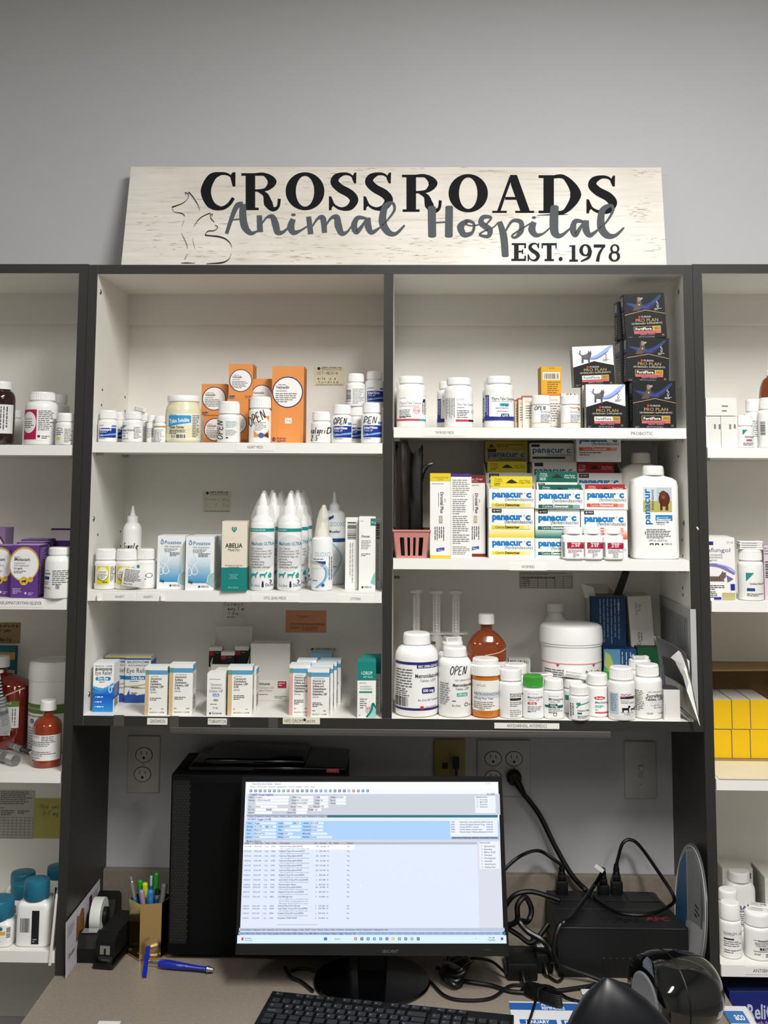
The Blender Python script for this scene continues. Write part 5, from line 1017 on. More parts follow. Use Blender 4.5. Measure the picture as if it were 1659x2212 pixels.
# ================================================================ antidiarrheal section, cabinet floor
zF = T
G_M = 'white tablet bottles on the antidiarrheal floor'
def metro(a, W, H):
    a.R(0, H*.32, W, H*.93, '#f2f2f2').R(0, H*.33, W, H*.365, '#2c2a6b').R(W*.5, H*.355, W, H*.405, '#2c2a6b').T(W*.53, H*.395, 5, 'NDC 29300-227-01', '#fff', w=W*.44, b=1).R(0, H*.885, W, H*.915, '#2c2a6b')
    a.T(W*.46, H*.52, 8.5, 'Metronidazole', '#333338', w=W*.54, b=1).T(W*.57, H*.57, 5.6, 'Tablets, USP', '#444', w=W*.36).RR(W*.62, H*.64, W*.91, H*.71, 2.5, '#252c6a').T(W*.765, H*.692, 6, '500 mg', '#fff', 'c', w=W*.24, b=1).T(W*.53, H*.8, 4.2, 'Rx Only', '#333', w=W*.2).T(W*.74, H*.8, 4.2, '500 Tablets', '#444', w=W*.24)
    a.ML(W*.03, H*.42, W*.42, 8, 6, '#666').ML(W*.03, H*.68, W*.34, 4, 4.6, '#555').BC(W*.02, H*.755, W*.3, H*.87).R(W*.58, H*.86, W*.66, H*.9, '#b0452c').T(W*.68, H*.885, 4, 'UNICHEM', '#b0452c', w=W*.26)
def metro2(a, W, H):
    a.HW(W*.33, H*.38, H*.12, 'OPEN', '#17171a', W*.5, 1.8).T(W*.48, H*.47, 3.4, 'NDC 68250-227-01', '#555', w=W*.5).T(W*.42, H*.55, 6.6, 'Metronidazole', '#333338', w=W*.56, b=1).T(W*.5, H*.6, 5, 'Tablets, USP', '#444', w=W*.4).R(W*.54, H*.64, W*.86, H*.69, '#5aa79b').T(W*.7, H*.68, 5, '250 mg', '#fff', 'c', w=W*.24).ML(W*.4, H*.75, W*.7, 1, 4).T(W*.4, H*.835, 4, 'Rx Only', '#333').RING(W*.82, H*.81, 4, 1, '#333').T(W*.89, H*.83, 4, 'zydus', '#333').ML(W*.04, H*.5, W*.34, 10, 5, '#888')
bottle('tablet_bottle', 'largest white bottle with navy bands beside the divider', (854, 946, 1366, 1546), .05, metro, ycap=1390, ysh=1418, capw=.64, z=zF, group=G_M, ribs=0)
bottle('tablet_bottle', 'white bottle with bold marker writing next to the navy-banded one', (947, 1018, 1396, 1548), .042, metro2, ycap=1416, ysh=1436, capw=.72, z=zF, group=G_M, ribs=0)
_, zt, X = bottle('tablet_bottle', 'white bottle carrying a folded leaflet behind the marker-written one', (945, 1010, 1385, 1540), .115, lambda a, W, H: a.ML(W*.1, H*.35, W*.9, 8, 6, '#888'), ycap=1405, capw=.72, z=zF, group=G_M, ribs=0)
leaflet('folded_leaflet', 'folded leaflet on the bottle behind the marker-written one', (X, .115, zt+.0005), (.034, .024, .009), .25)
# oral syringes standing upright
SYP = mat('#e8e5de', .35, 0, 0, 40, .5, trans=.08)
def syringe(label, cx, yt, yfl, Y, wpx, ph=0, pink=False):
    a_ = atY(cx, 1450, Y); k = mpp(Y, cx, 1400); z0 = zF; zt = atY(cx, yt, Y).z-z0; zf = atY(cx, yfl, Y).z-z0; w = wpx*k
    root = thing('dosing_syringe', label, 'syringe', (a_.x, Y, z0), ph, 'upright dosing syringes behind the large bottles')
    mb = MB(); r = w*.62; mb.lathe([(r*.3, 0), (r*.3, .012), (r, .016), (r, zf-.003)], SYP, 28)
    a = Art(30, 60, int(cx)); a.BC(3, 6, 13, 26, hor=True).ML(3, 30, 26, 8, 4, '#777')
    if pink: a.R(20, 0, 23, 60, '#b85a68')
    a.put(mb, lambda x, y, o: (r*1.003*math.sin((x/30-.5)*2.2), -r*1.003*math.cos((x/30-.5)*2.2)-o, zf-.006-y/60*(zf-.03)), strip=3); mb.build('barrel', root)
    mb = MB(); mb.prism([(-w*1.05, -w*.2), (-w*.6, -w*.62), (w*.6, -w*.62), (w*1.05, -w*.2), (w*1.05, w*.2), (w*.6, w*.62), (-w*.6, w*.62), (-w*1.05, w*.2)], zf-.003, zf, SYP, 'z'); mb.build('finger_flange', root)
    mb = MB(); n = 26; q = w*.36
    pts = []
    for i in range(n+1):
        z = zf+(zt-.006-zf)*i/n; pts.append((q if i % 2 else q*.86, z))
    for rt in (0, PI/2):
        poly = [(x, z) for x, z in pts]+[(-x, z) for x, z in reversed(pts)]
        V = []
        for s_ in (-w*.09, w*.09): V += [((x, s_, z) if rt == 0 else (s_, x, z)) for x, z in poly]
        N = len(poly); m_ = len(pts)
        fs = []
        for i in range(m_-1):
            j = N-1-i; fs += [(i, i+1, j-1, j), (N+i, N+j, N+j-1, N+i+1)]
        fs += [(i, N+i, N+(i+1) % N, (i+1) % N) for i in range(N)]
        mb.add(V, fs, SYP)
    a = Art(10, 100, 4)
    for i in range(8): a.T(5, 6+12*i, 4, str(5*(8-i)), '#4a4740', 'c', w=3.4)
    a.put(mb, lambda x, y, o: ((x-3)/10*q, -w*.09-o, zf+(1-y/100)*(zt-.008-zf))); mb.build('plunger', root)
    mb = MB(); mb.lathe([(w*.6, zt-.007), (w*.66, zt-.006), (w*.66, zt-.0015), (w*.6, zt), (.0001, zt)], SYP, 32, asp=.72); mb.build('thumb_rest', root)
syringe('dosing syringe nearest the divider, turned edge-on', 899, 1273, 1365, .165, 24, .5)
syringe('middle dosing syringe of the three, with numbered plunger', 943, 1275, 1366, .17, 24)
syringe('dosing syringe with a pink-edged barrel beside the brown bottle', 985, 1275, 1366, .172, 24, 0, True)
# amber bottles
AMB = mat('#8a3c12', .1, 0, .05, 30, .6, trans=.25, coat=.5); AMN = mat('#5a1710', .1, 0, 0, 30, .6, trans=.3, coat=.5)
def amber(name, label, px, Y, z, ycap, capw, nk, ysh, art=None, asp=.62, sq=3.2, group=None, m=AMB):
    x0, x1, yt, yb = px; r = (x1-x0)/2
    pr = [(r*.9, yb-.1), (r*.97, yb-2), (r, yb-7), (r, ysh)]
    for i in range(1, 8):
        t = i/7; pr.append((r+(nk-r)*(t**1.25), ysh-(ysh-ycap-14)*(1-(1-t)**1.35)))
    pr += [(nk, ycap-4)]
    body = [(a, b) for a, b in pr]
    parts = [('body', body, m, dict(sq=sq, asp=asp, n=56)), ('cap', capprof(capw, yt, ycap, .02), plast('#efeeec'), dict(n=70, sharp=20))]
    return vessel(name, label, (x0+x1)/2, yb, yt, Y, parts, [('label', art, 0, {})] if art else [], z, group)
amber('liquid_bottle', 'square-shouldered brown liquid bottle with white cap behind the orange vial', (1009, 1093, 1326, 1525), .12, zF, 1347, 17.5, 12.5, 1392, lambda a, W, H: (a.R(0, H*.5, W, H*.98, '#e9e6e0'), a.S([(W*.45, H*.43), (W*.8, H*.4), (W*.99, H*.36)], 1.5, '#e8c9a4'), a.T(W*.8, H*.58, 6, 'PECT', '#444'), a.ML(W*.1, H*.6, W*.9, 5, 6)))
# orange vial
VI = mat('#ea8a22', .12, 0, .03, 60, .5, trans=.3, coat=.3)
vessel('pill_vial', 'translucent orange vial of tablets with white lid', 1049, 1547, 1421, .035,
    [('body', [(24, 1546.9), (28, 1545), (29, 1541), (29.5, 1455)], VI, {}), ('cap', [(29, 1457), (32, 1456), (32.5, 1441, .03), (32.5, 1436, .03), (28, 1434), (28, 1423), (26, 1421), (.01, 1421)], plast('#f2f1ee'), dict(n=70, sharp=20))],
    [('label', lambda a, W, H: (a.R(0, H*.36, W, H*.87, '#efece6'), a.R(W*.1, H*.55, W*.98, H*.66, '#cfd3d8'), a.T(W*.16, H*.46, 5, 'ATLAS', '#6a6a6a', w=W*.3), a.T(W*.06, H*.61, 5.4, 'METRONIDAZOLE', '#3a3a42', w=W*.9), a.T(W*.06, H*.68, 4.6, '50mg Flex Tabs', '#3a3a42', w=W*.68), a.ML(W*.06, H*.72, W*.95, 4, 4, '#666'), a.T(W*.2, H*.86, 3.4, 'Tablets', '#444')), 0, {})], zF, cat='bottle')
bag_m = mat('#e8d9b8', .6)
mb = MB(); rr = random.Random(3); p = atY(1049, 1530, .035)
for i in range(16):
    th = rr.uniform(0, 6.28); r_ = .017*rr.random()**.5; mb.lathe([(.0025, 0), (.0042, .0012), (.0042, .0028), (.0025, .004)], bag_m, 12, c=(p.x+r_*math.cos(th), .035+r_*math.sin(th), zF+.002+.004*(i//6)), rot=Matrix.Rotation(rr.uniform(-.5, .5), 3, 'X'))
mb.build('loose_tablets', None, label='pale tablets lying inside the orange vial', cat='tablets', kind='stuff')
def dlab(main, col, dose, y0=.42, sub='Tablets, USP', extra=None, bg='#f4f4f3', xs=.2):
    def f(a, W, H):
        a.R(0, H*y0, W, H*.95, bg).T(W*xs, H*(y0+.07), 3, 'NDC 53746-578-01', '#777', w=W*.5).T(W*xs, H*(y0+.155), 5.2, main, '#3d4650', w=W*.72, b=1).T(W*xs, H*(y0+.215), 4.4, sub, '#4c545c', w=W*.55)
        if col: a.RR(W*xs, H*(y0+.24), W*.62, H*(y0+.3), 1.6, col).T(W*(xs+.21), H*(y0+.29), 4, dose, '#fff', 'c', w=W*.26, b=1)
        a.ML(W*xs, H*(y0+.34), W*.9, 4, 3.4, '#777').ML(W*xs, H*(y0+.46), W*.5, 1, 3)
        if extra: extra(a, W, H)
    return f
bottle('tablet_bottle', 'plain-capped white bottle with grey print between vial and green-capped bottle', (1078, 1129, 1443, 1554), .03, lambda a, W, H: (a.T(W*.42, H*.52, 4, 'METRONIDAZOLE 50 mg', '#4a4a50', w=W*.56, b=1), a.T(W*.42, H*.56, 4, 'QuadTab 100 tabs', '#4a4a50', w=W*.5, b=1), a.R(W*.42, H*.58, W*.9, H*.63, '#333438'), a.ML(W*.42, H*.66, W*.95, 3, 4, '#777'), a.ML(W*.42, H*.82, W*.95, 4, 4.5, '#999')), ycap=1469, ysh=1480, capw=.93, z=zF, group=G_M, ribs=.02)
bottle('tablet_bottle', 'white bottle behind the plain-capped one, lid just visible', (1086, 1141, 1433, 1540), .12, None, ycap=1455, capw=.93, z=zF, group=G_M, ribs=0)
carton('tablet_carton', 'small white carton with a barcode edge behind the green-capped bottle', (1100, 1146, 1425, 1530), zF, .175, .03, '#dbd9d3', lambda a, W, H: (a.BC(W*.05, H*.02, W*.9, H*.1), a.ML(W*.1, H*.2, W*.9, 8, 6, '#999')), None)
bottle('tablet_bottle', 'white bottle with a bright green cap', (1129, 1174, 1458, 1554), .025, dlab('Metoclopramide', '#c04a55', '10 mg', .36), ycap=1483, ysh=1491, capw=.97, capc='#3f9a36', z=zF, group=G_M, ribs=.03)
bottle('tablet_bottle', 'white bottle with dark green dose band next to the green-capped one', (1174, 1218, 1466, 1554), .025, dlab('Mirtazapine', '#1f5f5a', '7.5 mg', .36, extra=lambda a, W, H: (a.RING(W*.5, H*.87, 4, 1, '#333'), a.R(W*.05, H*.64, W*.9, H*.7, '#1f5f5a'), a.T(W*.45, H*.69, 4, '7.5 mg', '#fff', 'c', b=1))), ycap=1488, ysh=1497, capw=.97, z=zF, group=G_M, ribs=.02)
_, zt, X = bottle('tablet_bottle', 'white bottle with a curled leaflet behind the dark-green-band bottle', (1146, 1188, 1470, 1545), .085, None, ycap=1488, capw=.95, z=zF, group=G_M, ribs=.02)
leaflet('folded_leaflet', 'stack of folded leaflets between the green cap and the round tub', (X+.002, .085, zt+.0005), (.045, .026, .014), .1)
_, zt, X = bottle('tablet_bottle', 'white bottle with teal-edged label under a tilted folded leaflet', (1217, 1264, 1466, 1548), .075, lambda a, W, H: (a.R(0, H*.42, W, H*.95, '#f2f2f1'), a.R(W*.05, H*.45, W*.22, H*.6, '#2f8577'), a.BC(W*.28, H*.5, W*.42, H*.8, hor=True), a.ML(W*.5, H*.55, W*.9, 5, 4)), ycap=1486, capw=.95, z=zF, group=G_M, ribs=.02)
leaflet('folded_leaflet', 'tilted folded leaflet resting on the teal-edged bottle', (X+.001, .072, zt+.0035), (.046, .026, .008), -.15, tilt=.12)
def grn(a, W, H): a.R(W*.1, H*.46, W, H*.96, '#f2f2f1').R(W*.3, H*.47, W*.5, H*.55, '#2f8f80').S([(W*.3, H*.62), (W*.5, H*.53), (W*.98, H*.47)], 2.4, '#2f8f80').MLV(W*.04, H*.5, H*.95, 2, 4, '#333').T(W*.34, H*.72, 4, 'Ondansetron Tablets', '#333', w=W*.6, b=1).R(W*.34, H*.75, W*.56, H*.8, '#2d5f58').ML(W*.34, H*.85, W*.95, 2, 3.4)
bottle('tablet_bottle', 'white bottle with a green swoosh label, frontmost on the cabinet floor', (1229, 1273, 1479, 1559), .012, grn, ycap=1500, ysh=1508, capw=.96, z=zF, group=G_M, ribs=.03)
bottle('tablet_bottle', 'white bottle with red oval logo and red bottom strip', (1268, 1314, 1454, 1553), .05, lambda a, W, H: (a.R(0, H*.42, W, H*.97, '#f2f2f1'), a.C(W*.52, H*.55, W*.26, '#c8443f', ry=H*.045), a.T(W*.52, H*.57, 4.4, 'Rugby', '#fff', 'c', w=W*.34), a.T(W*.3, H*.68, 5.4, 'Meclizine', '#4d6a70', w=W*.62, b=1), a.RR(W*.3, H*.72, W*.7, H*.78, 1.6, '#3f9a86'), a.T(W*.5, H*.77, 4, '12.5 mg', '#fff', 'c', b=1), a.ML(W*.3, H*.82, W*.6, 1, 3), a.R(W*.3, H*.87, W*.95, H*.91, '#d0504a'), a.R(W*.94, H*.44, W, H*.95, '#d9a9a4')), ycap=1479, ysh=1488, capw=.95, z=zF, group=G_M, ribs=.03)
def vk(a, W, H):
    a.R(W*.02, H*.45, W*.98, H*.9, '#eeedec').R(W*.02, H*.47, W*.3, H*.88, '#b9c9d6').ML(W*.05, H*.5, W*.28, 11, 3.6, '#5a6a78').T(W*.38, H*.515, 4, 'VitaTech', '#5a2436', w=W*.4, b=1).R(W*.36, H*.53, W*.92, H*.58, '#3a1c34').R(W*.36, H*.53, W*.55, H*.555, '#b8425a').C(W*.93, H*.555, 3, '#d8a52c').T(W*.38, H*.63, 3.8, 'Vitamin K1', '#333', w=W*.3).T(W*.38, H*.665, 3.8, 'Chewable Tablets', '#333', w=W*.5)
    for x, s in ((.42, 1), (.76, .62)):
        u = W*.22*s; X, Y = W*x, H*.78
        a.P([(X, Y-u*.3), (X+u, Y-u*.3), (X+u*1.1, Y-u*.75), (X+u*1.45, Y-u*.65), (X+u*1.4, Y-u*.4), (X+u*1.2, Y-u*.2), (X+u*1.2, Y+u*.5), (X+u, Y+u*.5), (X+u*.95, Y+u*.1), (X+u*.3, Y+u*.1), (X+u*.25, Y+u*.5), (X+u*.05, Y+u*.5)], '#18181a')
    a.T(W*.62, H*.85, 3, 'For Use In Dogs and Cats', '#333', 'c', w=W*.5).T(W*.62, H*.885, 3, '50 TABLETS', '#444', 'c', w=W*.26)
bottle('tablet_bottle', 'white ribbed-cap bottle with black dog silhouettes on its label', (1314, 1371, 1440, 1558), .022, vk, ycap=1467, ysh=1477, capw=.9, z=zF, group=G_M, ribs=.04)
def suc(a, W, H): a.ML(W*.02, H*.47, W*.3, 12, 4, '#5c5c5c').T(W*.4, H*.5, 3.4, 'NDC 29300-853-01', '#666', w=W*.5).T(W*.36, H*.585, 7.4, 'Sucralfate', '#35363a', w=W*.56, b=1).T(W*.32, H*.645, 6.4, 'Tablets, USP', '#35363a', w=W*.64, b=1).R(W*.5, H*.68, W*.86, H*.74, '#8f97b0').R(W*.51, H*.685, W*.85, H*.735, '#f2f2f2').T(W*.68, H*.73, 5, '1 gram', '#4a5a94', 'c', w=W*.26).T(W*.6, H*.79, 4, 'Rx Only', '#444').T(W*.35, H*.9, 4, 'UNICHEM', '#3a63a0', w=W*.22).T(W*.74, H*.9, 3.8, '100 Tablets', '#444', w=W*.22)
bottle('tablet_bottle', 'large white ribbed-cap bottle with boxed dose at the row end', (1368, 1430, 1434, 1557), .04, suc, ycap=1460, ysh=1474, capw=.8, z=zF, group=G_M, ribs=.04)
_, zt, X = bottle('tablet_bottle', 'white bottle topped by a small folded leaflet behind the row end', (1354, 1412, 1424, 1545), .115, None, ycap=1446, capw=.82, z=zF, group=G_M, ribs=.04)
leaflet('folded_leaflet', 'small leaflet on the ribbed cap by the green carton', (X, .11, zt+.0005), (.032, .02, .007), .05)
bottle('tablet_bottle', 'white bottle with a green lid mostly hidden by the red-oval bottle', (1303, 1326, 1447, 1545), .12, None, ycap=1472, capw=.95, capc='#3f9a36', z=zF, group=G_M, ribs=.03)
carton('tablet_carton', 'small plain white carton standing beside the crumpled papers', (1434, 1469, 1490, 1554), zF, .012, .05, '#dedcd7', lambda a, W, H: a.R(W*.08, H*.45, W*.1, H*.85, '#9a9894'), None, lambda a, W, H: None, side='#b9b7b1', topc='#38383a')
# round tub and bottle behind
def ptub(a, W, H): a.R(0, H*.42, W, H*.98, '#efeeec').R(0, H*.45, W, H*.465, '#d8868e').P([(W*.2, H*.465), (W*.26, H*.465), (W*.23, H*.5)], '#a8525e').P([(W*.77, H*.465), (W*.83, H*.465), (W*.8, H*.5)], '#a8525e').ML(W*.05, H*.53, W*.45, 8, 5, '#666').T(W*.66, H*.57, 7, 'Pro-Pectalin', '#3a3434', w=W*.24, b=1).ML(W*.6, H*.6, W*.85, 4, 5, '#777').R(W*.02, H*.72, W*.5, H*.745, '#c97f88').ML(W*.03, H*.79, W*.5, 4, 6).R(0, H*.9, W, H*.92, '#d8868e').C(W*.86, H*.64, 3, '#7a8f4a')
vessel('powder_tub', 'large round white tub with pink-ruled label', 1234, 1530, 1343, .145,
    [('body', [(58, 1529.9), (62, 1528), (63.5, 1522), (65, 1400), (65, 1393), (67, 1391), (67, 1388), (65, 1387)], plast('#ebebe9'), dict(n=64)),
     ('lid', [(65, 1387), (68, 1386.5), (68.3, 1384), (67.5, 1360), (66, 1352), (61, 1348), (40, 1346), (.01, 1346)], plast('#eeeeec'), dict(n=64))], [('label', ptub, 0, {})], zF, cat='tub')
vessel('liquid_bottle', 'white round-shouldered bottle standing behind the round tub', 1201, 1505, 1303, .235,
    [('body', [(30, 1504.9), (32, 1500), (32, 1362), (30, 1350), (22, 1338), (17, 1330), (16, 1322)], plast('#e6e5e1'), {}), ('cap', [(16, 1322), (18.5, 1321), (19, 1305), (17, 1303), (.01, 1303)], plast('#e9e8e4'), {})], (), zF)
# stacked tablet cartons at the corner
def cerb(a, W, H): a.R(0, 0, W, H, '#1d3f66').MLV(W*.28, H*.05, H*.95, 6, 8, '#8fa6bf', 2).T(W*.83, H*.28, 6, 'zoetis', '#cfd8e2', w=H*.16, rot=-PI/2).R(0, 0, W*.06, H, '#16314f')
def cerw(a, W, H): a.T(W*.38, H*.38, 6, '16 mg Tablets', '#333', w=H*.26, rot=-PI/2).T(W*.52, H*.3, 6, 'for Dogs', '#333', w=H*.14, rot=-PI/2).T(W*.42, H*.97, 8, 'Cerenia', '#3a3030', w=H*.26, rot=-PI/2).MLV(W*.46, H*.72, H*.93, 1, 4, '#555')
_, zq, _, _ = carton('tablet_carton', 'blue carton with a green leaf picture under the stacked corner cartons', (1305, 1376, 1403, 1535), zF, .16, .08, '#1f4a78', lambda a, W, H: (a.R(0, 0, W*.5, H, '#5f93b8'), a.P([(W*.05, H*.05), (W*.2, H*.1), (W*.3, H*.3), (W*.15, H*.4), (W*.02, H*.3)], '#b8c46a'), a.MLV(W*.55, H*.05, H*.5, 3, 9, '#b9c9da', 2), a.T(W*.93, H*.3, 6, 'cerenia', '#dfe8f0', w=H*.22, rot=-PI/2)), None, None, side='#173a60')
carton('tablet_carton', 'dark green carton below the white opened carton in the corner', (1378, 1426, 1400, 1535), zF, .165, .06, '#1a5c34', lambda a, W, H: None, None, None, side='#124226')
o, z6, h6, w6 = carton('tablet_carton', 'opened dark blue carton with pale print lying on the leaf picture carton', (1274, 1352, 1289, 1399), zq, .205, .062, '#1d3f66', cerb, None, lambda a, W, H: a.R(0, 0, W, H, '#c9c6bf'), side='#a9a69f', topc='#6d6a64', lid=False)
mb = MB()   # its flaps standing open
mb.prism([(0, 0), (.012, .034), (.02, .03), (.014, 0)], -.005, .045, paper('#cfccc5'), 'x'); o2 = mb.build('carton_flap', o, (-w6/2+.006, .06, h6)); 
mb = MB(); mb.prism([(-.03, 0), (.03, 0), (.012, .016), (-.018, .018)], 0, .0008, paper('#bdbab2')); mb.build('carton_flap', o, (0, .066, h6))
mb = MB(); mb.prism([(0, 0), (.018, 0), (.036, .05), (.022, .055)], 0, .0008, paper('#2a2a2c')); mb.build('carton_flap', o, (w6/2-.02, .03, h6))
mb = MB(); mb.prism([(-.012, 0), (.012, 0), (.006, .022), (-.02, .03)], 0, .0008, paper('#d6d3cb')); mb.build('carton_flap', o, (-w6/2+.004, .01, h6-.004))
carton('tablet_carton', 'opened white carton with sideways print lying in the cabinet corner', (1363, 1413, 1288, 1398), zq, .20, .065, '#d8d5cc', cerw, None, None, side='#b9b6ae', topc='#c3c0b6', tilt=-.06)
# dosing table taped on the back
note('dosing_table', 'small printed dosing table taped to the cabinet back above the round tub', (1121, 1238, 1236, 1271), S-.0066, '#c9c6bd', lambda a, W, H: (a.ML(2, 1, W*.98, 2, 3, '#5c5a55'), a.R(3, H*.25, W*.97, H*.27, '#5c5a55'), a.R(3, H*.95, W*.97, H*.97, '#5c5a55'), *[a.R(3+i*18.5, H*.25, 3.8+i*18.5, H*.97, '#5c5a55') for i in range(7)], *[a.R(3, H*(.25+.14*i), W*.97, H*(.265+.14*i), '#7d7a74') for i in range(1, 6)], a.ML(6, H*.32, W*.9, 1, 4, '#444'), *[a.ML(8, H*(.44+.13*i), 30, 1, 3, '#555') for i in range(4)]), cat='note')
note('tape_label', 'tiny label strip beside the divider at the antidiarrheal section top', (849, 864, 1244, 1250), S-.0066, '#8d8a80', lambda a, W, H: a.ML(1, 1.5, W*.95, 1, 4, '#333'))
# papers against the side panel: a plastic sleeve and crumpled black-printed sheets
def sheet3(name, label, corners, th, m, art=None, curl=0, cat='paper', n=8, group=None):
    """corners: TL, TR, BR, BL points"""
    A, B, C_, D = [Vector(c) for c in corners]; nrm = (B-A).cross(D-A).normalized(); g = []
    for i in range(n+1):
        v = i/n; row = []
        for j in range(n+1):
            u = j/n; p = (A*(1-u)+B*u)*(1-v)+(D*(1-u)+C_*u)*v
            row.append(p+nrm*(curl*math.sin(u*PI)*math.sin(v*PI*.9+.2)))
        g.append(row)
    mb = MB(); mb.sheet(g, th, m)
    if art:
        a = Art(100, 100, 9); art(a, 100, 100); sg = 1 if (CAM-A).dot(nrm) > 0 else -1
        def fn(x, y, o):
            u, v = x/100, y/100; p = (A*(1-u)+B*u)*(1-v)+(D*(1-u)+C_*u)*v
            return tuple(p+nrm*(curl*math.sin(u*PI)*math.sin(v*PI*.9+.2)+sg*(o+(.0001 if sg > 0 else th+.0001))))
        a.put(mb, fn, strip=100/n)
    return mb.build(name, None, label=label, cat=cat, group=group)
Xp = HW-T-.002
tl, tr, br, bl_ = atX(1425, 1285, Xp), atX(1503, 1316, Xp-.0), atX(1507, 1545, Xp), atX(1432, 1470, Xp)
g = []
for v in [k/8 for k in range(9)]:
    b0 = tl*(1-v)+bl_*v; f0 = atY(1503+6*v, 1316+237*v, -.007); zm = b0.z+(f0.z-b0.z)*.84
    g.append([b0, Vector((Xp, b0.y*.66, b0.z+(zm-b0.z)*.34)), Vector((Xp, b0.y*.33, b0.z+(zm-b0.z)*.67)), Vector((Xp, -.004, zm)), f0])
mb = MB(); mb.sheet(g, -.0006, paper('#b4b5b5')); a = Art(100, 100)
a.R(4, 10, 92, 60, '#97999b')
for i in range(15): a.R(6, 12+3*i, 90, 12.6+3*i, '#7c7e80')
for i in range(12): a.R(8+7*i, 12, 8.7+7*i, 58, '#7d7f81')
def shf(x, y, o):
    v = y/100; b0 = tl*(1-v)+bl_*v; f0 = atY(1503+6*v, 1316+237*v, -.007); zm = b0.z+(f0.z-b0.z)*.84
    return (Xp-.0012-o, b0.y+(.001-b0.y)*x/100, b0.z+(zm-b0.z)*x/100)
a.put(mb, shf, strip=12); mb.build('printed_sheet', None, label='grey printed sheet taped along the inner side panel in the corner', cat='paper')
a1 = atY(1416, 1374, .10); a2 = atY(1480, 1410, -.01); a3 = atY(1512, 1567, -.045); a4 = atY(1434, 1500, .075)
ci = sheet3('crumpled_insert', 'dark printed crumpled insert sheet hanging over the cabinet corner', (a1, a2, a3, a4), .001, paper('#57575a'), lambda a, W, H: (a.R(10, 30, 95, 62, '#2c2c2e'), a.ML(14, 34, 90, 8, 3.2, '#8d8d8d'), a.R(10, 64, 95, 97, '#7e7c77'), a.ML(12, 66, 92, 12, 2.6, '#4a4a48')), .012)
g = []
c0 = [atY(1449, 1420, .03), atY(1466, 1405, .012), atY(1489, 1428, .0), atY(1477, 1444, -.004)]; c1 = [atY(1461, 1434, .028), atY(1476, 1462, .014), atY(1484, 1492, -.02), atY(1512, 1568, -.046)]
mb = MB(); mb.sheet([[a_, (a_+b_)/2+Vector((.002, -.006, 0)), b_] for a_, b_ in zip(c0, c1)], .0006, paper('#ecebe8')); mb.build('folded_edge', ci, label='bright white folded paper edge')
a1 = atY(1428, 1372, .09); a2 = atY(1441, 1376, .08); a3 = atY(1440, 1434, .07); a4 = atY(1428, 1400, .09)
sheet3('printed_slip', 'narrow pale slip standing between the white carton and the dark insert', (atY(1412, 1374, .11), atY(1424, 1376, .09), atY(1444, 1433, .07), atY(1434, 1434, .1)), .0006, paper('#b3b2af'), lambda a, W, H: a.ML(10, 20, 90, 8, 9, '#77777a', 4), .004)
# ================================================================ sign
def plane_at(px, py, P, n): d = ray(px, py); return CAM + d*((P-CAM).dot(n)/d.dot(n))
sz = atY(850, 361, .236).z
SP = Vector((0, .165, HT)); sv = Vector((0, .236-.165, sz-HT)).normalized(); SN = Vector((0, -sv.z, sv.y))
def sg(x, y, o=0): p = plane_at(x, y, SP, SN); return p + SN*o
def ext(a, b):
    t = (HT+.0006-a.z)/(b.z-a.z); return a+(b-a)*t
TL, TR, BL_, BR_ = sg(283, 360), sg(1428, 362), sg(262, 570), sg(1440, 571)
BL2, BR2 = ext(TL, BL_), ext(TR, BR_)
sm = bpy.data.materials.new('mat_whitewashed_board'); sm.use_nodes = True; nt = sm.node_tree; b = nt.nodes['Principled BSDF']; b.inputs['Roughness'].default_value = .42
tc = nt.nodes.new('ShaderNodeTexCoord'); mp = nt.nodes.new('ShaderNodeMapping'); mp.inputs['Scale'].default_value = (3, 20, 55)
n1 = nt.nodes.new('ShaderNodeTexNoise'); n1.inputs['Scale'].default_value = 2.2; n1.inputs['Detail'].default_value = 9; n1.inputs['Roughness'].default_value = .72
r1 = nt.nodes.new('ShaderNodeValToRGB'); e = r1.color_ramp.elements
e[0].position = .27; e[0].color = lin('#7d7064'); e[1].position = .36; e[1].color = lin('#ddd7cc')
q = e.new(.43); q.color = lin('#ece7dc'); q = e.new(.7); q.color = lin('#f6f3ec')
n2 = nt.nodes.new('ShaderNodeTexNoise'); n2.inputs['Scale'].default_value = 5; n2.inputs['Detail'].default_value = 3
mx = nt.nodes.new('ShaderNodeMixRGB'); mx.blend_type = 'MULTIPLY'; mx.inputs[0].default_value = .35
r2 = nt.nodes.new('ShaderNodeValToRGB'); r2.color_ramp.elements[0].position = .35; r2.color_ramp.elements[0].color = lin('#d8cfc2'); r2.color_ramp.elements[1].position = .6; r2.color_ramp.elements[1].color = (1, 1, 1, 1)
L = nt.links.new
L(tc.outputs['Object'], mp.inputs['Vector']); L(mp.outputs['Vector'], n1.inputs['Vector']); L(n1.outputs['Fac'], r1.inputs['Fac']); L(tc.outputs['Object'], n2.inputs['Vector']); L(n2.outputs['Fac'], r2.inputs['Fac'])
L(r1.outputs['Color'], mx.inputs[1]); L(r2.outputs['Color'], mx.inputs[2]); L(mx.outputs['Color'], b.inputs['Base Color'])
sign = thing('wooden_sign', 'whitewashed wooden board sign with black and grey lettering on top of the cabinet', 'sign', (0, .17, HT))
O = Vector((0, .17, HT)); mb = MB(); th = -SN*.017
vs = [v-O for v in (BL2, BR2, TR, TL)]; vs += [v+th for v in vs]
mb.add(vs, [(0,1,2,3), (7,6,5,4), (0,4,5,1), (1,5,6,2), (2,6,7,3), (3,7,4,0)], sm); mb.build('board', sign)
BKC, GRC = '#1b1c1f', '#5c6166'
art = Art(); rs = random.Random(4)
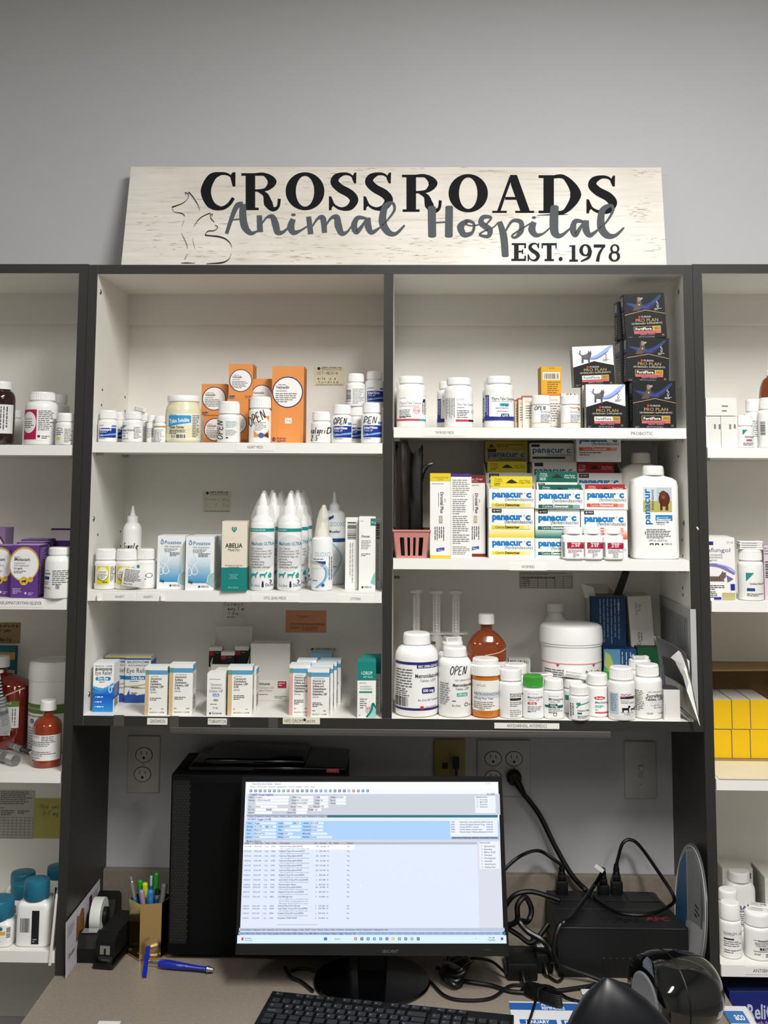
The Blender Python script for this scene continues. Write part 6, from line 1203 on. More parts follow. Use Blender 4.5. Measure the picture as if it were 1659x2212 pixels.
for cx_, cy_, wx, hy, n in ((330, 470, 60, 40, 16), (440, 545, 70, 20, 16), (360, 520, 60, 25, 12), (650, 520, 110, 30, 40), (640, 555, 100, 10, 24), (720, 400, 120, 30, 24), (860, 540, 120, 22, 34), (1010, 525, 130, 24, 44), (1150, 545, 90, 18, 22), (1375, 455, 30, 20, 34), (1390, 376, 30, 10, 16), (1400, 530, 30, 30, 18), (520, 470, 150, 40, 26), (1080, 480, 200, 30, 30), (850, 366, 250, 4, 14)):
    for _ in range(n):
        x, y = cx_+wx*rs.gauss(0, .5), cy_+hy*rs.gauss(0, .5); l = rs.uniform(3, 26); art.S([(x, y), (x+l*.5, y+rs.uniform(-.7, .7)), (x+l, y+rs.uniform(-1, 1))], [.2, rs.uniform(.5, 1.3), .2], rs.choice(('#b3a99c', '#9c9186', '#c9bfb2', '#7f766d', '#b39c8a')), 3)
mb = MB(); q = []
for c in sorted({a[0] for a in art.L}): q.append((c, [p for a in art.L if a[0] == c for p in a[1]], 0))
art.L = q; art.put(mb, lambda x, y, o: sg(x, y, o-3e-5)-O, step=5e-6, matf=lambda c: mat(c, .7, 0, 0, 40, .12)); mb.build('worn_scratch', sign)
def ser(a, tx, ty, w):
    """helpers to letter in crop pixels: returns functions mapped to frame pixels"""
    f = lambda pts: [(tx+x/w, ty+y/w) for x, y in pts]
    return f
A1 = ser(None, 430, 360, 3.53); A2 = ser(None, 880, 360, 3.318)
art = Art()
def st(A, k, pts, ws, c=BKC): art.S(A(pts), [v/k for v in ws], c, 8)
def rc(A, x0, y0, x1, y1, c=BKC): art.P(A([(x0,y0),(x1,y0),(x1,y1),(x0,y1)]), c)
def oring(A, cx, cy, rx, ry, ix, iy, c=BKC, n=48):
    ps = []
    for i in range(n):
        t0, t1 = 2*PI*i/n, 2*PI*(i+1)/n; ps.append(A([(cx+rx*math.cos(t0), cy+ry*math.sin(t0)), (cx+rx*math.cos(t1), cy+ry*math.sin(t1)), (cx+ix*math.cos(t1), cy+iy*math.sin(t1)), (cx+ix*math.cos(t0), cy+iy*math.sin(t0))]))
    art.L.append((c, ps, 0))
def letS(A, k, x0, y0, x1, y1, c=BKC):
    fx, fy = (x1-x0)/225, (y1-y0)/288; q = lambda pts: [(x0+(x-990)*fx, y0+(y-45)*fy) for x, y in pts]
    st(A, k, q([(1185,95),(1150,62),(1100,56),(1048,80),(1034,120),(1075,165),(1150,208),(1182,255),(1150,308),(1090,322),(1035,298),(1003,245)]), [v*fx for v in (12,18,24,52,64,64,66,66,50,24,18,12)], c)
    art.P(A(q([(1175,62),(1186,45),(1200,45),(1198,128),(1182,128),(1165,90)])), c); art.P(A(q([(990,225),(1008,228),(1035,290),(1012,312),(1010,333),(990,333)])), c)
def letR(A, k, x, y, f):
    q = lambda pts: [(x+(a-322)*f, y+(b_-50)*f) for a, b_ in pts]
    for a, b_, c, d in ((355,50,428,332),(322,50,480,70),(326,313,455,332)): art.P(A(q([(a,b_),(c,b_),(c,d),(a,d)])), BKC)
    st(A, k, q([(425,60),(500,61),(556,115),(508,174),(425,183)]), [v*f for v in (20,26,72,26,16)]); st(A, k, q([(450,187),(505,215),(528,280),(562,324),(602,306),(612,245)]), [v*f for v in (10,40,68,36,22,24)])
st(A1, 3.53, [(262,98),(225,62),(165,54),(95,85),(52,185),(88,285),(165,318),(225,290),(262,238)], [12,18,24,64,80,64,30,28,26]); art.P(A1([(236,70),(256,43),(278,43),(277,152),(256,152),(244,105)]), BKC)
letR(A1, 3.53, 322, 50, 1); oring(A1, 808, 188, 148, 145, 70, 117); letS(A1, 3.53, 990, 45, 1215, 333); letS(A1, 3.53, 1254, 45, 1479, 333)
letR(A2, 3.318, -38, 58, .945); oring(A2, 436, 191, 141, 137, 66, 113)
st(A2, 3.318, [(742,75),(700,190),(655,320)], [22,22,24]); art.P(A2([(735,60),(785,60),(880,325),(812,325),(742,130)]), BKC); rc(A2, 700, 218, 815, 238); rc(A2, 608, 317, 712, 332); rc(A2, 773, 317, 908, 332)
rc(A2, 975, 64, 1050, 332); rc(A2, 940, 62, 1060, 82); rc(A2, 940, 316, 1060, 334); st(A2, 3.318, [(1045,74),(1130,80),(1206,200),(1130,320),(1045,326)], [22,30,82,30,20]); letS(A2, 3.318, 1283, 65, 1503, 335)
st(A2, 3.318, [(930,349),(1040,345),(1150,344)], [2,9,2], '#2c2d30')
def gs(A, k, pts, ws): st(A, k, pts, ws, GRC)
for pts, ws in (([(210,512),(250,390),(290,300),(335,290)],[26,32,40,46]), ([(335,285),(335,380),(350,460),(395,508),(445,492)],[46,56,56,34,10]), ([(255,406),(325,400)],[12,12]), ([(460,372),(466,500)],[40,46]), ([(470,450),(515,390),(560,385),(583,440),(600,498),(640,500),(692,455)],[12,16,42,54,48,24,10]),
    ([(718,400),(700,460),(722,502),(770,490),(826,455)],[40,56,42,18,10]), ([(836,382),(852,515)],[38,42]), ([(862,460),(905,398),(945,396),(957,505)],[10,20,46,38]), ([(965,455),(1005,395),(1050,388),(1062,450),(1088,508),(1130,498),(1162,455)],[10,20,46,56,42,18,10]),
    ([(1275,395),(1210,392),(1182,450),(1202,498),(1250,445),(1282,390)],[16,34,48,40,22,18]), ([(1288,390),(1290,455),(1318,503),(1385,460)],[40,52,34,10]), ([(1385,460),(1440,405),(1490,330),(1474,278),(1418,310),(1400,420),(1440,498),(1500,512),(1568,448)],[10,14,20,22,46,60,50,26,14])): gs(A1, 3.53, pts, ws)
art.C(*A1([(720,368)])[0], 4.9, GRC, ry=2.9)
for pts, ws in (([(175,292),(178,500)],[58,58]), ([(300,290),(297,500)],[54,56]), ([(205,402),(275,398)],[11,11]), ([(430,388),(382,430),(408,488),(465,472),(476,410),(430,388),(425,415),(470,425),(525,412)],[26,52,40,22,18,22,10,9,9]), ([(560,420),(600,368),(545,362),(530,405),(590,455),(578,500),(520,490),(545,465),(610,440),(652,402)],[8,18,30,42,44,26,16,10,10,10]),
    ([(660,395),(690,500),(702,640)],[34,52,50]), ([(700,470),(750,392),(812,398),(815,460),(775,508),(752,492),(830,440),(885,405)],[12,20,34,40,18,14,10,10]), ([(908,398),(892,450),(920,490),(970,482),(1022,440)],[36,54,34,14,10]), ([(1055,285),(1050,400),(1058,475),(1100,496),(1168,442)],[58,64,58,26,10]),
    ([(1262,396),(1205,392),(1186,445),(1205,488),(1245,430),(1278,388)],[16,34,48,38,22,18]), ([(1282,386),(1280,450),(1310,492),(1372,448)],[38,52,34,10]), ([(1372,448),(1430,392),(1474,312),(1452,280),(1396,320),(1388,430),(1430,492),(1490,494),(1552,438)],[10,14,20,24,46,58,48,24,12])): gs(A2, 3.318, pts, ws)
art.C(*A2([(907,366)])[0], 4.4, GRC, ry=2.6)
for x, y in ((175,292),(178,500),(300,290),(297,500),(702,640),(1055,287)): art.C(*A2([(x,y)])[0], 8.1 if x < 400 or x > 1000 else 7.4, GRC, ry=2.6)
D_ = '#2a2c30'
for r_ in ((765,552,797,674),(748,550,850,562),(745,662,850,676),(797,604,828,614),(838,550,850,585),(838,640,850,676),(821,595,830,625),(1000,552,1033,672),(962,550,1070,564),(962,550,971,586),(1061,550,1070,586),(983,664,1050,677),(1178,565,1203,676),(1160,668,1222,681),(1160,566,1190,574),(1335,560,1417,580)): rc(A2, *r_, D_)
letS(A2, 3.318, 862, 548, 950, 678, D_); art.C(*A2([(1098,663)])[0], 4.2, D_); oring(A2, 1275, 600, 43, 42, 18, 33, D_); st(A2, 3.318, [(1312,600),(1300,650),(1242,681)], [24,20,6], D_); st(A2, 3.318, [(1408,572),(1375,625),(1362,680)], [10,20,26], D_); oring(A2, 1486, 590, 33, 32, 17, 24, D_); oring(A2, 1483, 645, 41, 36, 20, 27, D_)
A3 = ser(None, 360, 400, 10.37)
for pts, ws in (([(440,240),(425,170),(490,215),(480,300),(380,400),(240,460),(125,500)],[4,14,14,8,14,18,30]), ([(125,530),(170,600),(240,620),(330,635),(390,670),(412,710)],[8,8,12,16,16,6]), ([(495,160),(580,250),(660,370),(720,480),(745,578)],[22,18,16,10,5]), ([(400,785),(345,932)],[6,5]), ([(615,935),(700,800),(820,700),(985,630)],[6,16,16,16]), ([(985,640),(985,720),(1020,780),(1075,835)],[6,10,16,12]), ([(990,680),(1032,655),(1010,730)],[12,14,4]),
    ([(1080,905),(1140,930),(1130,985),(1060,1025),(940,1035),(885,1085),(880,1125),(1000,1140),(1180,1160),(1330,1215),(1430,1310),(1468,1410)],[10,14,12,14,18,10,24,20,26,20,14,4]), ([(335,1080),(400,1210),(450,1320),(475,1430)],[5,10,10,5]), ([(585,1180),(610,1320),(645,1440)],[3,7,4]), ([(470,1550),(410,1665)],[4,12]), ([(1455,1530),(1420,1630),(1350,1700),(1220,1745),(900,1765)],[4,10,18,26,10]), ([(330,1752),(450,1748),(640,1755)],[10,18,8])): st(A3, 10.37, pts, ws, '#1f1d22')
mb = MB(); art.put(mb, lambda x, y, o: sg(x, y, o)-O, step=2.2e-5, matf=lambda c: mat(c, .7, 0, 0, 40, .12)); mb.build('lettering', sign)
# ================================================================ side units
def yz(x, y, z): return atZ(x, y, z).y
BOT = lambda y0=.42: (lambda a, W, H: (a.R(0, H*y0, W, H*.92, '#f3f3f1'), a.ML(W*.1, H*(y0+.05), W*.9, 9, 4, '#666')))
GL = 'bottles on the top shelf of the purple-carton unit'
DAM = mat('#2a100a', .1, 0, 0, 30, .6, coat=.5)
bottle('tablet_bottle', 'dark brown glass bottle with white cap at the frame edge, top shelf', (-34, 31, 825, 962), .06, lambda a, W, H: (a.R(0, H*.37, W, H*.82, '#e3e4e6'), a.MLV(W*.55, H*.4, H*.8, 5, 5, '#555')), ycap=842, ysh=866, capw=.72, z=L1, bodym=DAM, group=GL, ribs=.02)
bottle('tablet_bottle', 'frosted bottle partly hidden beside the dark brown glass one', (8, 48, 887, 961), .16, None, ycap=902, z=L1, group=GL, ribs=.02, col='#dcdeda')
def pnk(a, W, H): a.R(0, H*.34, W, H*.92, '#eeeeec').R(W*.06, H*.34, W*.52, H*.9, '#b01d4e').C(W*.27, H*.58, W*.235, '#eceae8', ry=H*.2).T(W*.1, H*.53, 4.5, 'Vetmedin', '#333', w=W*.28).ML(W*.09, H*.56, W*.46, 4, 4).ML(W*.57, H*.36, W*.97, 11, 4, '#555').C(W*.6, H*.84, 3, '#444').ML(W*.68, H*.83, W*.9, 2, 4)
bottle('tablet_bottle', 'white bottle with crimson label panel and ribbed cap', (55, 124, 848, 962), .045, pnk, ycap=866, ysh=882, capw=.79, z=L1, group=GL)
bottle('tablet_bottle', 'white bottle right behind the crimson-labelled one', (108, 149, 853, 961), .12, None, ycap=871, capw=.75, z=L1, group=GL, ribs=.02)
bottle('tablet_bottle', 'small white bottle with a yellow dose mark against the panel', (121, 160, 893, 962), .02, lambda a, W, H: (a.RING(W*.32, H*.52, W*.2, 1, '#333', ry=H*.05), a.ML(W*.15, H*.6, W*.55, 2, 4), a.R(W*.18, H*.76, W*.42, H*.83, '#e6d83a'), a.ML(W*.62, H*.5, W*.98, 9, 3.4, '#777')), ycap=911, z=L1, group=GL, ribs=0, capw=.95)
PU = '#5f3a86'
def meta(a, W, H):
    cx, cy = W*.47, H*.36
    a.C(cx, cy, W*.56, '#c9a23a', ry=H*.33).C(cx, cy+1, W*.515, '#efedf0', ry=H*.3).ML(W*.1, H*.22, W*.5, 1, 3, '#666').T(W*.1, H*.3, 7, 'Metacam', '#4a4650', w=W*.58, b=1).T(W*.1, H*.36, 4.4, '(meloxicam', '#5a5a60', w=W*.4).T(W*.1, H*.405, 4.4, 'oral suspension)', '#5a5a60', w=W*.54).T(W*.1, H*.46, 4, '0.5 mg/mL', '#333', w=W*.32, b=1).ML(W*.1, H*.49, W*.7, 2, 3.2)
    a.C(W*.48, H*.68, W*.155, '#d8b24a').P([(W*.4, H*.68), (W*.5, H*.67), (W*.56, H*.645), (W*.55, H*.7), (W*.54, H*.73), (W*.52, H*.7), (W*.44, H*.7), (W*.42, H*.73)], '#2a1c14').C(W*.72, H*.65, W*.1, '#d8b24a').T(W*.72, H*.655, 4, '15', '#3a2c14', 'c').ML(W*.08, H*.82, W*.45, 4, 3.2, '#cdbde0').C(W*.56, H*.91, 2.6, '#cdbde0').ML(W*.66, H*.9, W*.9, 2, 3.4, '#cdbde0')
pside_ = lambda a, W, H: (a.ML(W*.15, H*.06, W*.9, 26, 3.8, '#b9a2d2'))
G_L = 'purple cartons of oral drops'
carton('suspension_carton', 'purple and white carton at the frame edge with gold ring', (-27, 27, 1179, 1288), L2, .035, .05, PU, meta, pside_, group=G_L, topc='#a58fbd')
carton('suspension_carton', 'purple and white carton with gold ring, frontmost beside the white bottle', (24, 83, 1178, 1289), L2, .015, .05, PU, meta, pside_, group=G_L, side='#4d2f70', topc='#b9a6cc', rz=-.02)
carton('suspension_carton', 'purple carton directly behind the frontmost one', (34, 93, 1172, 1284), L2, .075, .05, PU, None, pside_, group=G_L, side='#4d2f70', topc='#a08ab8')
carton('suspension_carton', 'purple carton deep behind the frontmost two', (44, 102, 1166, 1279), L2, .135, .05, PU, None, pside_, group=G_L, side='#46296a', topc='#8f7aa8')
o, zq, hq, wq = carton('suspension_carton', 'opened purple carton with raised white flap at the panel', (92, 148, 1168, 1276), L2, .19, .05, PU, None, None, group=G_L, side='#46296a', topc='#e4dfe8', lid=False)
mb = MB(); mb.prism([(-wq*.4, 0), (wq*.4, 0), (wq*.5, .02), (-wq*.5, .02)], 0, .0008, paper('#cfc8d2')); mb.prism([(-wq*.5, .02), (wq*.5, .02), (wq*.42, .024), (-wq*.46, .024)], 0, .0009, paper('#4a2a5c')); fo = mb.build('carton_flap', o, (0, .045, hq))
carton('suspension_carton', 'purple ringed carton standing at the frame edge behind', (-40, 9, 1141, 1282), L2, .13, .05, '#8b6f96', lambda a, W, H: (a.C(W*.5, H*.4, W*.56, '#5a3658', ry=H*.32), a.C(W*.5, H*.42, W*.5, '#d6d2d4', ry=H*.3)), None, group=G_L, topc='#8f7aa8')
bottle('tablet_bottle', 'white bottle with navy dose block beside the purple cartons', (98, 157, 1182, 1289), .02, lambda a, W, H: (a.ML(W*.08, H*.44, W*.34, 1, 3), a.T(W*.08, H*.52, 4, 'Carprofen', '#333', w=W*.26, b=1), a.R(W*.08, H*.56, W*.3, H*.62, '#27386e'), a.ML(W*.08, H*.66, W*.36, 2, 4, '#c05a64'), a.T(W*.08, H*.8, 4, '30 Tabs', '#333'), a.ML(W*.42, H*.44, W*.97, 8, 4, '#666'), a.BC(W*.55, H*.72, W*.68, H*.8, '#888')), ycap=1197, ysh=1214, capw=.78, z=L2, ribs=0)
# third shelf
note('kraft_note', 'brown kraft note with black handwriting taped on the unit back', (-30, 44, 1345, 1389), S-.0066, '#9a835c', lambda a, W, H: (a.HW(18, 10, 8, 'eedone', '#1d1712', 54, 1.1), a.HW(28, 20, 8, '+ per', '#1d1712', 28, 1.1), a.HW(28, 39, 8, 'daily', '#1d1712', 28, 1.1)))
carton('tablet_carton', 'teal and gold striped carton behind the big brown jug', (-30, 30, 1397, 1560), L3, .252, .016, '#1f6f78', lambda a, W, H: (a.R(0, H*.06, W, H*.14, '#c99c52'), a.R(0, H*.25, W, H*.3, '#c7ccc9'), a.T(W*.55, H*.21, 6, '-22', '#dfe8e6'), a.T(W*.6, H*.36, 5, 'mg/mL', '#dfe8e6'), a.R(0, H*.4, W, H*.5, '#c99c52')), None)
AMR = mat('#7a1c0e', .1, 0, .03, 30, .6, trans=.3, coat=.5)
def comp(a, W, H): a.R(0, H*.47, W*.9, H*.53, '#5c7a35').T(W*.5, H*.505, 6, 'compound', '#dfe6d2', w=W*.28).R(0, H*.53, W*.78, H*.84, '#e3e2e0').ML(W*.4, H*.57, W*.75, 3, 6, '#777').ML(W*.4, H*.66, W*.76, 8, 5, '#888').R(W*.78, H*.53, W*.9, H*.76, '#dcdad8').MLV(W*.8, H*.55, H*.74, 2, 5, '#666').S([(0, H*.46), (W*.5, H*.44), (W*.96, H*.33)], 2.4, '#d9b49a')
Yj = yz(30, 1612, L3)
amber('liquid_jug', 'large square brown jug with green-striped label and white cap', (-66, 65, 1417, 1612), Yj-.002, L3, 1440, 18, 13, 1478, comp, .55, 3.4, m=AMR)
Yt = yz(105, 1632, L3)+.05
vessel('powder_tub', 'tall white tub with olive green band behind the small brown bottle', 116, 1632, 1420, Yt,
    [('body', [(48, 1631.9), (50.5, 1630), (51, 1624), (53, 1468)], plast('#e2e1de'), dict(n=60)), ('lid', [(53, 1468), (54, 1467), (54.5, 1462), (54, 1440), (53, 1430), (49, 1427), (47, 1425), (44, 1428), (.01, 1428)], plast('#e0e0de'), dict(n=60))],
    [('label', lambda a, W, H: (a.R(0, H*.46, W, H*.97, '#d9d8d5'), a.R(0, H*.465, W, H*.565, '#566f33'), a.RING(W*.07, H*.51, 4, 1.5, '#dfe6d2'), a.T(W*.12, H*.525, 6, 'compound', '#aebf95', w=W*.3), a.ML(W*.05, H*.59, W*.7, 1, 6, '#666'), a.RING(W*.2, H*.65, 5, 3, '#333'), a.ML(W*.04, H*.72, W*.3, 9, 6, '#888')), 0, {})], L3, cat='tub')
Ys = yz(102, 1660, L3)
AM2 = mat('#a03a12', .1, 0, .03, 30, .6, trans=.35, coat=.5)
amber('liquid_bottle', 'small brown medicine bottle with white label at the shelf front', (72, 133, 1512, 1660), Ys+.025, L3, 1534, 17, 11, 1568, lambda a, W, H: (a.R(0, H*.5, W, H*.885, '#e4e3e4'), a.T(W*.04, H*.54, 5, 'Tamsol', '#555'), a.ML(W*.45, H*.52, W*.9, 4, 4), a.ML(W*.05, H*.6, W*.95, 3, 4, '#666'), a.ML(W*.05, H*.75, W*.95, 3, 4, '#666'), a.ML(W*.05, H*.84, W*.5, 2, 4, '#666')), 1, 2, m=AM2)
CLR = mat('#dfe3e4', .12, 0, 0, 40, .5, trans=.85)
def lay_syr(label, a, b, r, cap):
    t = thing('oral_syringe', label, 'syringe', (0, 0, 0), 0, 'clear oral syringes by the brown jug'); A, B = Vector(a), Vector(b); d = (B-A)
    mb = MB(); mb.tube([A, A+d*.6], r, CLR, 16, 0); mb.build('barrel', t)
    mb = MB(); mb.tube([A+d*.35, B], r*.55, plast('#e5e5e3'), 10, 0)
    n = 9
    for i in range(n): p = A+d*(.42+.5*i/n); mb.tube([p, p+d*.025], r*.8, mat('#1d1d1f', .4), 10, 0)
    mb.build('plunger', t); mb = MB(); mb.tube([A+d*.3, A+d*.36], r*.9, mat('#141416', .3), 14, 0); mb.build('rubber_stopper', t)
    mb = MB(); mb.tube([B, B+d*.04], r*1.3, mat(cap, .3), 16, 0); mb.build('plunger_cap', t)
p1 = atZ(12, 1605, L3+.012); p2 = atZ(72, 1628, L3+.012)
lay_syr('clear syringe with black-marked plunger pointing at the small brown bottle', p1, p2, .006, '#d8d8d6')
p1 = atZ(34, 1642, L3+.012); p2 = atZ(-35, 1620, L3+.014); lay_syr('clear syringe with a black end lying at the shelf front', p1, p2, .011, '#101013')
p1 = Vector(atY(-6, 1455, Yj-.056)); p2 = Vector(atY(14, 1580, Yj-.053)); lay_syr('clear syringe standing tilted before the big brown jug', p2, p1, .010, '#e0e2e2')
# fourth shelf
note('dosage_sheet', 'printed dosage sheet with a table taped to the unit back', (-40, 74, 1709, 1809), S-.0066, '#b9b7ae', lambda a, W, H: (a.ML(40, 3, W*.98, 7, 4, '#55534e'), a.ML(40, 36, 60, 1, 3), a.ML(42, 42, 72, 3, 4), a.ML(78, 42, W*.98, 2, 4), *[a.R(40+9*i, 56, 40.6+9*i, 98, '#7d7a72') for i in range(9)], *[a.R(40, 56+6*i, W*.98, 56.6+6*i, '#7d7a72') for i in range(8)]))
note('sticky_note', 'yellow sticky note with faint handwriting beside the dosage sheet', (74, 132, 1727, 1809), S-.0072, '#b3ad5c', lambda a, W, H: (a.HW(12, 20, 9, 'Apoquel', '#4c4a2c', 44, .8), a.HW(12, 34, 8, '.5-1 mg', '#4c4a2c', 40, .8)))
TC = plast('#1c6a84')
G_Q = 'white square bottles with teal caps'
def tealb(label, px, capx, ycap, Y, art, asp=.75):
    x0, x1, yt, yb = px; r = (x1-x0)/2; cr = (capx[1]-capx[0])/2
    vessel('chew_bottle', label, (x0+x1)/2, yb, yt, Y, [('body', [(r*.92, yb-.1), (r*.98, yb-2), (r, yb-6), (r, ycap+14), (r*.95, ycap+8), (r*.85, ycap+4), (cr*.9, ycap+2), (cr*.9, ycap-3)], plast('#eeeeec'), dict(sq=5, asp=asp, n=60)),
        ('cap', [(cr*.97, ycap), (cr, ycap-2), (cr*.99, yt+6), (cr*.93, yt+1), (cr*.85, yt), (.01, yt)], TC, dict(asp=1, n=44))], [('label', art, 0, {})], L4, G_Q)
barl = lambda a, W, H: (a.BC(W*.16, H*.55, W*.45, H*.77), a.R(W*.5, H*.43, W*.72, H*.95, '#1d1d1f'), a.ML(W*.54, H*.87, W*.68, 2, 5, '#aaa'))
tealb('large white bottle with teal cap and black label block in front', (42, 114, 1898, 2050), (62, 116), 1943, yz(80, 2050, L4)+.03, barl)
tealb('white teal-capped bottle with a yellow logo at the frame edge', (-45, 33, 1940, 2052), (-36, 33), 1986, yz(0, 2050, L4)+.03, lambda a, W, H: (a.R(W*.6, H*.52, W*.86, H*.72, '#d8b43c'), a.C(W*.72, H*.58, 5, '#2a6f94'), a.BC(W*.88, H*.55, W*.97, H*.78, hor=True), a.ML(W*.6, H*.85, W*.8, 1, 4)))
tealb('white teal-capped bottle behind, second from the frame edge', (18, 70, 1906, 2035), (20, 64), 1955, yz(40, 2005, L4)+.05, barl)
tealb('white teal-capped bottle at the back of the cluster', (18, 78, 1883, 2010), (20, 72), 1920, .20, barl)
tealb('white teal-capped bottle tucked behind the large one at the panel', (98, 150, 1870, 2000), (101, 148), 1902, .21, barl)
mb = MB(); a1 = atY(116, 1905, .06); a2 = atY(108, 2086, -.004)
mb.add([(a1.x, .10, a1.z), (a1.x+.004, .10, a1.z), (a1.x+.004, .10, L4+.001), (a1.x-.002, .10, L4+.001), (a2.x+.006, -.004, a1.z-.002), (a2.x+.010, -.004, a1.z-.002), (a2.x+.002, -.004, a2.z), (a2.x-.003, -.004, a2.z)], [(0,1,2,3),(7,6,5,4),(4,5,1,0),(5,6,2,1),(6,7,3,2),(7,4,0,3)], plast('#e6e2dd')); mb.build('plastic_divider', None, label='thin white plastic panel leaning at the shelf end by the teal-capped bottles', cat='panel')
# ---- far unit
GRR = 'white cartons and bottles in the yellow-carton unit'
carton('tablet_carton', 'upright plain white carton against the panel, top shelf of the yellow-carton unit', (1525, 1557, 900, 966), R1, .02, .06, '#dcdbd6', lambda a, W, H: (a.MLV(W*.55, H*.25, H*.45, 2, 10, '#777')), None, group=GRR)
carton('tablet_carton', 'upright plain white carton beside the teal-cornered bottle', (1558, 1593, 900, 967), R1, .02, .06, '#e0dfda', lambda a, W, H: (a.MLV(W*.5, H*.25, H*.45, 2, 10, '#777')), None, group=GRR)
carton('tablet_carton', 'white carton lying across the two upright white cartons', (1525, 1591, 860, 898), atY(1555, 899.5, .02).z+.001, .02, .06, '#e3e2dd', lambda a, W, H: a.ML(W*.52, H*.42, W*.75, 2, 10, '#777', 3), None, group=GRR)
grn2 = lambda big: (lambda a, W, H: (a.P([(W*.2, H*.45), (W*.5, H*.45), (W*.2, H*.62)], '#2b8f7d'), a.T(W*.32, H*.7 if not big else H*.68, 4, 'Azithromycin' if not big else 'Ciprofloxacin Tablets, USP', '#333', w=W*.62, b=1), a.RR(W*.4 if not big else W*.22, H*.75, W*.78 if not big else W*.52, H*.81, 1.5, '#c0506a' if not big else '#2c4a8a'), a.ML(W*.22, H*.86, W*.95, 2, 3.6)))
bottle('tablet_bottle', 'short white bottle with teal corner and pink dose mark', (1593, 1627, 898, 967), .02, grn2(False), ycap=920, z=R1, group=GRR, ribs=.04, capw=.93)
bottle('tablet_bottle', 'tall ribbed-cap white bottle behind the teal-cornered short one', (1607, 1652, 863, 967), .07, BOT(.4), ycap=889, z=R1, group=GRR, capw=.78)
bottle('tablet_bottle', 'tall ribbed-cap white bottle cut by the frame edge, barcode showing', (1637, 1690, 860, 967), .035, lambda a, W, H: a.BC(W*.04, H*.48, W*.18, H*.75, hor=True), ycap=884, z=R1, group=GRR, capw=.8)
bottle('liquid_bottle', 'brown domed bottle behind the tall ribbed-cap bottles', (1641, 1705, 800, 964), .17, None, ycap=812, ysh=862, capw=.5, z=R1, bodym=AMB, ribs=0)
def itra(a, W, H):
    a.R(W*.18, H*.06, W*.42, H*.12, '#2a2f7d').T(W*.78, H*.09, 4.4, '52 mL', '#555', w=W*.2).T(W*.04, H*.23, 9, 'Itrafungol', '#4a4670', w=W*.84).T(W*.1, H*.29, 4.6, '(itraconazole', '#555', w=W*.56).T(W*.1, H*.33, 4.6, 'oral solution)', '#555', w=W*.56).T(W*.1, H*.375, 4, '10 mg/mL', '#444', w=W*.42)
    a.S([(W*.1, H*.44), (W*.55, H*.45), (W*.98, H*.58)], [6, 8, 5], '#7d76b4').S([(W*.5, H*.42), (W*.85, H*.48), (W, H*.55)], [2, 3, 2], '#a8a2d0').P([(W*.76, H*.6), (W*.95, H*.66), (W*.78, H*.72)], '#6d64a4')
    a.P([(W*.1, H*.7), (W*.2, H*.62), (W*.55, H*.62), (W*.62, H*.57), (W*.65, H*.53), (W*.69, H*.56), (W*.74, H*.55), (W*.75, H*.62), (W*.68, H*.67), (W*.7, H*.7)], '#6b5f52')
    for i in range(6): a.S([(W*(.2+.07*i), H*.625), (W*(.22+.07*i), H*.68)], 1, '#3c342c')
    a.ML(W*.1, H*.76, W*.85, 3, 4, '#555').ML(W*.1, H*.86, W*.5, 4, 4, '#555').R(W*.86, H*.74, W*.98, H*.84, '#2a2f8d').R(W*.62, H*.88, W*.98, H*.99, '#b9b27c').R(W*.4, H*.95, W*.6, H*.99, '#2a2f8d')
carton('solution_carton', 'white and violet carton with a lying tabby cat, at the panel', (1533, 1588, 1162, 1298), R2, .015, .05, '#eceae8', cropart(itra, 79, 24), None)
carton('solution_carton', 'white carton tucked behind the violet cat carton', (1527, 1578, 1159, 1296), R2, .07, .04, '#e2e0dc', None, None)
_, zt, X = bottle('tablet_bottle', 'white bottle with teal corner carrying a folded leaflet', (1594, 1648, 1187, 1298), .03, grn2(True), ycap=1210, z=R2, group=GRR, capw=.92)
leaflet('folded_leaflet', 'rolled white leaflet resting on the teal-cornered bottle cap', (X, .03, zt+.0005), (.046, .03, .017), -.05)
carton('solution_carton', 'pale pink-topped carton at the frame edge beside the teal-cornered bottle', (1651, 1700, 1178, 1298), R2, .03, .05, '#cfc4cc', lambda a, W, H: (a.BC(W*.05, H*.3, W*.2, H*.6, hor=True), a.ML(W*.02, H*.05, W*.6, 3, 6, '#888')), None, None, side='#c2b6be', topc='#b79ab0')
# cardboard case of yellow cartons
KR = mat('#9c8157', .8, 0, .06, 120); KRD = mat('#7d6545', .85, 0, .06, 120)  # KRD is the same cardboard darkened for the shade inside the case
Yb = yz(1600, 1644, R3); kx = mpp(Yb, 1600, 1600); xL = HW+T+.004; ybk = S-.0105
case = thing('cardboard_case', 'open brown cardboard case holding the bright yellow cartons', 'box', (0, 0, R3)); hcase = atY(1600, 1432, ybk).z-R3; xR = xL+.30
def bxp(n, par, a, b, m): q = MB(); q.box(a, b, m); return q.build(n, par)
bxp('case_floor', case, (xL, Yb, .0003), (xR, ybk, .004), KR); bxp('case_wall', case, (xL, ybk-.003, .004), (xR, ybk, hcase), KRD); bxp('case_wall', case, (xL, Yb+.02, .004), (xL+.003, ybk-.003, hcase), KRD)
xw = atY(1640, 1500, Yb+.1).x+.05
mb = MB(); mb.prism([(Yb+.01, .004), (ybk, .004), (ybk, hcase), (Yb+.01, hcase*.8)], xw, xw+.003, KRD, 'x'); mb.build('case_wall', case)
f0 = atY(1540, 1449, Yb+.05); mb = MB(); zt_ = hcase
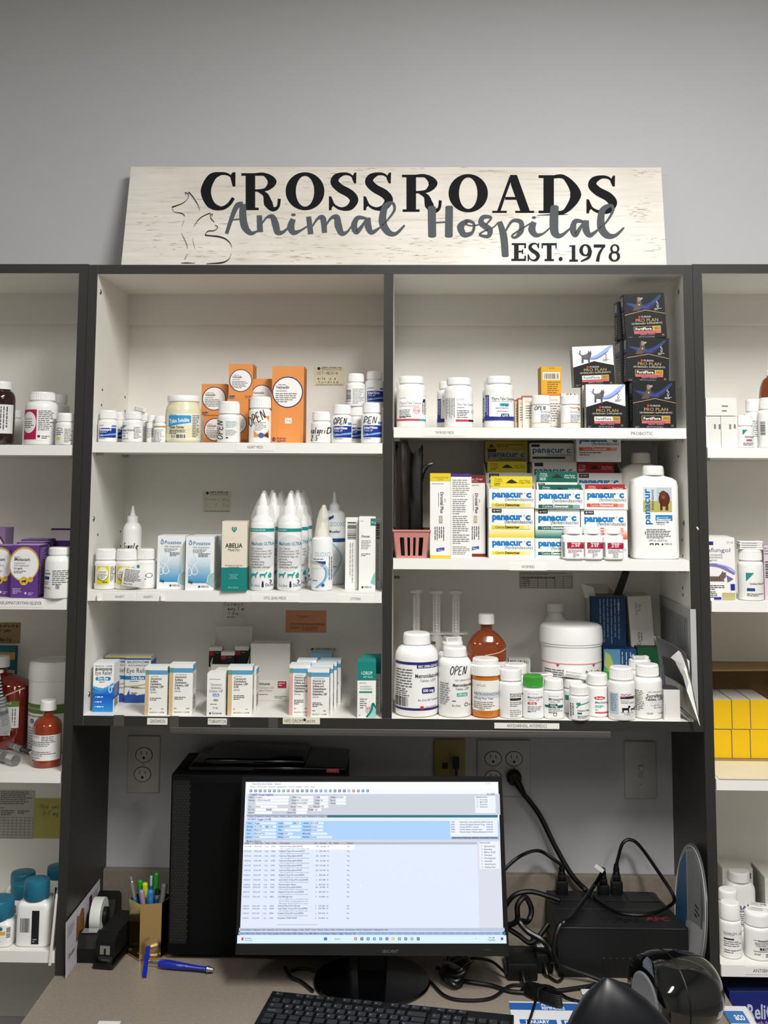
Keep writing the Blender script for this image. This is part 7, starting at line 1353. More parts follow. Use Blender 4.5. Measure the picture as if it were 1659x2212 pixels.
mb.add([(xL, ybk, zt_), (xw, ybk, zt_), (xw+.03, Yb+.04, f0.z-R3+.004), (xL, Yb+.04, f0.z-R3), (xL, ybk, zt_+.003), (xw, ybk, zt_+.003), (xw+.03, Yb+.04, f0.z-R3+.007), (xL, Yb+.04, f0.z-R3+.003)], [(0,1,2,3),(7,6,5,4),(0,4,5,1),(1,5,6,2),(2,6,7,3),(3,7,4,0)], KR); mb.build('case_flap', case)
G_Y = 'bright yellow cartons in the cardboard case'
for j, (y0, y1, row) in enumerate(((1577, 1640, 'lower'), (1512, 1576, 'upper'))):
    for i, (x0, x1, w_) in enumerate(((1542, 1580, 'panel end'), (1582, 1620, 'middle'), (1622, 1661, 'frame edge end'))):
        z0 = R3+.0045 if j == 0 else zrow+.0007
        o, zt, h, w = carton('yellow_carton', 'bright yellow carton in the %s row, %s of the case' % (row, w_), (x0, x1, y0, y1), z0, Yb+.004, .115, '#e8bc10', None, None, None, None, side='#d9d2bd', topc='#d4d1ca', group=G_Y)
    zrow = z0+h+.0006
mb = MB(); mb.box((xL+.003, -.0, R3+.0004), (xL+.2, Yb-.01, R3+.002), paper('#e6dcc0')); mb.build('paper_sheet', None, label='cream paper lying flat under the cardboard case front', cat='paper')
# lower shelf of the far unit
yq = lambda x, y: yz(x, y, R4)
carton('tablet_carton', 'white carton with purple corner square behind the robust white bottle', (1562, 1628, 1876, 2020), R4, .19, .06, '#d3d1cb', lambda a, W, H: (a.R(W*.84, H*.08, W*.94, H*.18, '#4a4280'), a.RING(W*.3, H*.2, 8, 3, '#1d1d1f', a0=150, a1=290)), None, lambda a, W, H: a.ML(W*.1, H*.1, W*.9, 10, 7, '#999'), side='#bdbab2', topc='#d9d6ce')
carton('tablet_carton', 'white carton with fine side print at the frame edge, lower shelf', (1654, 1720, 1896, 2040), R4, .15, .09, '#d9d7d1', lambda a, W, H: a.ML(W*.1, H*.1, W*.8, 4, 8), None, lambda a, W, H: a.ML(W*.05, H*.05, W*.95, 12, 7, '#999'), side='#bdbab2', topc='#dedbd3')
bottle('tablet_bottle', 'big square-shouldered white bottle with blue capital letters', (1566, 1630, 1880, 2032), yq(1600, 2025)+.05, lambda a, W, H: (a.T(W*.2, H*.625, 10, 'RBAX', '#2a3f8f', w=W*.62, b=1), a.T(W*.3, H*.67, 6, 'Tablets', '#222', w=W*.4, b=1), a.RR(W*.65, H*.53, W*.85, H*.57, 2, '#5f8fc0'), a.ML(W*.3, H*.7, W*.85, 7, 5, '#444'), a.R(W*.1, H*.88, W*.95, H*.885, '#444')), ycap=1905, ysh=1930, capw=.72, z=R4, group=GRR, ribs=0, sq=3.4, asp=.7)
bottle('tablet_bottle', 'white bottle second in line behind the black-block label bottle', (1553, 1594, 1920, 2050), yq(1575, 2048)+.03, None, ycap=1945, capw=.97, z=R4, group=GRR, ribs=0)
bottle('tablet_bottle', 'white bottle with black label block at the shelf front by the panel', (1555, 1601, 1948, 2076), yq(1580, 2074)+.022, lambda a, W, H: (a.R(0, H*.48, W, H*.94, '#ececea'), a.T(W*.1, H*.535, 4, 'Doxycycline 100 mg', '#333', w=W*.55, b=1), a.T(W*.1, H*.565, 4, 'Quad 100 tablets', '#333', w=W*.45), a.R(W*.1, H*.615, W*.52, H*.645, '#2a2a2c'), a.T(W*.72, H*.565, 6, 'COND', '#444', w=W*.24), a.ML(W*.1, H*.67, W*.95, 3, 5, '#777'), a.ML(W*.1, H*.83, W*.95, 2, 5, '#666')), ycap=1985, ysh=1996, capw=.92, z=R4, group=GRR, ribs=0)
pr = lambda a, W, H: (a.R(W*.2, H*.555, W*.9, H*.565, '#333'), a.T(W*.55, H*.6, 6, 'Prazosin', '#333', 'c', w=W*.4), a.T(W*.55, H*.645, 6, 'Hydrochloride', '#333', 'c', w=W*.62), a.T(W*.55, H*.69, 6, 'Capsules USP', '#333', 'c', w=W*.58), a.R(W*.4, H*.715, W*.74, H*.765, '#222'), a.T(W*.57, H*.755, 5, '1 mg', '#eee', 'c', b=1), a.R(W*.2, H*.79, W*.9, H*.8, '#333'), a.T(W*.22, H*.875, 6, 'aval', '#333'), a.ML(W*.6, H*.85, W*.9, 2, 5))
_, zt, X = bottle('tablet_bottle', 'white bottle with red ring printed on its lid at the frame edge', (1608, 1668, 1966, 2080), yq(1638, 2078)+.028, pr, ycap=1997, ysh=2010, capw=.93, z=R4, group=GRR, ribs=0, capart=None)
leaflet('folded_leaflet', 'barcode leaflet lying on the lid with the red ring', (X+.004, yq(1638, 2078)+.032, zt+.0006), (.036, .026, .008), -.35, bar=True)
# ================================================================ desk and wall fittings
LAMD = mat('#8b8175', .5, 0, .09, 160, .4, bump=.03)
DX = HW+T
desk = thing('desk_counter', 'mottled taupe laminate counter with backsplash under the cabinets', 'counter', (0, 0, DZ))
mb = MB(); mb.box((-DX, -.72, -.038), (DX, S-.02, 0), LAMD); mb.build('worktop', desk)
mb = MB(); mb.rbox((-DX, S-.02, -.038), (DX, S-.0005, -.3552-DZ), LAMD, .004, 2); mb.build('backsplash', desk)
for x in (-DX+.002, DX-.022): mb = MB(); mb.box((x, -.66, ZF-DZ), (x+.02, S-.03, -.038), LAM); mb.build('side_panel', desk)
WP = mat('#dcdad5', .4)
def plate(name, label, px, col, cat='socket', kids=(), rot=0):
    x0, x1, y0, y1 = px; c = atY((x0+x1)/2, (y0+y1)/2, S); k = mpp(S, x0, y0); w, h = (x1-x0)*k, (y1-y0)*k
    root = thing(name, label, cat, (c.x, S, c.z)); mb = MB(); mb.rbox((-w/2, -.006, -h/2), (w/2, -.0002, h/2), mat(col, .4), .003, 2); mb.build('cover_plate', root)
    for q in kids:
        n, dx, dy = q[:3]; X, Z = dx*k, -dy*k; mb = MB(); dk = mat('#1d1b19', .6)
        if n == 'duplex':
            r = 17*k; mb.lathe([(r*1.1, .0058), (r*1.1, .0064), (r, .0064)], dk, 32, rot=Matrix.Rotation(PI/2, 3, 'X'), c=(X, 0, Z), asp=.86); mb.lathe([(r*1.02, .0058), (r, .0075), (.0001, .0075)], mat('#d3d1cc', .4), 32, rot=Matrix.Rotation(PI/2, 3, 'X'), c=(X, 0, Z), asp=.86)
            for sx, hh in ((-6, 8), (6, 6.5)): mb.box((X+sx*k-.7*k, -.0079, Z+1*k), (X+sx*k+.9*k, -.0075, Z+(1+hh)*k), dk)
            mb.lathe([(2.8*k, .0075), (2.8*k, .0079)], dk, 14, rot=Matrix.Rotation(PI/2, 3, 'X'), c=(X, 0, Z-6*k)); mb.build('receptacle', root)
        elif n == 'screw': mb.lathe([(2.4*k, .006), (2*k, .0068)], mat('#b9b7b2', .3, .6), 14, rot=Matrix.Rotation(PI/2, 3, 'X'), c=(X, 0, Z)); mb.box((X-1.6*k, -.007, Z-.3*k), (X+1.6*k, -.0067, Z+.3*k), dk); mb.build('screw', root)
        elif n == 'toggle': mb.box((X-6*k, -.0064, Z-14*k), (X+6*k, -.006, Z+14*k), mat('#b5b3ae', .5)); mb.prism([(-.006, Z-2*k), (-.016, Z+6*k), (-.014, Z+11*k), (-.006, Z+10*k)], X-4*k, X+4*k, WP, 'x'); mb.build('toggle', root)
        elif n == 'jack': mb.box((X-6*k, -.0075, Z-6*k), (X+6*k, -.006, Z+6*k), dk); mb.build('jack', root)
    return root
plate('wall_outlet', 'white duplex wall outlet above the gold pen cup', (276, 346, 1591, 1709), '#cbc9c6', kids=(('duplex', 1, -20), ('duplex', -1, 20), ('screw', 0, 0)))
plate('wall_outlet', 'white double-width wall outlet with a black plug in it', (1031, 1145, 1599, 1717), '#cbc9c6', kids=(('duplex', -23, -20), ('duplex', 22, -20), ('duplex', -23, 20), ('screw', -23, 0), ('screw', 22, 0)))
plate('light_switch', 'white toggle light switch plate beside the dark side panel', (1348, 1417, 1602, 1722), '#cbc9c6', 'switch', (('toggle', 0, 2), ('screw', 0, -30), ('screw', 0, 30)))
dp = plate('data_outlet', 'yellowed data socket plate with a blue network plug', (937, 1005, 1597, 1710), '#a89848', 'socket', (('jack', -10, -1), ('jack', 14, -1), ('screw', 0, -26)))
BLK = mat('#0c0c0d', .45, 0, .03, 60, .35); BLG = mat('#060607', .14, 0, 0, 40, .5, coat=.2); BLM = mat('#08090a', .6, 0, .05, 200, .15); CBL = mat('#0b0b0c', .38, 0, 0, 40, .45)
def cable(name, label, pts, r, m=CBL, group='black cables behind the monitor'):
    """pts: (px, py, Y) or (px, py) lying on the desk"""
    P = [atY(*p) if len(p) == 3 else atZ(p[0], p[1], DZ+r+.0015) for p in pts]
    mb = MB(); mb.tube(P, r, m, 8, 7); return mb.build(name, None, label=label, cat='cable', group=group)
p = atY(985, 1640, S-.008); mb = MB(); mb.box((p.x-.006, p.y-.02, p.z-.012), (p.x+.006, p.y-.001, p.z+.006), mat('#20284f', .4)); mb.tube([(p.x, p.y-.012, p.z-.01), (p.x, p.y-.018, p.z-.06), (p.x-.01, p.y-.02, p.z-.14)], .0032, mat('#232b66', .4)); mb.build('network_cable', None, label='blue network cable plugged into the yellowed plate', cat='cable')
# ---- computer tower lying along the wall
YT = .078; tl_ = atY(370, 1672, YT); tr_ = atY(744, 1680, YT); zt = tl_.z-.0
tw = thing('computer_tower', 'black computer tower standing side-on behind the monitor', 'computer', (tl_.x, YT, DZ+.0003)); W_ = tr_.x-tl_.x; h = zt-DZ
mb = MB(); mb.rbox((0, 0, .008), (W_, S-.022-YT-.004, h), BLM, .004, 2); mb.build('case', tw)
mb = MB(); mb.box((.044, -.0012, .03), (W_-.012, 0, h-.016), mat('#060708', .55, 0, 0, 40, .15)); mb.build('side_cover', tw)
msh = mat('#0c0d0e', .5, 0, .0, 1, .5); mb = MB(); mb.box((.004, -.001, .03), (.038, 0, h-.012), msh)
for i in range(54):
    for j in range(5): x = .008+j*.0062+(i % 2)*.0031; z = .036+i*(h-.056)/54; mb.box((x, -.0016, z), (x+.0036, -.001, z+.0032), mat('#232527', .4))
mb.build('mesh_grille', tw)
for x in (.02, W_-.06): mb = MB(); mb.box((x, .02, 0), (x+.04, .15, .008), BLK); mb.build('foot', tw)
# flat device on the tower
p0 = atY(408, 1690, YT+.02); p1 = atY(746, 1690, YT+.02)
dv_ = thing('docking_tray', 'flat glossy black device with a small red sticker lying on the tower', 'device', (p0.x, YT+.015, zt+.0006)); w = p1.x-p0.x
mb = MB(); mb.rbox((0, 0, 0), (w, .16, .011), BLG, .003, 2); a = Art(100, 10, 2); a.R(88, 1.5, 96, 8.5, '#a33a4e').T(89, 5, 2, 'TECH', '#d9a0a8', w=6); a.put(mb, lambda x, y, o: (x/100*w, -o, .011*(1-y/10))); mb.build('base_tray', dv_)
mb = MB(); mb.rbox((.03, .01, .0112), (w*.74, .15, .024), BLG, .005, 3); mb.build('upper_lid', dv_)
# ---- monitor
MB0 = Vector((0, -.052, 0)); zb_ = atY(803, 2050, -.055).z; zt_ = atY(803, 1683, .014).z
MP = Vector((0, -.055, zb_)); mv = Vector((0, .069, zt_-zb_)).normalized(); MN = Vector((0, -mv.z, mv.y))
def mo(x, y, o=0): return plane_at(x, y, MP, MN)+MN*o
mon = thing('computer_monitor', 'black-framed computer monitor showing a patient record program', 'monitor', (mo(803, 1870).x, .0, DZ+.0003)); MO = Vector(mon.location)
def slab(c4, t, m, name, par, o=0):
    mb = MB(); f = [v-MO+MN*o for v in c4]; k = [v-MN*t for v in f]; mb.add(f+k, [(0,1,2,3),(7,6,5,4),(0,4,5,1),(1,5,6,2),(2,6,7,3),(3,7,4,0)], m); return mb.build(name, par)
bez = slab([mo(508, 2062), mo(1100, 2065), mo(1084, 1677), mo(523, 1677)], .03, BLG, 'housing', mon)
slab([mo(509, 2062), mo(1099.5, 2065), mo(1089.5, 2040), mo(517.5, 2038)], .004, mat('#0d0d0f', .1, 0, 0, 40, .5, coat=.4), 'bottom_bezel', mon, .004)
a = Art(); a.T(826, 2057, 9, 'acer', '#4c4d50', w=36, b=1).R(1045, 2050, 1060, 2051.5, '#3b3b3e')
mb = MB(); a.put(mb, lambda x, y, o: mo(x, y, .0042+o)-MO); mb.build('maker_mark', bez)
# screen picture, drawn at its own place on the panel
EM = 1.0
a = Art(seed=11); sx = lambda x: 500+x/2.7197; sy = lambda y: 1560+y/2.72
def sq(x0, y0, x1, y1, c, **k):
    X = lambda x, y: sx(x)+(sy(y)-1870)*-.036*(1-2*(x-60)/1540)*1.02
    a.P([(X(x0, y0), sy(y0)), (X(x1, y0), sy(y0)), (X(x1, y1), sy(y1)), (X(x0, y1), sy(y1))], c)
def stx(x, y, t, c='#33363c', h=11, w=None, b=.8): xx = sx(x)+(sy(y)-1870)*-.036*(1-2*(x-60)/1540)*1.02; a.T(xx, sy(y), h/2.72, t, c, w=w/2.72 if w else None, b=b)
a.P([(531, 1689), (1076, 1689), (1088, 2037), (518, 2035)], '#dfe9fb')
sq(72, 352, 1582, 392, '#f4f8ff'); sq(72, 392, 1582, 420, '#eef4ff'); stx(105, 367, 'Client Information Display - Avimark', '#777', 9, 170); stx(92, 384, 'Clients   Work with   Services   Applications   Forms   Utilities   Tools   Help', '#8a8f98', 9, 380); stx(1510, 364, 'o   x', '#555', 9)
for i, c in enumerate('#5b6470 #2f63a8 #4a5a8a #6b7a8c #3a6aa8 #5a6a7a #2f9a5a #2f9a5a #a85a6a #6a7a8a #4a5a6a #4a5a6a #4a5a6a #3a7ab8 #3a6a98 #3a7ab8 #7a8a9a #6a7a8a #4a5a6a #3a4a5a #333a44 #9aa4ae #c83a4a #5a6a7a #2a6ab0 #2a6ab0'.split()): x = 92+i*28; sq(x, 396, x+15, 411, c); sq(x+4, 400, x+10, 407, '#dfe7f2')
sq(82, 422, 1590, 545, '#c9cdd8'); stx(96, 431, 'CLIENT: Doug Loughery', '#2a3fb0', 11, 136, 1)
for x, y, w in ((130, 434, 200), (130, 452, 196), (130, 470, 196), (130, 488, 130), (130, 506, 64), (230, 506, 94), (130, 524, 100), (374, 434, 100), (374, 452, 100), (374, 470, 100), (374, 488, 72), (374, 506, 66), (374, 524, 64), (515, 434, 50), (515, 452, 50), (515, 470, 48), (515, 488, 50), (476, 506, 48), (610, 434, 60), (610, 452, 60), (610, 470, 60)): sq(x, y, x+w, y+15, '#f1f4fb')
for x, y, t, w in ((90, 445, 'Name', 26), (132, 445, 'Loughery', 40), (88, 463, 'Address', 36), (132, 463, '11218 N. Home Rd', 84), (88, 500, 'City', 16), (130, 500, 'Liberty', 30), (86, 517, 'Zip Code', 38), (196, 517, 'E-mail', 28), (86, 535, 'Referral', 34), (350, 445, 'First', 20), (376, 445, 'Doug', 24), (344, 463, 'Phone', 28), (376, 463, '816  210-5552', 66), (346, 480, 'Work', 24), (376, 480, '816-415-8500', 60), (340, 500, 'Spouse', 30), (376, 500, 'Teresa', 30), (352, 518, 'Cell', 16), (320, 535, 'Spouse Cell', 50), (494, 445, 'Title', 20), (484, 463, 'Codes', 28), (517, 463, 'AQ', 14), (484, 480, 'Class', 26), (478, 500, 'Balance  0.00', 60), (446, 518, 'Folder 168', 54), (578, 445, 'Added', 28), (612, 445, '03/13/03', 40), (576, 463, 'Tax no.', 32), (576, 480, 'County', 32), (1514, 426, 'No. 8568', 46)): stx(x, y, t, '#3a3e48', 9, w)
sq(1442, 434, 1564, 534, '#e9eefb'); stx(1448, 444, 'Attachments', '#555', 9, 66)
for i, t in enumerate(('Accounting', 'More Stuff', 'Notes', 'Reference')): sq(1452, 450+14*i, 1460, 458+14*i, '#c3cad8'); stx(1470, 459+14*i, t, '#555', 8, 44)
sq(79, 545, 1574, 560, '#1d6d80'); sq(79, 548, 560, 560, '#b9c4d8'); stx(92, 558, 'Carter, S  Newton, R  Harvey, T  Heck, J  Wallace, J  Bush, A  Lamb, C  Holt, C  McAdams, R  Loughery, D', '#2a2e3a', 8, 462)
sq(77, 562, 1578, 580, '#dfe8fa'); stx(86, 576, 'PATIENT: Reggie (16158)', '#2a3fb0', 11, 138, 1); sq(75, 580, 1580, 690, '#a9cdf5'); sq(1290, 576, 1572, 672, '#e6eefc')
for x, y, w in ((126, 586, 132), (126, 606, 64), (216, 606, 42), (126, 627, 130), (126, 648, 130), (126, 668, 132), (306, 586, 44), (380, 586, 22), (306, 606, 100), (306, 627, 98), (306, 648, 50), (306, 668, 98), (466, 586, 72), (466, 606, 70), (466, 627, 70), (466, 648, 96), (466, 668, 124)): sq(x, y, x+w, y+14, '#dbe9fb')
for x, y, t, w in ((86, 597, 'Name', 26), (128, 597, 'Reggie', 32), (84, 617, 'Birthday', 36), (128, 617, '02-17-09', 44), (194, 617, 'Age', 16), (220, 617, '16y', 16), (84, 637, 'Breed', 26), (128, 637, 'Maltese X', 44), (82, 658, 'Color', 24), (128, 658, 'Black and Tan', 62), (80, 678, 'Species', 34), (126, 678, 'Canine', 32), (270, 597, 'Codes', 26), (360, 597, 'Sex  N', 30), (270, 617, 'Rabies  230727', 70), (270, 637, 'Plan', 20), (268, 658, 'Weight  8.90', 58), (268, 678, 'Allergy  (none)', 66), (418, 597, 'Added    03-14-09', 88), (416, 617, 'Neutered (none)', 82), (416, 637, 'Deceased (none)', 82), (416, 658, 'Microchip', 46), (416, 678, 'Rambles  (none)', 80)): stx(x, y, t, '#33415a', 9, w)
for i, (n, t, w) in enumerate((('1230', 'Heartworm, Lyme, Ehrlichia (SNAP*', 156), ('034', 'Canine Bordetella (Kennel Coug', 146), ('020', 'Canine DHPPC, Annual', 110), ('258', 'Canine Rabies, Annual (1yr)', 130), ('4191', 'Physical Exam: Wellness/Recheck', 156))): stx(1294, 590+14.5*i, n, '#3a3e48', 8, 22); stx(1346, 590+14.5*i, t, '#3a3e48', 8, w); stx(1502, 590+14.5*i, '10-05-24', '#3a3e48', 8, 40)
sq(1296, 672, 1572, 685, '#8d95a8'); stx(1302, 682, 'Reminders  Follow-ups  Estimate  Ownership  Schedule', '#22252c', 8, 262)
sq(72, 690, 1582, 704, '#cfd4e0'); stx(84, 703, 'Medical History', '#2a2e3a', 10, 88); sq(70, 704, 1446, 718, '#b3b7c2')
for x, t, w in ((78, 'Date', 22), (132, 'Time  Dr.', 48), (196, 'Type', 24), (232, 'Code', 26), (282, 'Description', 58), (486, 'Qty', 18), (516, 'Amount', 40), (574, 'By', 12), (600, 'Photo', 30), (676, 'Public?', 38)): stx(x, 714, t, '#33363e', 9, w)
sq(68, 718, 1448, 1205, '#dbe5fa'); sq(66, 720, 724, 748, '#fbfcff')
y = 733
for dt, cd, t, s_, q in (('07-12-24', '6760', 'Carprovet 25mg caplets #36744', 1, '30  20.60'), ('07-12-24', '3006', 'Enalapril 2.5mg 100 count #36737', 1, '1  29.34'), ('07-01-24', '6760', 'Carprovet 25mg caplets #36392', 1, '20  23.40'), ('06-05-24', '6760', 'Carprovet 25mg caplets #35661', 1, '20  23.40'), ('05-13-24', '6760', 'Carprovet 25mg caplets #35054', 1, '20  23.40'), ('04-22-24', '6760', 'Carprovet 25mg caplets #34497', 1, '20  23.40'), ('04-22-24', '3006', 'Enalapril 2.5mg 100 count #34496', 1, '1  29.34'), ('04-22-24', '4968', 'Lasix (Disal) 12.5mg 100 count #34495', 1, '1  32.98'), ('04-04-24', '101', 'Physical Exam: Illness', 0, '1  65.00'), ('04-04-24', '6760', 'Carprovet 25mg caplets #34068', 1, '20  23.40'), ('03-04-24', '3006', 'Enalapril 2.5mg 100 count #33308', 1, '1  29.34'), ('10-12-23', 'EMAIL', 'Email Message Sent', 3, '1  0.00'), ('10-06-23', '6963', 'NexGard Plus K-9 8-17lbs 6pk', 0, '1  132.86'), ('10-06-23', '4968', 'Lasix (Disal) 12.5mg 100 count #29826', 1, '1  32.98'), ('10-06-23', '3006', 'Enalapril 2.5mg 100 count #29825', 1, '1  29.34'), ('10-06-23', 'NURSO', 'Requisition 10436-732543', 0, '1  0.00')):
    stx(76, y, dt, '#5a5f6a', 8, 38); stx(130, y, '10:21a 40', '#5a5f6a', 8, 44); stx(194, y, 'I (n)', '#5a5f6a', 8, 20); stx(232, y, cd, '#5a5f6a', 8, 24); stx(280, y, t, '#4a4f5a', 9, len(t)*4.7); stx(496, y, q, '#5a5f6a', 8, 58); stx(562, y, '42', '#5a5f6a', 8, 10); stx(678, y, 'Yes', '#5a5f6a', 8, 16)
    for k in range(s_): y += 13; stx(286, y, ('Give 1/2 tablet once or twice daily for pain', 'Reminder EMail to teresa@supplyhammers.com', 'Message: Send E-mail To: client')[k], '#8a909c', 7, 170)
    y += 15
sq(276, 1188, 512, 1189.5, '#555'); sq(1446, 704, 1582, 1230, '#d7d9e6'); sq(1458, 700, 1574, 860, '#e9eefb'); stx(1460, 711, 'Attachments', '#555', 9, 62)
for i, t in enumerate(('Appointment(s)', 'Boarding', 'More Stuff', 'Notes', 'Photograph', 'Schedule', 'Attachments', 'Wellness Plans')): sq(1468, 722+17.5*i, 1477, 731+17.5*i, '#c3cad8'); stx(1486, 732+17.5*i, t, '#555', 9, 66 if len(t) > 9 else 46)
sq(60, 1207, 1590, 1226, '#b9c2d8'); stx(66, 1221, 'Chronological  Diagnoses  Diet  Injections  Lab  Rx  Reminder  Surgery  X-Ray  SOAP  Vaccin  Photos  Notes  Public  Problems  Attachments  Dental  Requisitions  Radiographs  Plan', '#3a3e4c', 8, 868)
sq(58, 1230, 1594, 1248, '#9fb2d4'); sq(1576, 1230, 1594, 1246, '#1d6da8'); stx(64, 1244, 'Cade  Callie  Cane  Chase  Taser  Fancy  Jackson  Kittens (Litter 5/08)  Kittens  Lucy  Mia  Mother cat & kittens  Pepper  Reggie  Gizzy #1  Tib', '#2a2e3c', 8, 680)
for i in range(19): sq(750+43*i, 1232, 786+43*i, 1245, '#8ba3cc')
sq(52, 1250, 1598, 1298, '#d5ecfb'); sq(76, 1262, 88, 1280, '#c04a5a'); stx(94, 1271, 'Tornado', '#556', 8, 40); stx(94, 1284, 'Final result', '#889', 8, 46); stx(610, 1276, 'Search', '#778', 9, 34); sq(550, 1262, 568, 1280, '#2a72c8')
for i, c in enumerate('#c85a4a #333a44 #3a6ab0 #2a8ac0 #2a7ab8 #2a4a8a #e0b040 #6a7a8a #5a3a7a #8a9aaa #22303c'.split()): x = 724+36*i; sq(x, 1262, x+16, 1279, c); sq(x+5, 1267, x+11, 1274, '#e8f2fa')
stx(1420, 1274, '^', '#445', 9); stx(1496, 1268, '9:41 AM', '#445', 8, 34); stx(1490, 1282, '7/12/2024', '#445', 8, 44); sq(1566, 1262, 1580, 1278, '#7a4a9a'); sq(760, 952, 764, 964, '#f8f8ff')
mb = MB(); a.put(mb, lambda x, y, o: mo(x, y, .0012+o)-MO, step=9e-6, matf=lambda c: mat(c, .4, emit=EM)); mb.build('screen', mon)
# stand
cb = atZ(803, 2122, DZ); mb = MB(); mb.lathe([(.108, 0), (.11, .003), (.108, .007), (.06, .011), (.0001, .012)], BLG, 64, c=(cb.x-MO.x, cb.y-MO.y, 0)); mb.build('stand_base', mon)
mb = MB(); mb.rbox((cb.x-MO.x-.028, .012, .008), (cb.x-MO.x+.028, .034, .20), BLK, .006, 3); mb.build('stand_neck', mon)
# ---- keyboard
KZ = DZ+.024; ka, kb = atZ(589, 2141, KZ), atZ(1110, 2193, KZ); kd = (kb-ka); kw = kd.length; kang = math.atan2(kd.y, kd.x)
kbd = thing('keyboard', 'black full-size keyboard lying slanted in front of the monitor', 'keyboard', (ka.x, ka.y, DZ+.0003), kang); u = kw/23.2
mb = MB(); mb.prism([(0, .004), (0, .024), (-.155, .013), (-.155, .002)], 0, kw, BLM, 'x'); mb.build('chassis', kbd)
KC = mat('#0d0d0f', .45, 0, 0, 40, .35)
def zk(y): return .024+y*.011/.155
def key(x, y, w_, t, mbx=None, d=.0155):
    mb = mbx or MB(); x0, x1, y1, y0 = x, x+w_-.0018, y, y-d+.0016
    z0 = zk(y); b = [(x0, y0, z0-.001), (x1, y0, z0-.002), (x1, y1, z0), (x0, y1, z0)]; i = .0018; tp = [(x0+i, y0+i*.7, z0+.004), (x1-i, y0+i*.7, z0+.004), (x1-i, y1-i*.6, z0+.0058), (x0+i, y1-i*.6, z0+.0058)]
    mb.add(b+tp, [(4,5,6,7),(0,1,5,4),(1,2,6,5),(2,3,7,6),(3,0,4,7)], KC)
    if t:
        aa = Art(); aa.T(0, 0, 1, t, '#c9c9c6', 'l'); hh = .0024 if len(t) > 1 else .0034; tw_ = tgeo(t)[2]*.92/.69
        aa.put(mb, lambda X, Y, o: (x0+.0035+X*hh, y1-.006-hh-Y*hh*.9, z0+.0051+.0003-o*0+o), step=1e-5)
    if not mbx: mb.build('key', kbd)
x = u*.5
for t, g in [('Esc', 1)]+[('F%d' % i, g) for i, g in zip(range(1, 13), (0, 0, 0, .6, 0, 0, 0, .6, 0, 0, 0, .4))]+[('Prt', 0), ('Scr', 0), ('Brk', 0)]: key(x, -.010, u, t, d=.013); x += u+(g*u)
rows = [(-.030, ['~', '1', '2', '3', '4', '5', '6', '7', '8', '9', '0', '-', '=', ('<-', 2), None, 'Ins', 'Hm', 'Pg', None, 'Num', '/', '*', '-']), (-.0465, [('Tab', 1.5)]+list('QWERTYUIOP[]')+[('|', 1.5), None, 'Del', 'End', 'Pd', None, '7', '8', '9', '+']), (-.063, [('Caps Lock', 1.75)]+list('ASDFGHJKL;')+["'", ('Ent', 2.25), None, ('', 0), None, None, '4', '5', '6'])]
for y_, ks in rows:
    x = u*.5
    for q in ks:
        if q is None: x += u*.28; continue
        t, n = q if isinstance(q, tuple) else (q, 1)
        if n == 0: x += 2.7*u; continue
        key(x, y_, u*n, t); x += u*n
mb = MB()
for y_ in (-.0795, -.096):
    for i in range(15): key(u*(.5+i*1.2), y_, u*1.2, '', mb)
mb.build('key_rows', kbd).__setitem__('kind', 'stuff')
# ---- tape dispenser, stapler, brochure
ta = atZ(152, 2082, DZ); tb = atZ(209, 2084, DZ); wT = (tb.x-ta.x)*.8
td = thing('tape_dispenser', 'black tape dispenser with a white roll beside the dark panel', 'tape dispenser', ((ta.x+tb.x)/2+.0065, ta.y+.004, DZ+.0003), 0)
pf = [(0, 0), (0, .026), (.012, .052), (.022, .054), (.03, .04), (.05, .03), (.082, .03), (.104, .046), (.12, .075), (.15, .082), (.168, .07), (.172, 0)]
mb = MB(); mb.prism(pf, -wT/2, wT/2, BLK, 'x'); mb.build('base', td)
for sx in (-1, 1): mb = MB(); mb.prism([(.03, .02), (.045, .036), (.07, .05), (.1, .046), (.11, .02)], sx*wT/2-.003, sx*wT/2+.003, BLK, 'x'); mb.build('side_wall', td)
mb = MB(); mb.box((-wT*.36, .006, .0535), (wT*.36, .024, .0555), mat('#b9bab8', .25, .7)); mb.build('cutter_strip', td)
mb = MB(); R2 = Matrix.Rotation(PI/2, 3, 'Y'); ro, ri = .034, .017; hw = .0105; mb.lathe([(ri, -hw), (ro, -hw), (ro, hw), (ri, hw), (ri, -hw)], mat('#dfe3dc', .35), 44, rot=R2, c=(0, .072, .062)); mb.build('tape_roll', td)
mb = MB(); mb.tube([(-.018, .072, .062), (.018, .072, .062)], .0165, BLK, 20, 0); mb.build('roll_hub', td)
sa = atZ(222, 2094, DZ); stp = thing('stapler', 'black desk stapler between the tape dispenser and the gold cup', 'stapler', (sa.x, sa.y-.004, DZ+.0003), -.12)
mb = MB(); mb.rbox((-.021, 0, 0), (.021, .165, .012), BLG, .004, 2); mb.build('base', stp)
mb = MB(); mb.prism([(.012, .02), (.012, .047), (.03, .06), (.13, .062), (.16, .05), (.165, .02)], -.019, .019, BLK, 'x'); mb.build('top_arm', stp)
mb = MB(); mb.box((-.010, .0105, .024), (.010, .0122, .04), mat('#b5b5b2', .25, .8)); mb.box((-.002, .0102, .024), (.002, .0106, .035), BLK); mb.build('front_plate', stp)
mb = MB(); mb.box((-.014, .014, .0122), (.014, .15, .02), mat('#5a5b5c', .3, .8)); mb.build('magazine', stp)
mb = MB(); mb.rbox((-.009, .012, .0121), (.009, .034, .0135), mat('#8a8a88', .2, .8), .0006, 1); mb.build('anvil', stp)
xb = -HW+.0015; q4 = [atX(216, 1899, xb+.0), atX(215, 1985, xb+.006), atX(139, 2103, xb+.012), atX(143, 1994, xb+.002)]
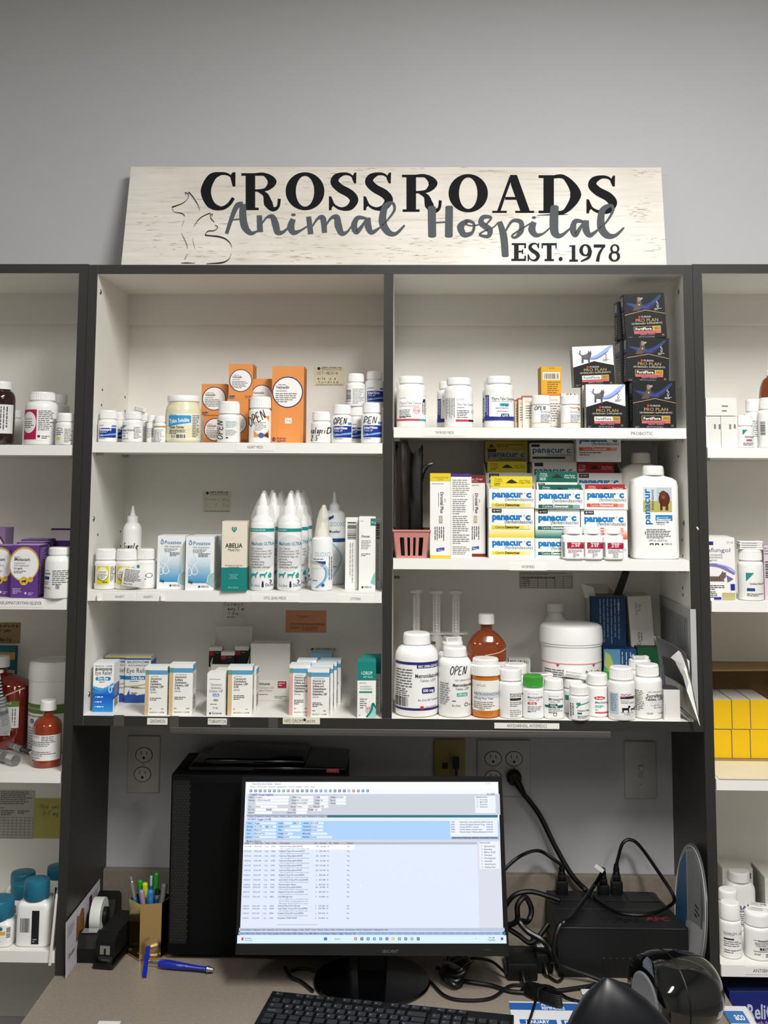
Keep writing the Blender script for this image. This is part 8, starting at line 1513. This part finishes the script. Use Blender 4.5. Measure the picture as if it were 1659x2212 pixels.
sheet3('brochure', 'white brochure with an orange cat picture leaning on the dark panel', (q4[3], q4[0], (q4[0].x+.003, q4[0].y, DZ+.0006), (q4[3].x+.003, q4[3].y, DZ+.0006)), .0008, paper('#c9c7cd'), lambda a, W, H: (a.P([(30, 12), (36, 20), (44, 10), (50, 16), (52, 60), (28, 60)], '#8a5a2c'), a.S([(34, 30), (40, 50), (36, 60)], 2, '#5a3818'), a.S([(45, 28), (42, 60)], 1.5, '#c08a4a'), a.R(66, 8, 74, 60, '#5a1f38'), a.ML(78, 10, 94, 12, 4, '#8a8890'), a.ML(4, 12, 24, 5, 4, '#9a98a0'), a.T(5, 70, 8, 'Zoetis', '#333', w=18)), .001)
# ---- gold cup and pens
cp = atZ(318, 2078, DZ); cy_ = cp.y+.042; cx_ = atY(324, 2010, cy_).x; GO = mat('#dfc184', .16, 1.0, 0, 40, .5)
hc = atY(320, 1938, cy_).z-DZ
cup = thing('pen_cup', 'shiny gold hexagonal pen cup full of pens beside the tower', 'cup', (cx_, cy_, DZ+.0003), .25)
mb = MB(); R_ = .042
V = lambda r, z: [(r*math.cos(PI/3*i), r*math.sin(PI/3*i), z) for i in range(6)]
rg = [V(R_*.98, 0), V(R_*1.02, .004), V(R_*.97, .012), V(R_, hc), V(R_*.955, hc), V(R_*.93, .012)]; vs = [v for r_ in rg for v in r_]
mb.add(vs, [(i*6+j, i*6+(j+1) % 6, (i+1)*6+(j+1) % 6, (i+1)*6+j) for i in range(5) for j in range(6)]+[tuple(range(30, 36)), tuple(reversed(range(6)))], GO); mb.build('body', cup)
def pen(name, label, px, Y, ang, parts, L=.14):
    """pen standing in the cup: tip px at depth Y, parts [(fraction from, to, radius, colour, part name)]"""
    top = Vector(atY(px[0], px[1], Y)); foot = Vector((cx_+(top.x-cx_)*.3, cy_+(Y-cy_)*.3, DZ+.014)); d = foot-top
    t = thing(name, label, 'pen', foot, 0, 'pens standing in the gold cup')
    for f0, f1, r, c, n in parts: mb = MB(); mb.tube([top+d*f0-foot, top+d*(f0+(f1-f0)*.12)-foot, top+d*(f0+(f1-f0)*.5)-foot, top+d*f1-foot], (lambda q, r=r: r*(.72+.28*min(1, q*6))), mat(c, .3, .8 if c in ('#c9c9c9', '#b5b8ba') else 0), 14, 3); mb.build(n, t)
pen('ballpoint_pen', 'silver-tipped pen with blue grip at the cup edge by the stapler', (283, 1894), cy_-.012, 0, [(0, .06, .0022, '#c9c9c9', 'tip'), (.06, .32, .004, '#b5b8ba', 'barrel'), (.3, 1, .0062, '#1a5f96', 'grip')])
pen('marker_pen', 'curved green capped pen leaning over the gold cup', (302, 1901), cy_+.004, 0, [(0, .45, .0062, '#1f8a2c', 'cap'), (.45, 1, .006, '#1a6a24', 'barrel')])
pen('highlighter', 'yellow highlighter pen in the gold cup', (313, 1907), cy_-.006, 0, [(0, .4, .0055, '#c3cf24', 'cap'), (.4, 1, .006, '#c3cf24', 'barrel')])
pen('ballpoint_pen', 'blue pen with chrome push button in the gold cup', (327, 1892), cy_+.016, 0, [(0, .14, .0028, '#9fc2d4', 'button'), (.14, 1, .0045, '#1f5a86', 'barrel')])
pen('marker_pen', 'tallest green pen standing upright in the gold cup', (338, 1885), cy_+.012, 0, [(0, .5, .006, '#1d7a26', 'cap'), (.5, 1, .006, '#17641f', 'barrel')])
pen('ballpoint_pen', 'lilac patterned pen leaning at the front of the gold cup', (306, 1923), cy_-.024, 0, [(0, .3, .0052, '#a48ab8', 'cap'), (.3, 1, .0055, '#8f7aa4', 'barrel')])
pen('highlighter', 'light blue rounded pen at the front of the gold cup', (325, 1923), cy_-.026, 0, [(0, .4, .0062, '#2a7fc4', 'cap'), (.4, 1, .0062, '#2a6fb0', 'barrel')])
pen('ballpoint_pen', 'black-topped pen with chrome rings in the gold cup', (340, 1920), cy_-.012, 0, [(0, .1, .0045, '#17181a', 'button'), (.1, .16, .005, '#c9c9c9', 'ring'), (.16, 1, .0052, '#1d3f66', 'barrel')])
pen('marker_pen', 'grey capped marker at the cup edge beside the tower', (356, 1909), cy_+.0, 0, [(0, .45, .006, '#77787a', 'cap'), (.45, 1, .0058, '#3a3b3d', 'barrel')])
# blue pen lying on the counter
pa, pb = atZ(318, 2078, DZ+.0095), atZ(463, 2095, DZ+.0085); d = pb-pa
bp_ = thing('ballpoint_pen', 'fat blue pen with a blade-like clip lying in front of the tower', 'pen', pa)
mb = MB(); BP = mat('#1c2aa0', .15, 0, 0, 40, .5, coat=.4); mb.tube([d*t for t in (.18, .25, .35, .5, .65, .8, .9)], lambda q: .0062+.0018*math.sin(q*5.2+.3), BP, 18, 4)
a = Art(100, 20); a.T(45, 12, 8, 'AJD encounters', '#c9cce8', w=42); a.put(mb, lambda x, y, o: d*(x/100)+Vector((0, -.0078-o, .0035+(10-y)*.00035))); mb.build('barrel', bp_)
mb = MB(); mb.tube([d*.9, d*.97, d*1.0], lambda q: .0055*(1-q)+.0008, mat('#b5b8ba', .2, .9), 14, 3); mb.build('tip', bp_)
mb = MB(); mb.tube([d*.0, d*.06, d*.18], lambda q: .004 if q < .3 else .003, mat('#b5b8ba', .15, .9), 14, 3); mb.build('neck', bp_)
c0, c1 = atZ(322, 2047, DZ+.028), atZ(312, 2111, DZ+.002); mb = MB(); c0 = Vector((c0.x, pa.y+.012, DZ+.034)); c1 = Vector((c1.x, c1.y, DZ+.003)); dd = (c1-c0)
mb.prism([(-.004, 0), (.004, 0), (.004, 1), (-.004, 1)], -.0018, .0018, BP, 'y'); mb.v = [tuple(c0-pa+dd*v[2]+Vector((v[0], v[1], 0))) for v in mb.v]; mb.build('clip', bp_)
# ---- battery backup, bricks, cables
ua, ub = atZ(1208, 2106, DZ), atZ(1500, 2118, DZ); YU = .028; ux0, ux1 = atY(1206, 2060, YU).x, atY(1488, 2070, YU).x; uw = ux1-ux0
hf = atY(1350, 2003, YU).z-DZ; 
ubk = S-.03; hb2 = atY(1330, 1926, ubk).z-DZ
UPM = mat('#161718', .5, 0, .05, 160, .3)
ups = thing('battery_backup', 'dusty black battery backup unit with sockets on top, beside the round plate', 'power supply', (ux0, YU, DZ+.0003))
mb = MB(); dpt = ubk-YU; ins = .02
def uz(y): return hf+(hb2-hf)*y/dpt
mb.add([(0,0,0),(uw,0,0),(uw-ins,dpt,0),(ins*.2,dpt,0),(0,0,hf),(uw,0,hf),(uw-ins,dpt,hb2),(ins*.2,dpt,hb2)], [(3,2,1,0),(4,5,6,7),(0,1,5,4),(1,2,6,5),(2,3,7,6),(3,0,4,7)], UPM)
for x in (.31, .66): mb.box((uw*x-.0006, -.0006, .05), (uw*x+.0006, 0, hf), mat('#0b0b0c', .5))
mb.box((.004, -.0012, hf-.003), (uw-.004, 0, hf-.001), mat('#4d4f52', .25, .5))  # pale strip painting the highlight along the front top edge
for i in range(8): x = uw*.34+i*.0125; mb.rbox((x, -.0008, .006), (x+.0045, .001, .036), mat('#060607', .6), .001, 1)
a = Art(100, 100); dkk = '#0d0d0e'
a.R(0, 52, 100, 53, '#3a3b3d').T(74, 82, 9, 'APC', '#7c202a', w=20, b=1)
for x in (14, 36, 44, 52, 60): a.R(x, 76, x+2, 82, dkk).R(x+5, 77, x+7, 82, dkk).C(x+3.5, 86, 1.4, dkk)
for x0, x1 in ((3, 28), (33, 66), (70, 97)): a.R(x0, 4, x1, 30, '#36383c').R(x0+.6, 4.8, x1-.6, 29, '#1d1e20')
a.T(80, 18, 5, 'o  -', '#3f4043')
a.put(mb, lambda x, y, o: (x/100*uw*.94+uw*.02, dpt*(1-y/100), uz(dpt*(1-y/100))+o)); mb.build('case', ups)
def plug(name, label, px, py, grp='black plugs in the battery backup', hgt=.028):
    p = atZ(px, py, DZ+hb2*.97); y = max(YU+.03, min(p.y, ubk-.02)); z = DZ+uz(y-YU)+.0008; x = atY(px, py-10, y).x
    t = thing(name, label, 'plug', (x, y, z), 0, grp); mb = MB(); mb.rbox((-.012, -.009, 0), (.012, .009, hgt), BLK, .003, 2); mb.rbox((-.0085, -.007, hgt), (.0085, .007, hgt+.012), BLK, .003, 2); mb.build('body', t)
    mb = MB(); mb.lathe([(.0075, hgt+.012), (.007, hgt+.016), (.006, hgt+.018), (.0068, hgt+.022), (.0055, hgt+.026), (.005, hgt+.032)], BLK, 16); mb.build('strain_relief', t); return Vector((x, y, z+hgt+.03))
q1 = plug('power_plug', 'black plug standing in the battery backup, nearest the monitor', 1214, 1936)
q2 = plug('power_plug', 'black plug with a white tag cord in the middle of the battery backup', 1303, 1928, hgt=.02)
q3 = plug('power_plug', 'black plug beside the round plate with an arching cord', 1332, 1932)
def UP(px, py, r=.007):
    z = DZ+hb2
    for _ in range(4): p = atZ(px, py, z); z = DZ+uz(min(max(p.y, YU), ubk)-YU)+r
    return atZ(px, py, z)
def cab3(label, pts, r=.0036): mb = MB(); mb.tube(pts, r, CBL, 8, 7); return mb.build('power_cable', None, label=label, cat='cable', group='black cables behind the monitor')
cab3('black cord arching from the monitor to the nearest plug', [atY(1075, 1900, .12), atY(1098, 1870, .13), atY(1130, 1846, .15), atY(1165, 1838, q1.y), atY(1198, 1858, q1.y), q1])
cab3('black cord arching high over the battery backup to the round plate', [q3, atY(1336, 1850, q3.y), atY(1345, 1822, q3.y), atY(1362, 1814, q3.y), atY(1384, 1830, q3.y-.02), atY(1430, 1895, .13), atY(1456, 1938, .10), UP(1446, 1957, .008), UP(1400, 1975), UP(1340, 1972), UP(1300, 1950), UP(1284, 1938)])
lc = [q2, atY(1300, 1886, .17), UP(1282, 1915, .02), UP(1245, 1965, .009), UP(1224, 1988, .012), atY(1211, 1997, .017), atY(1201, 2020, .010), atY(1196, 2045, .008), atY(1199, 2066, .008), atY(1216, 2086, .010), atY(1270, 2106, .004), atZ(1330, 2128, DZ+.005), atZ(1376, 2140, DZ+.005)]
cab3('black cord hanging down the battery backup corner to the counter front', lc, .0042)
p = atY(1295, 1880, .148); mb = MB(); mb.rbox((-.012, -.001, -.004), (.008, .001, .004), paper('#d9d8d4'), .0006, 1); o = mb.build('cord_tag', None, (p.x, p.y-.006, p.z+.004), label='small white tag wrapped on the middle plug cable', cat='tag'); o.rotation_euler = (0, .6, 0)
c = atY(1110, 1678, S-.012); wp = thing('power_plug', 'round black plug pushed into the double-width wall outlet', 'plug', (c.x, S-.007, c.z))
mb = MB(); mb.lathe([(.0001, 0), (.013, 0), (.016, .004), (.016, .016), (.012, .022), (.0001, .023)], BLK, 28, rot=Matrix.Rotation(PI/2, 3, 'X')); mb.tube([(.002, -.014, -.004), (.012, -.02, -.018), (.02, -.018, -.032)], lambda q: .010-.005*q, BLK, 12, 4); mb.build('body', wp)
cab3('thick black cord running from the wall outlet down to the battery backup', [Vector((c.x+.018, S-.025, c.z-.03)), atY(1165, 1760, S-.02), atY(1200, 1830, S-.03), atY(1235, 1890, S-.04), atY(1268, 1925, S-.045), UP(1280, 1938)], .0055)
for lab, pts, r in (('thick black cord curving from behind the monitor to the battery backup side', [(1085, 1968, .17), (1110, 1935, .17), (1145, 1926, .17), (1185, 1936, .16), (1210, 1945, .15)], .005),
    ('black cord looped upright beside the monitor edge', [(1090, 2000, .09), (1116, 1990, .08), (1118, 1955, .08), (1135, 1938, .09), (1148, 1965, .09), (1140, 1990, .08), (1122, 1990, .06), (1140, 2012, .05), (1170, 2030, .04), (1188, 2052, .035), (1194, 2080, .02)], .0055),
    ('black cord lying bent behind the two power bricks', [(1075, 1990, .10), (1120, 2020, .09), (1150, 2036, .08), (1185, 1995, .09)], .005)):
    cable('power_cable', lab, pts, r)
cable('power_cable', 'thin black cord wandering across the counter toward the glossy device', [(944, 2090), (965, 2100), (1000, 2118), (1060, 2128), (1110, 2142), (1180, 2142), (1260, 2132), (1320, 2122), (1376, 2134)], .0036)
cable('power_cable', 'thin black cord looping past the keyboard corner', [(930, 2120), (960, 2150), (1000, 2160), (1060, 2156), (1100, 2130), (1130, 2128)], .0028)
cable('power_cable', 'thin black cord crossing the calendar sheet', [(1160, 2128), (1190, 2132), (1225, 2155), (1262, 2166), (1270, 2172)], .0026)
cable('power_cable', 'thin black cord dropping over the calendar corner by the keyboard', [(1146, 2120), (1158, 2150), (1150, 2185), (1140, 2215)], .0026)
cable('power_cable', 'short thin cord curling beside the smaller power brick', [(1186, 2110), (1205, 2120), (1216, 2108), (1206, 2098)], .0026)
cable('power_cable', 'thin black cord arching from the cable bundle to the larger brick', [(985, 2078, .06), (1020, 2070, .05), (1060, 2076, .045), (1086, 2096, .02), (1096, 2106, .012)], .0026)
cable('power_cable', 'short black cable stub on the counter by the stand base', [(615, 2090), (628, 2110), (650, 2120), (676, 2140)], .0032)
cable('power_cable', 'black cord with a plug end near the tower foot', [(630, 2098), (655, 2092), (690, 2100)], .0028)
# tied cable bundle
bc = atZ(985, 2118, DZ); bun = thing('cable_bundle', 'tangled bundle of black cables held by a beige tie beside the stand', 'cable', (bc.x, bc.y, DZ))
for i in range(5):
    rr = random.Random(i); mb = MB(); pts = []
    for j in range(9): th = 2*PI*j/8; pts.append((.018*math.cos(th)*(1+.3*rr.random())+.004*i-.008, .045*math.sin(th)+.01*rr.random(), .006+.012*i*.5+.012*math.sin(th*2+i)*.5+.004))
    mb.tube(pts, .0038, CBL, 8, 6); mb.build('cable_loop', bun)
mb = MB(); mb.tube([(.024*math.cos(t), -.012+.012*math.sin(t), .036+.006*math.sin(t*2)) for t in [2*PI*i/12 for i in range(12)]]+[(.034, -.014, .04)], .0028, mat('#5b5148', .6), 8, 5); mb.build('cable_tie', bun)
def brick(label, x0, x1, yb, hgt, dep, rz, st=None):
    a_, b_ = atZ(x0, yb, DZ), atZ(x1, yb, DZ); w = b_.x-a_.x; t = thing('power_brick', label, 'adapter', ((a_.x+b_.x)/2, a_.y, DZ+.0003), rz); mb = MB(); mb.rbox((-w/2, 0, 0), (w/2, dep, hgt), BLK, .004, 2)
    a = Art(100, 100); [a.R(30+4*i, 20+5*i, 70-4*i, 21.5+5*i, '#3a3a3c') for i in range(6)] if not st else a.R(22, 15, 62, 62, '#b9bab8').BC(28, 20, 50, 58, '#3c3c3c', hor=True)
    a.put(mb, lambda x, y, o: ((x/100-.5)*w, dep*(1-y/100), hgt+o)); mb.build('case', t); mb = MB(); mb.tube([(0, 0, hgt*.5), (0, -.012, hgt*.4), (.002, -.022, .006)], lambda q: .0065-.003*q, BLK, 10, 4); mb.build('strain_relief', t)
brick('larger black power brick with engraved lines next to the monitor corner', 1096, 1162, 2120, .032, .085, .0)
brick('smaller black power brick with a silver barcode sticker', 1158, 1196, 2104, .036, .085, .03, True)
cc = atZ(1172, 2160, DZ); cl = thing('cord_coil', 'coiled thin black cord tied in a hank on the calendar sheet', 'cable', (cc.x, cc.y, DZ+.0014), -.75)
for i in range(7): mb = MB(); mb.tube([(.046*math.cos(t)*(1-.03*i), .010*math.sin(t)+.0015*(i-3), .003+.0022*i) for t in [2*PI*j/14 for j in range(15)]], .0017, CBL, 7, 4); mb.build('cord_loop', cl)
mb = MB(); mb.tube([(.0, -.014, .002), (0, -.012, .02), (0, .012, .02), (0, .014, .002)], .002, CBL, 7, 4); mb.build('twist_tie', cl)
# calendar sheets
def flat(name, label, x0, x1, y0, y1, col, art, z=.0006, cat='paper', aw=150, ah=60, th=.0006):
    a_ = atZ((x0+x1)/2, y0, DZ); w = (atZ(x1, y0, DZ)-atZ(x0, y0, DZ)).x; d0 = a_.y-atZ((x0+x1)/2, min(y1, 2211), DZ).y; d0 *= (y1-y0)/(min(y1, 2211)-y0); mb = MB(); mb.rbox((-w/2, -d0, z), (w/2, 0, z+th), paper(col), th*.45, 1)
    a = Art(aw, ah); art(a); a.put(mb, lambda x, y, o: ((x/aw-.5)*w, -d0*y/ah, z+th+o)); return mb.build(name, None, (a_.x, a_.y, DZ), label=label, cat=cat)
flat('calendar_sheet', 'white printed year calendar sheet with blue headers on the counter', 1099, 1330, 2166, 2260, '#dddde0', lambda a: (a.R(0, 2, 95, 12, '#2a5fa8'), a.T(44, 6, 4, 'ANNUAL', '#e8eef6', w=30, b=1), a.T(44, 11, 4, 'REMINDERS', '#e8eef6', w=32, b=1), a.R(10, 25, 60, 31, '#2a5fa8'), a.T(18, 30, 4, 'JANUARY', '#fff', w=32, b=1), a.R(66, 25, 116, 31, '#2a5fa8'), a.T(70, 30, 4, 'FEBRUARY', '#fff', w=38, b=1), *[a.ML(12, 33+4*i, 58, 1, 4, '#4a6a9a') for i in range(6)]))
flat('folded_leaflet', 'white paper corner showing behind the black peaked cover', 1254, 1330, 2140, 2152, '#d5d3ce', lambda a: None, .0022)
flat('paper_slip', 'white paper corner at the very front of the counter', 214, 262, 2207, 2225, '#dedcd8', lambda a: None)
flat('printed_tray', 'white rounded card with a blue printed strip on the counter corner', 1556, 1612, 2178, 2250, '#dfdee0', lambda a: (a.R(0, 10, 110, 32, '#2f6fae'), a.T(42, 26, 13, 'aco', '#e8f0f8', w=56, b=1)), .0006, 'card', th=.004)
# round clear-rimmed plate leaning on the side panel
Xd = HW-.004; ctr = atX(1487, 1948, Xd-.022); Rd = .118
pl = thing('round_plate', 'large round plate with blue and grey print leaning on the dark side panel', 'plate', (Xd-.017, ctr.y, DZ+Rd*.995+.002)); pl.rotation_euler = (0, .1, 0)
RY = Matrix.Rotation(-PI/2, 3, 'Y')
mb = MB(); mb.lathe([(Rd*.2, 0), (Rd, 0), (Rd, .003), (.001, .003)], mat('#55585b', .25), 72, rot=RY)
a = Art(200, 200); a.C(100, 100, 92, '#17191d', n=60).P([(14, 60), (50, 22), (88, 110), (70, 188), (12, 140)], '#2a6288').P([(60, 22), (100, 8), (150, 30), (178, 100), (96, 116)], '#8f9193').P([(150, 30), (178, 70), (180, 100), (172, 104)], '#6a6c6e').ML(90, 40, 120, 3, 8, '#8a8c8e').ML(130, 80, 160, 3, 7, '#2a2c2e')
a.put(mb, lambda x, y, o: (-.003-o, (100-x)/100*Rd, (100-y)/100*Rd)); mb.build('disc', pl)
mb = MB(); mb.lathe([(Rd*.95, .0031), (Rd*.962, .0031), (Rd*.962, .0038), (Rd*.95, .0038), (Rd*.95, .0031)], mat('#d9dbdc', .2), 72, rot=RY); mb.build('clear_rim', pl)
# glossy drum-shaped device and the black peaked cover in front
gd = thing('label_printer', 'glossy black rounded desk device with a grey round end at the counter front', 'device', (0, 0, 0), 0)
Yg = -.22; gx0, gx1 = atY(1392, 2150, Yg).x, atY(1556, 2150, Yg).x; gt = atY(1450, 2066, Yg).z; rg_ = (gt-DZ)/2
gd.location = (gx0, Yg, DZ+rg_*1.013+.0005); gd.rotation_euler = (0, .0, .34); Lg = gx1-gx0
GX = Matrix.Rotation(PI/2, 3, 'Y'); GB = mat('#08090b', .07, 0, .0, 40, .6, coat=.8)
mb = MB(); mb.lathe([(rg_*.5, 0), (rg_*.82, .002), (rg_*.94, .008), (rg_*.985, .02)]+[(rg_*math.cos(t_*1.35)**.55, .03+(Lg-.02)*math.sin(t_*1.35)) for t_ in [i/16 for i in range(17)]], GB, 64, rot=GX, asp=1.02); mb.build('shell', gd)
mb = MB(); mb.lathe([(.0001, -.002), (rg_*.55, -.002), (rg_*.6, .0005)], mat('#77797c', .45), 48, rot=GX); mb.build('round_end', gd)
mb = MB(); mb.box((-.0005, -rg_*.35, -rg_*.999), (Lg*.9, rg_*.35, -rg_*.93), BLK); mb.build('foot', gd)
mb = MB(); mb.lathe([(rg_*1.002, .042), (rg_*1.012, .0435), (rg_*1.002, .045)], BLK, 64, rot=GX, asp=1.02); mb.build('seam_ring', gd)
Yc = -.42; cpk = atY(1312, 2112, Yc); hh = cpk.z-DZ
mb = MB(); N = 40; vs = []; BC_ = mat('#0d0f14', .36, 0, .02, 90, .45)
kx_ = mpp(Yc, 1330, 2160); pr = [(0, 2), (.012, 10), (.03, 18), (.08, 36), (.16, 58), (.28, 82), (.45, 108), (.7, 132), (1.0, 148)]
mb2 = []
for t, hwid in reversed(pr):
    z = hh*(1-t)
    for j in range(N):
        th = 2*PI*j/N; x = hwid*kx_*math.cos(th)*(1 if math.cos(th) < 0 else 1.4)+t*.012; y = max(hwid, 2)*kx_*.62*math.sin(th)*(1-.35*t)
        vs.append((x, y, z))
mb.add(vs, [(i*N+j, i*N+(j+1) % N, (i+1)*N+(j+1) % N, (i+1)*N+j) for i in range(len(pr)-1) for j in range(N)]+[tuple(reversed(range(N)))], BC_, True)
mb.build('peaked_cover', None, (cpk.x, Yc, DZ+.0003), label='smooth black peaked cover standing at the very front of the counter', cat='cover', sharp=70)
# things below the far unit's lowest shelf
lz = atY(1600, 2240, .02).z
mb = MB(); mb.box((DX+.0008, -.02, lz-.02), (1.2, S-.01, lz), MEL, {'f': EDGE}); mb.build('base_shelf', None, label='white shelf board under the far unit carrying the blue needle carton', cat='shelf')
def reli(a, W, H): a.R(0, H*.6, W, H, '#3d1f66').T(W*.2, H*.56, 28, 'ReliOn', '#c9cbe8', w=W*.42, b=1).T(W*.03, H*.7, 9, '15/64" Length Needles', '#c9b8e0', w=W*.6).T(W*.42, H*.86, 9, '3/16"', '#c9b8e0', w=W*.2)
carton('needle_carton', 'dark blue and violet needle carton on the bottom board', (1576, 1760, 2143, 2238), lz, .01, .12, '#1a2670', reli, None, lambda a, W, H: a.R(0, 0, W, H, '#18205a'), topc='#141c4a', rz=.03)
mb = MB(); bm_ = mat('#c9c4b8', .25, 0, 0, 40, .5, trans=.55); pz = atY(1600, 2135, .05); rr = random.Random(5); N, K = 30, 12; vs = []
for i in range(K):
    t = i/(K-1)
    for j in range(N):
        th = 2*PI*j/N; q = math.sin(PI*(t*.92+.04))**.6*(1+.2*math.sin(3*th+i)+.12*rr.random()); vs.append((.055*q*math.cos(th)*(1-.1*t), .05*q*math.sin(th), .062*(t-.5)*(1+.2*math.sin(2*th))))
mb.add(vs, [(i*N+j, i*N+(j+1) % N, (i+1)*N+(j+1) % N, (i+1)*N+j) for i in range(K-1) for j in range(N)], bm_, True)
mb.build('plastic_bag', None, (DX+.07, .19, -.4248-.0205-.046), sharp=25, label='crumpled translucent plastic bag stuffed under the antibiotics shelf', cat='bag')
# ---------------------------------------------------------------- light and camera
def area(name, loc, size, power, rot=(0, 0, 0), col=(1, 1, 1)):
    l = bpy.data.lights.new(name, 'AREA'); l.shape = 'RECTANGLE'; l.size, l.size_y = size; l.energy = power; l.color = col
    o = bpy.data.objects.new(name, l); COL.objects.link(o); o.location = loc; o.rotation_euler = rot; return o
WC = (1, .985, .955)
for x, y, e in ((.5, -1.5, 64), (-1.3, -2.2, 16), (1.6, -2.6, 16), (-.2, -3.4, 12)):
    for dx in (-.07, .07): area('ceiling_light', (x+dx, y, ZC-.02), (.09, 1.2), e/2, col=WC)
w = bpy.data.worlds.new('room_ambience'); SC.world = w; w.use_nodes = True
w.node_tree.nodes['Background'].inputs['Color'].default_value = (1, .99, .97, 1); w.node_tree.nodes['Background'].inputs['Strength'].default_value = .0
c = bpy.data.cameras.new('camera'); co = bpy.data.objects.new('camera', c); COL.objects.link(co); SC.camera = co
c.sensor_fit = 'VERTICAL'; c.sensor_height = 36; c.lens = F/2212*36; c.shift_y = -(1106-PY)/2212; c.clip_start = .05
co.matrix_world = Matrix(((AR.x, AU.x, -AF.x, CAM.x), (AR.y, AU.y, -AF.y, CAM.y), (AR.z, AU.z, -AF.z, CAM.z), (0, 0, 0, 1)))
SC.view_settings.view_transform = 'Standard'; SC.view_settings.look = 'None'; SC.view_settings.gamma = 1; SC.view_settings.use_curve_mapping = False
SC.view_settings.exposure = .08
SC.cycles.max_bounces = 7; SC.cycles.diffuse_bounces = 4; SC.cycles.glossy_bounces = 3; SC.cycles.transmission_bounces = 4; SC.cycles.transparent_max_bounces = 10; SC.cycles.use_adaptive_sampling = True; SC.cycles.adaptive_threshold = .03; SC.cycles.use_denoising = True
bpy.data.objects.remove(_to)
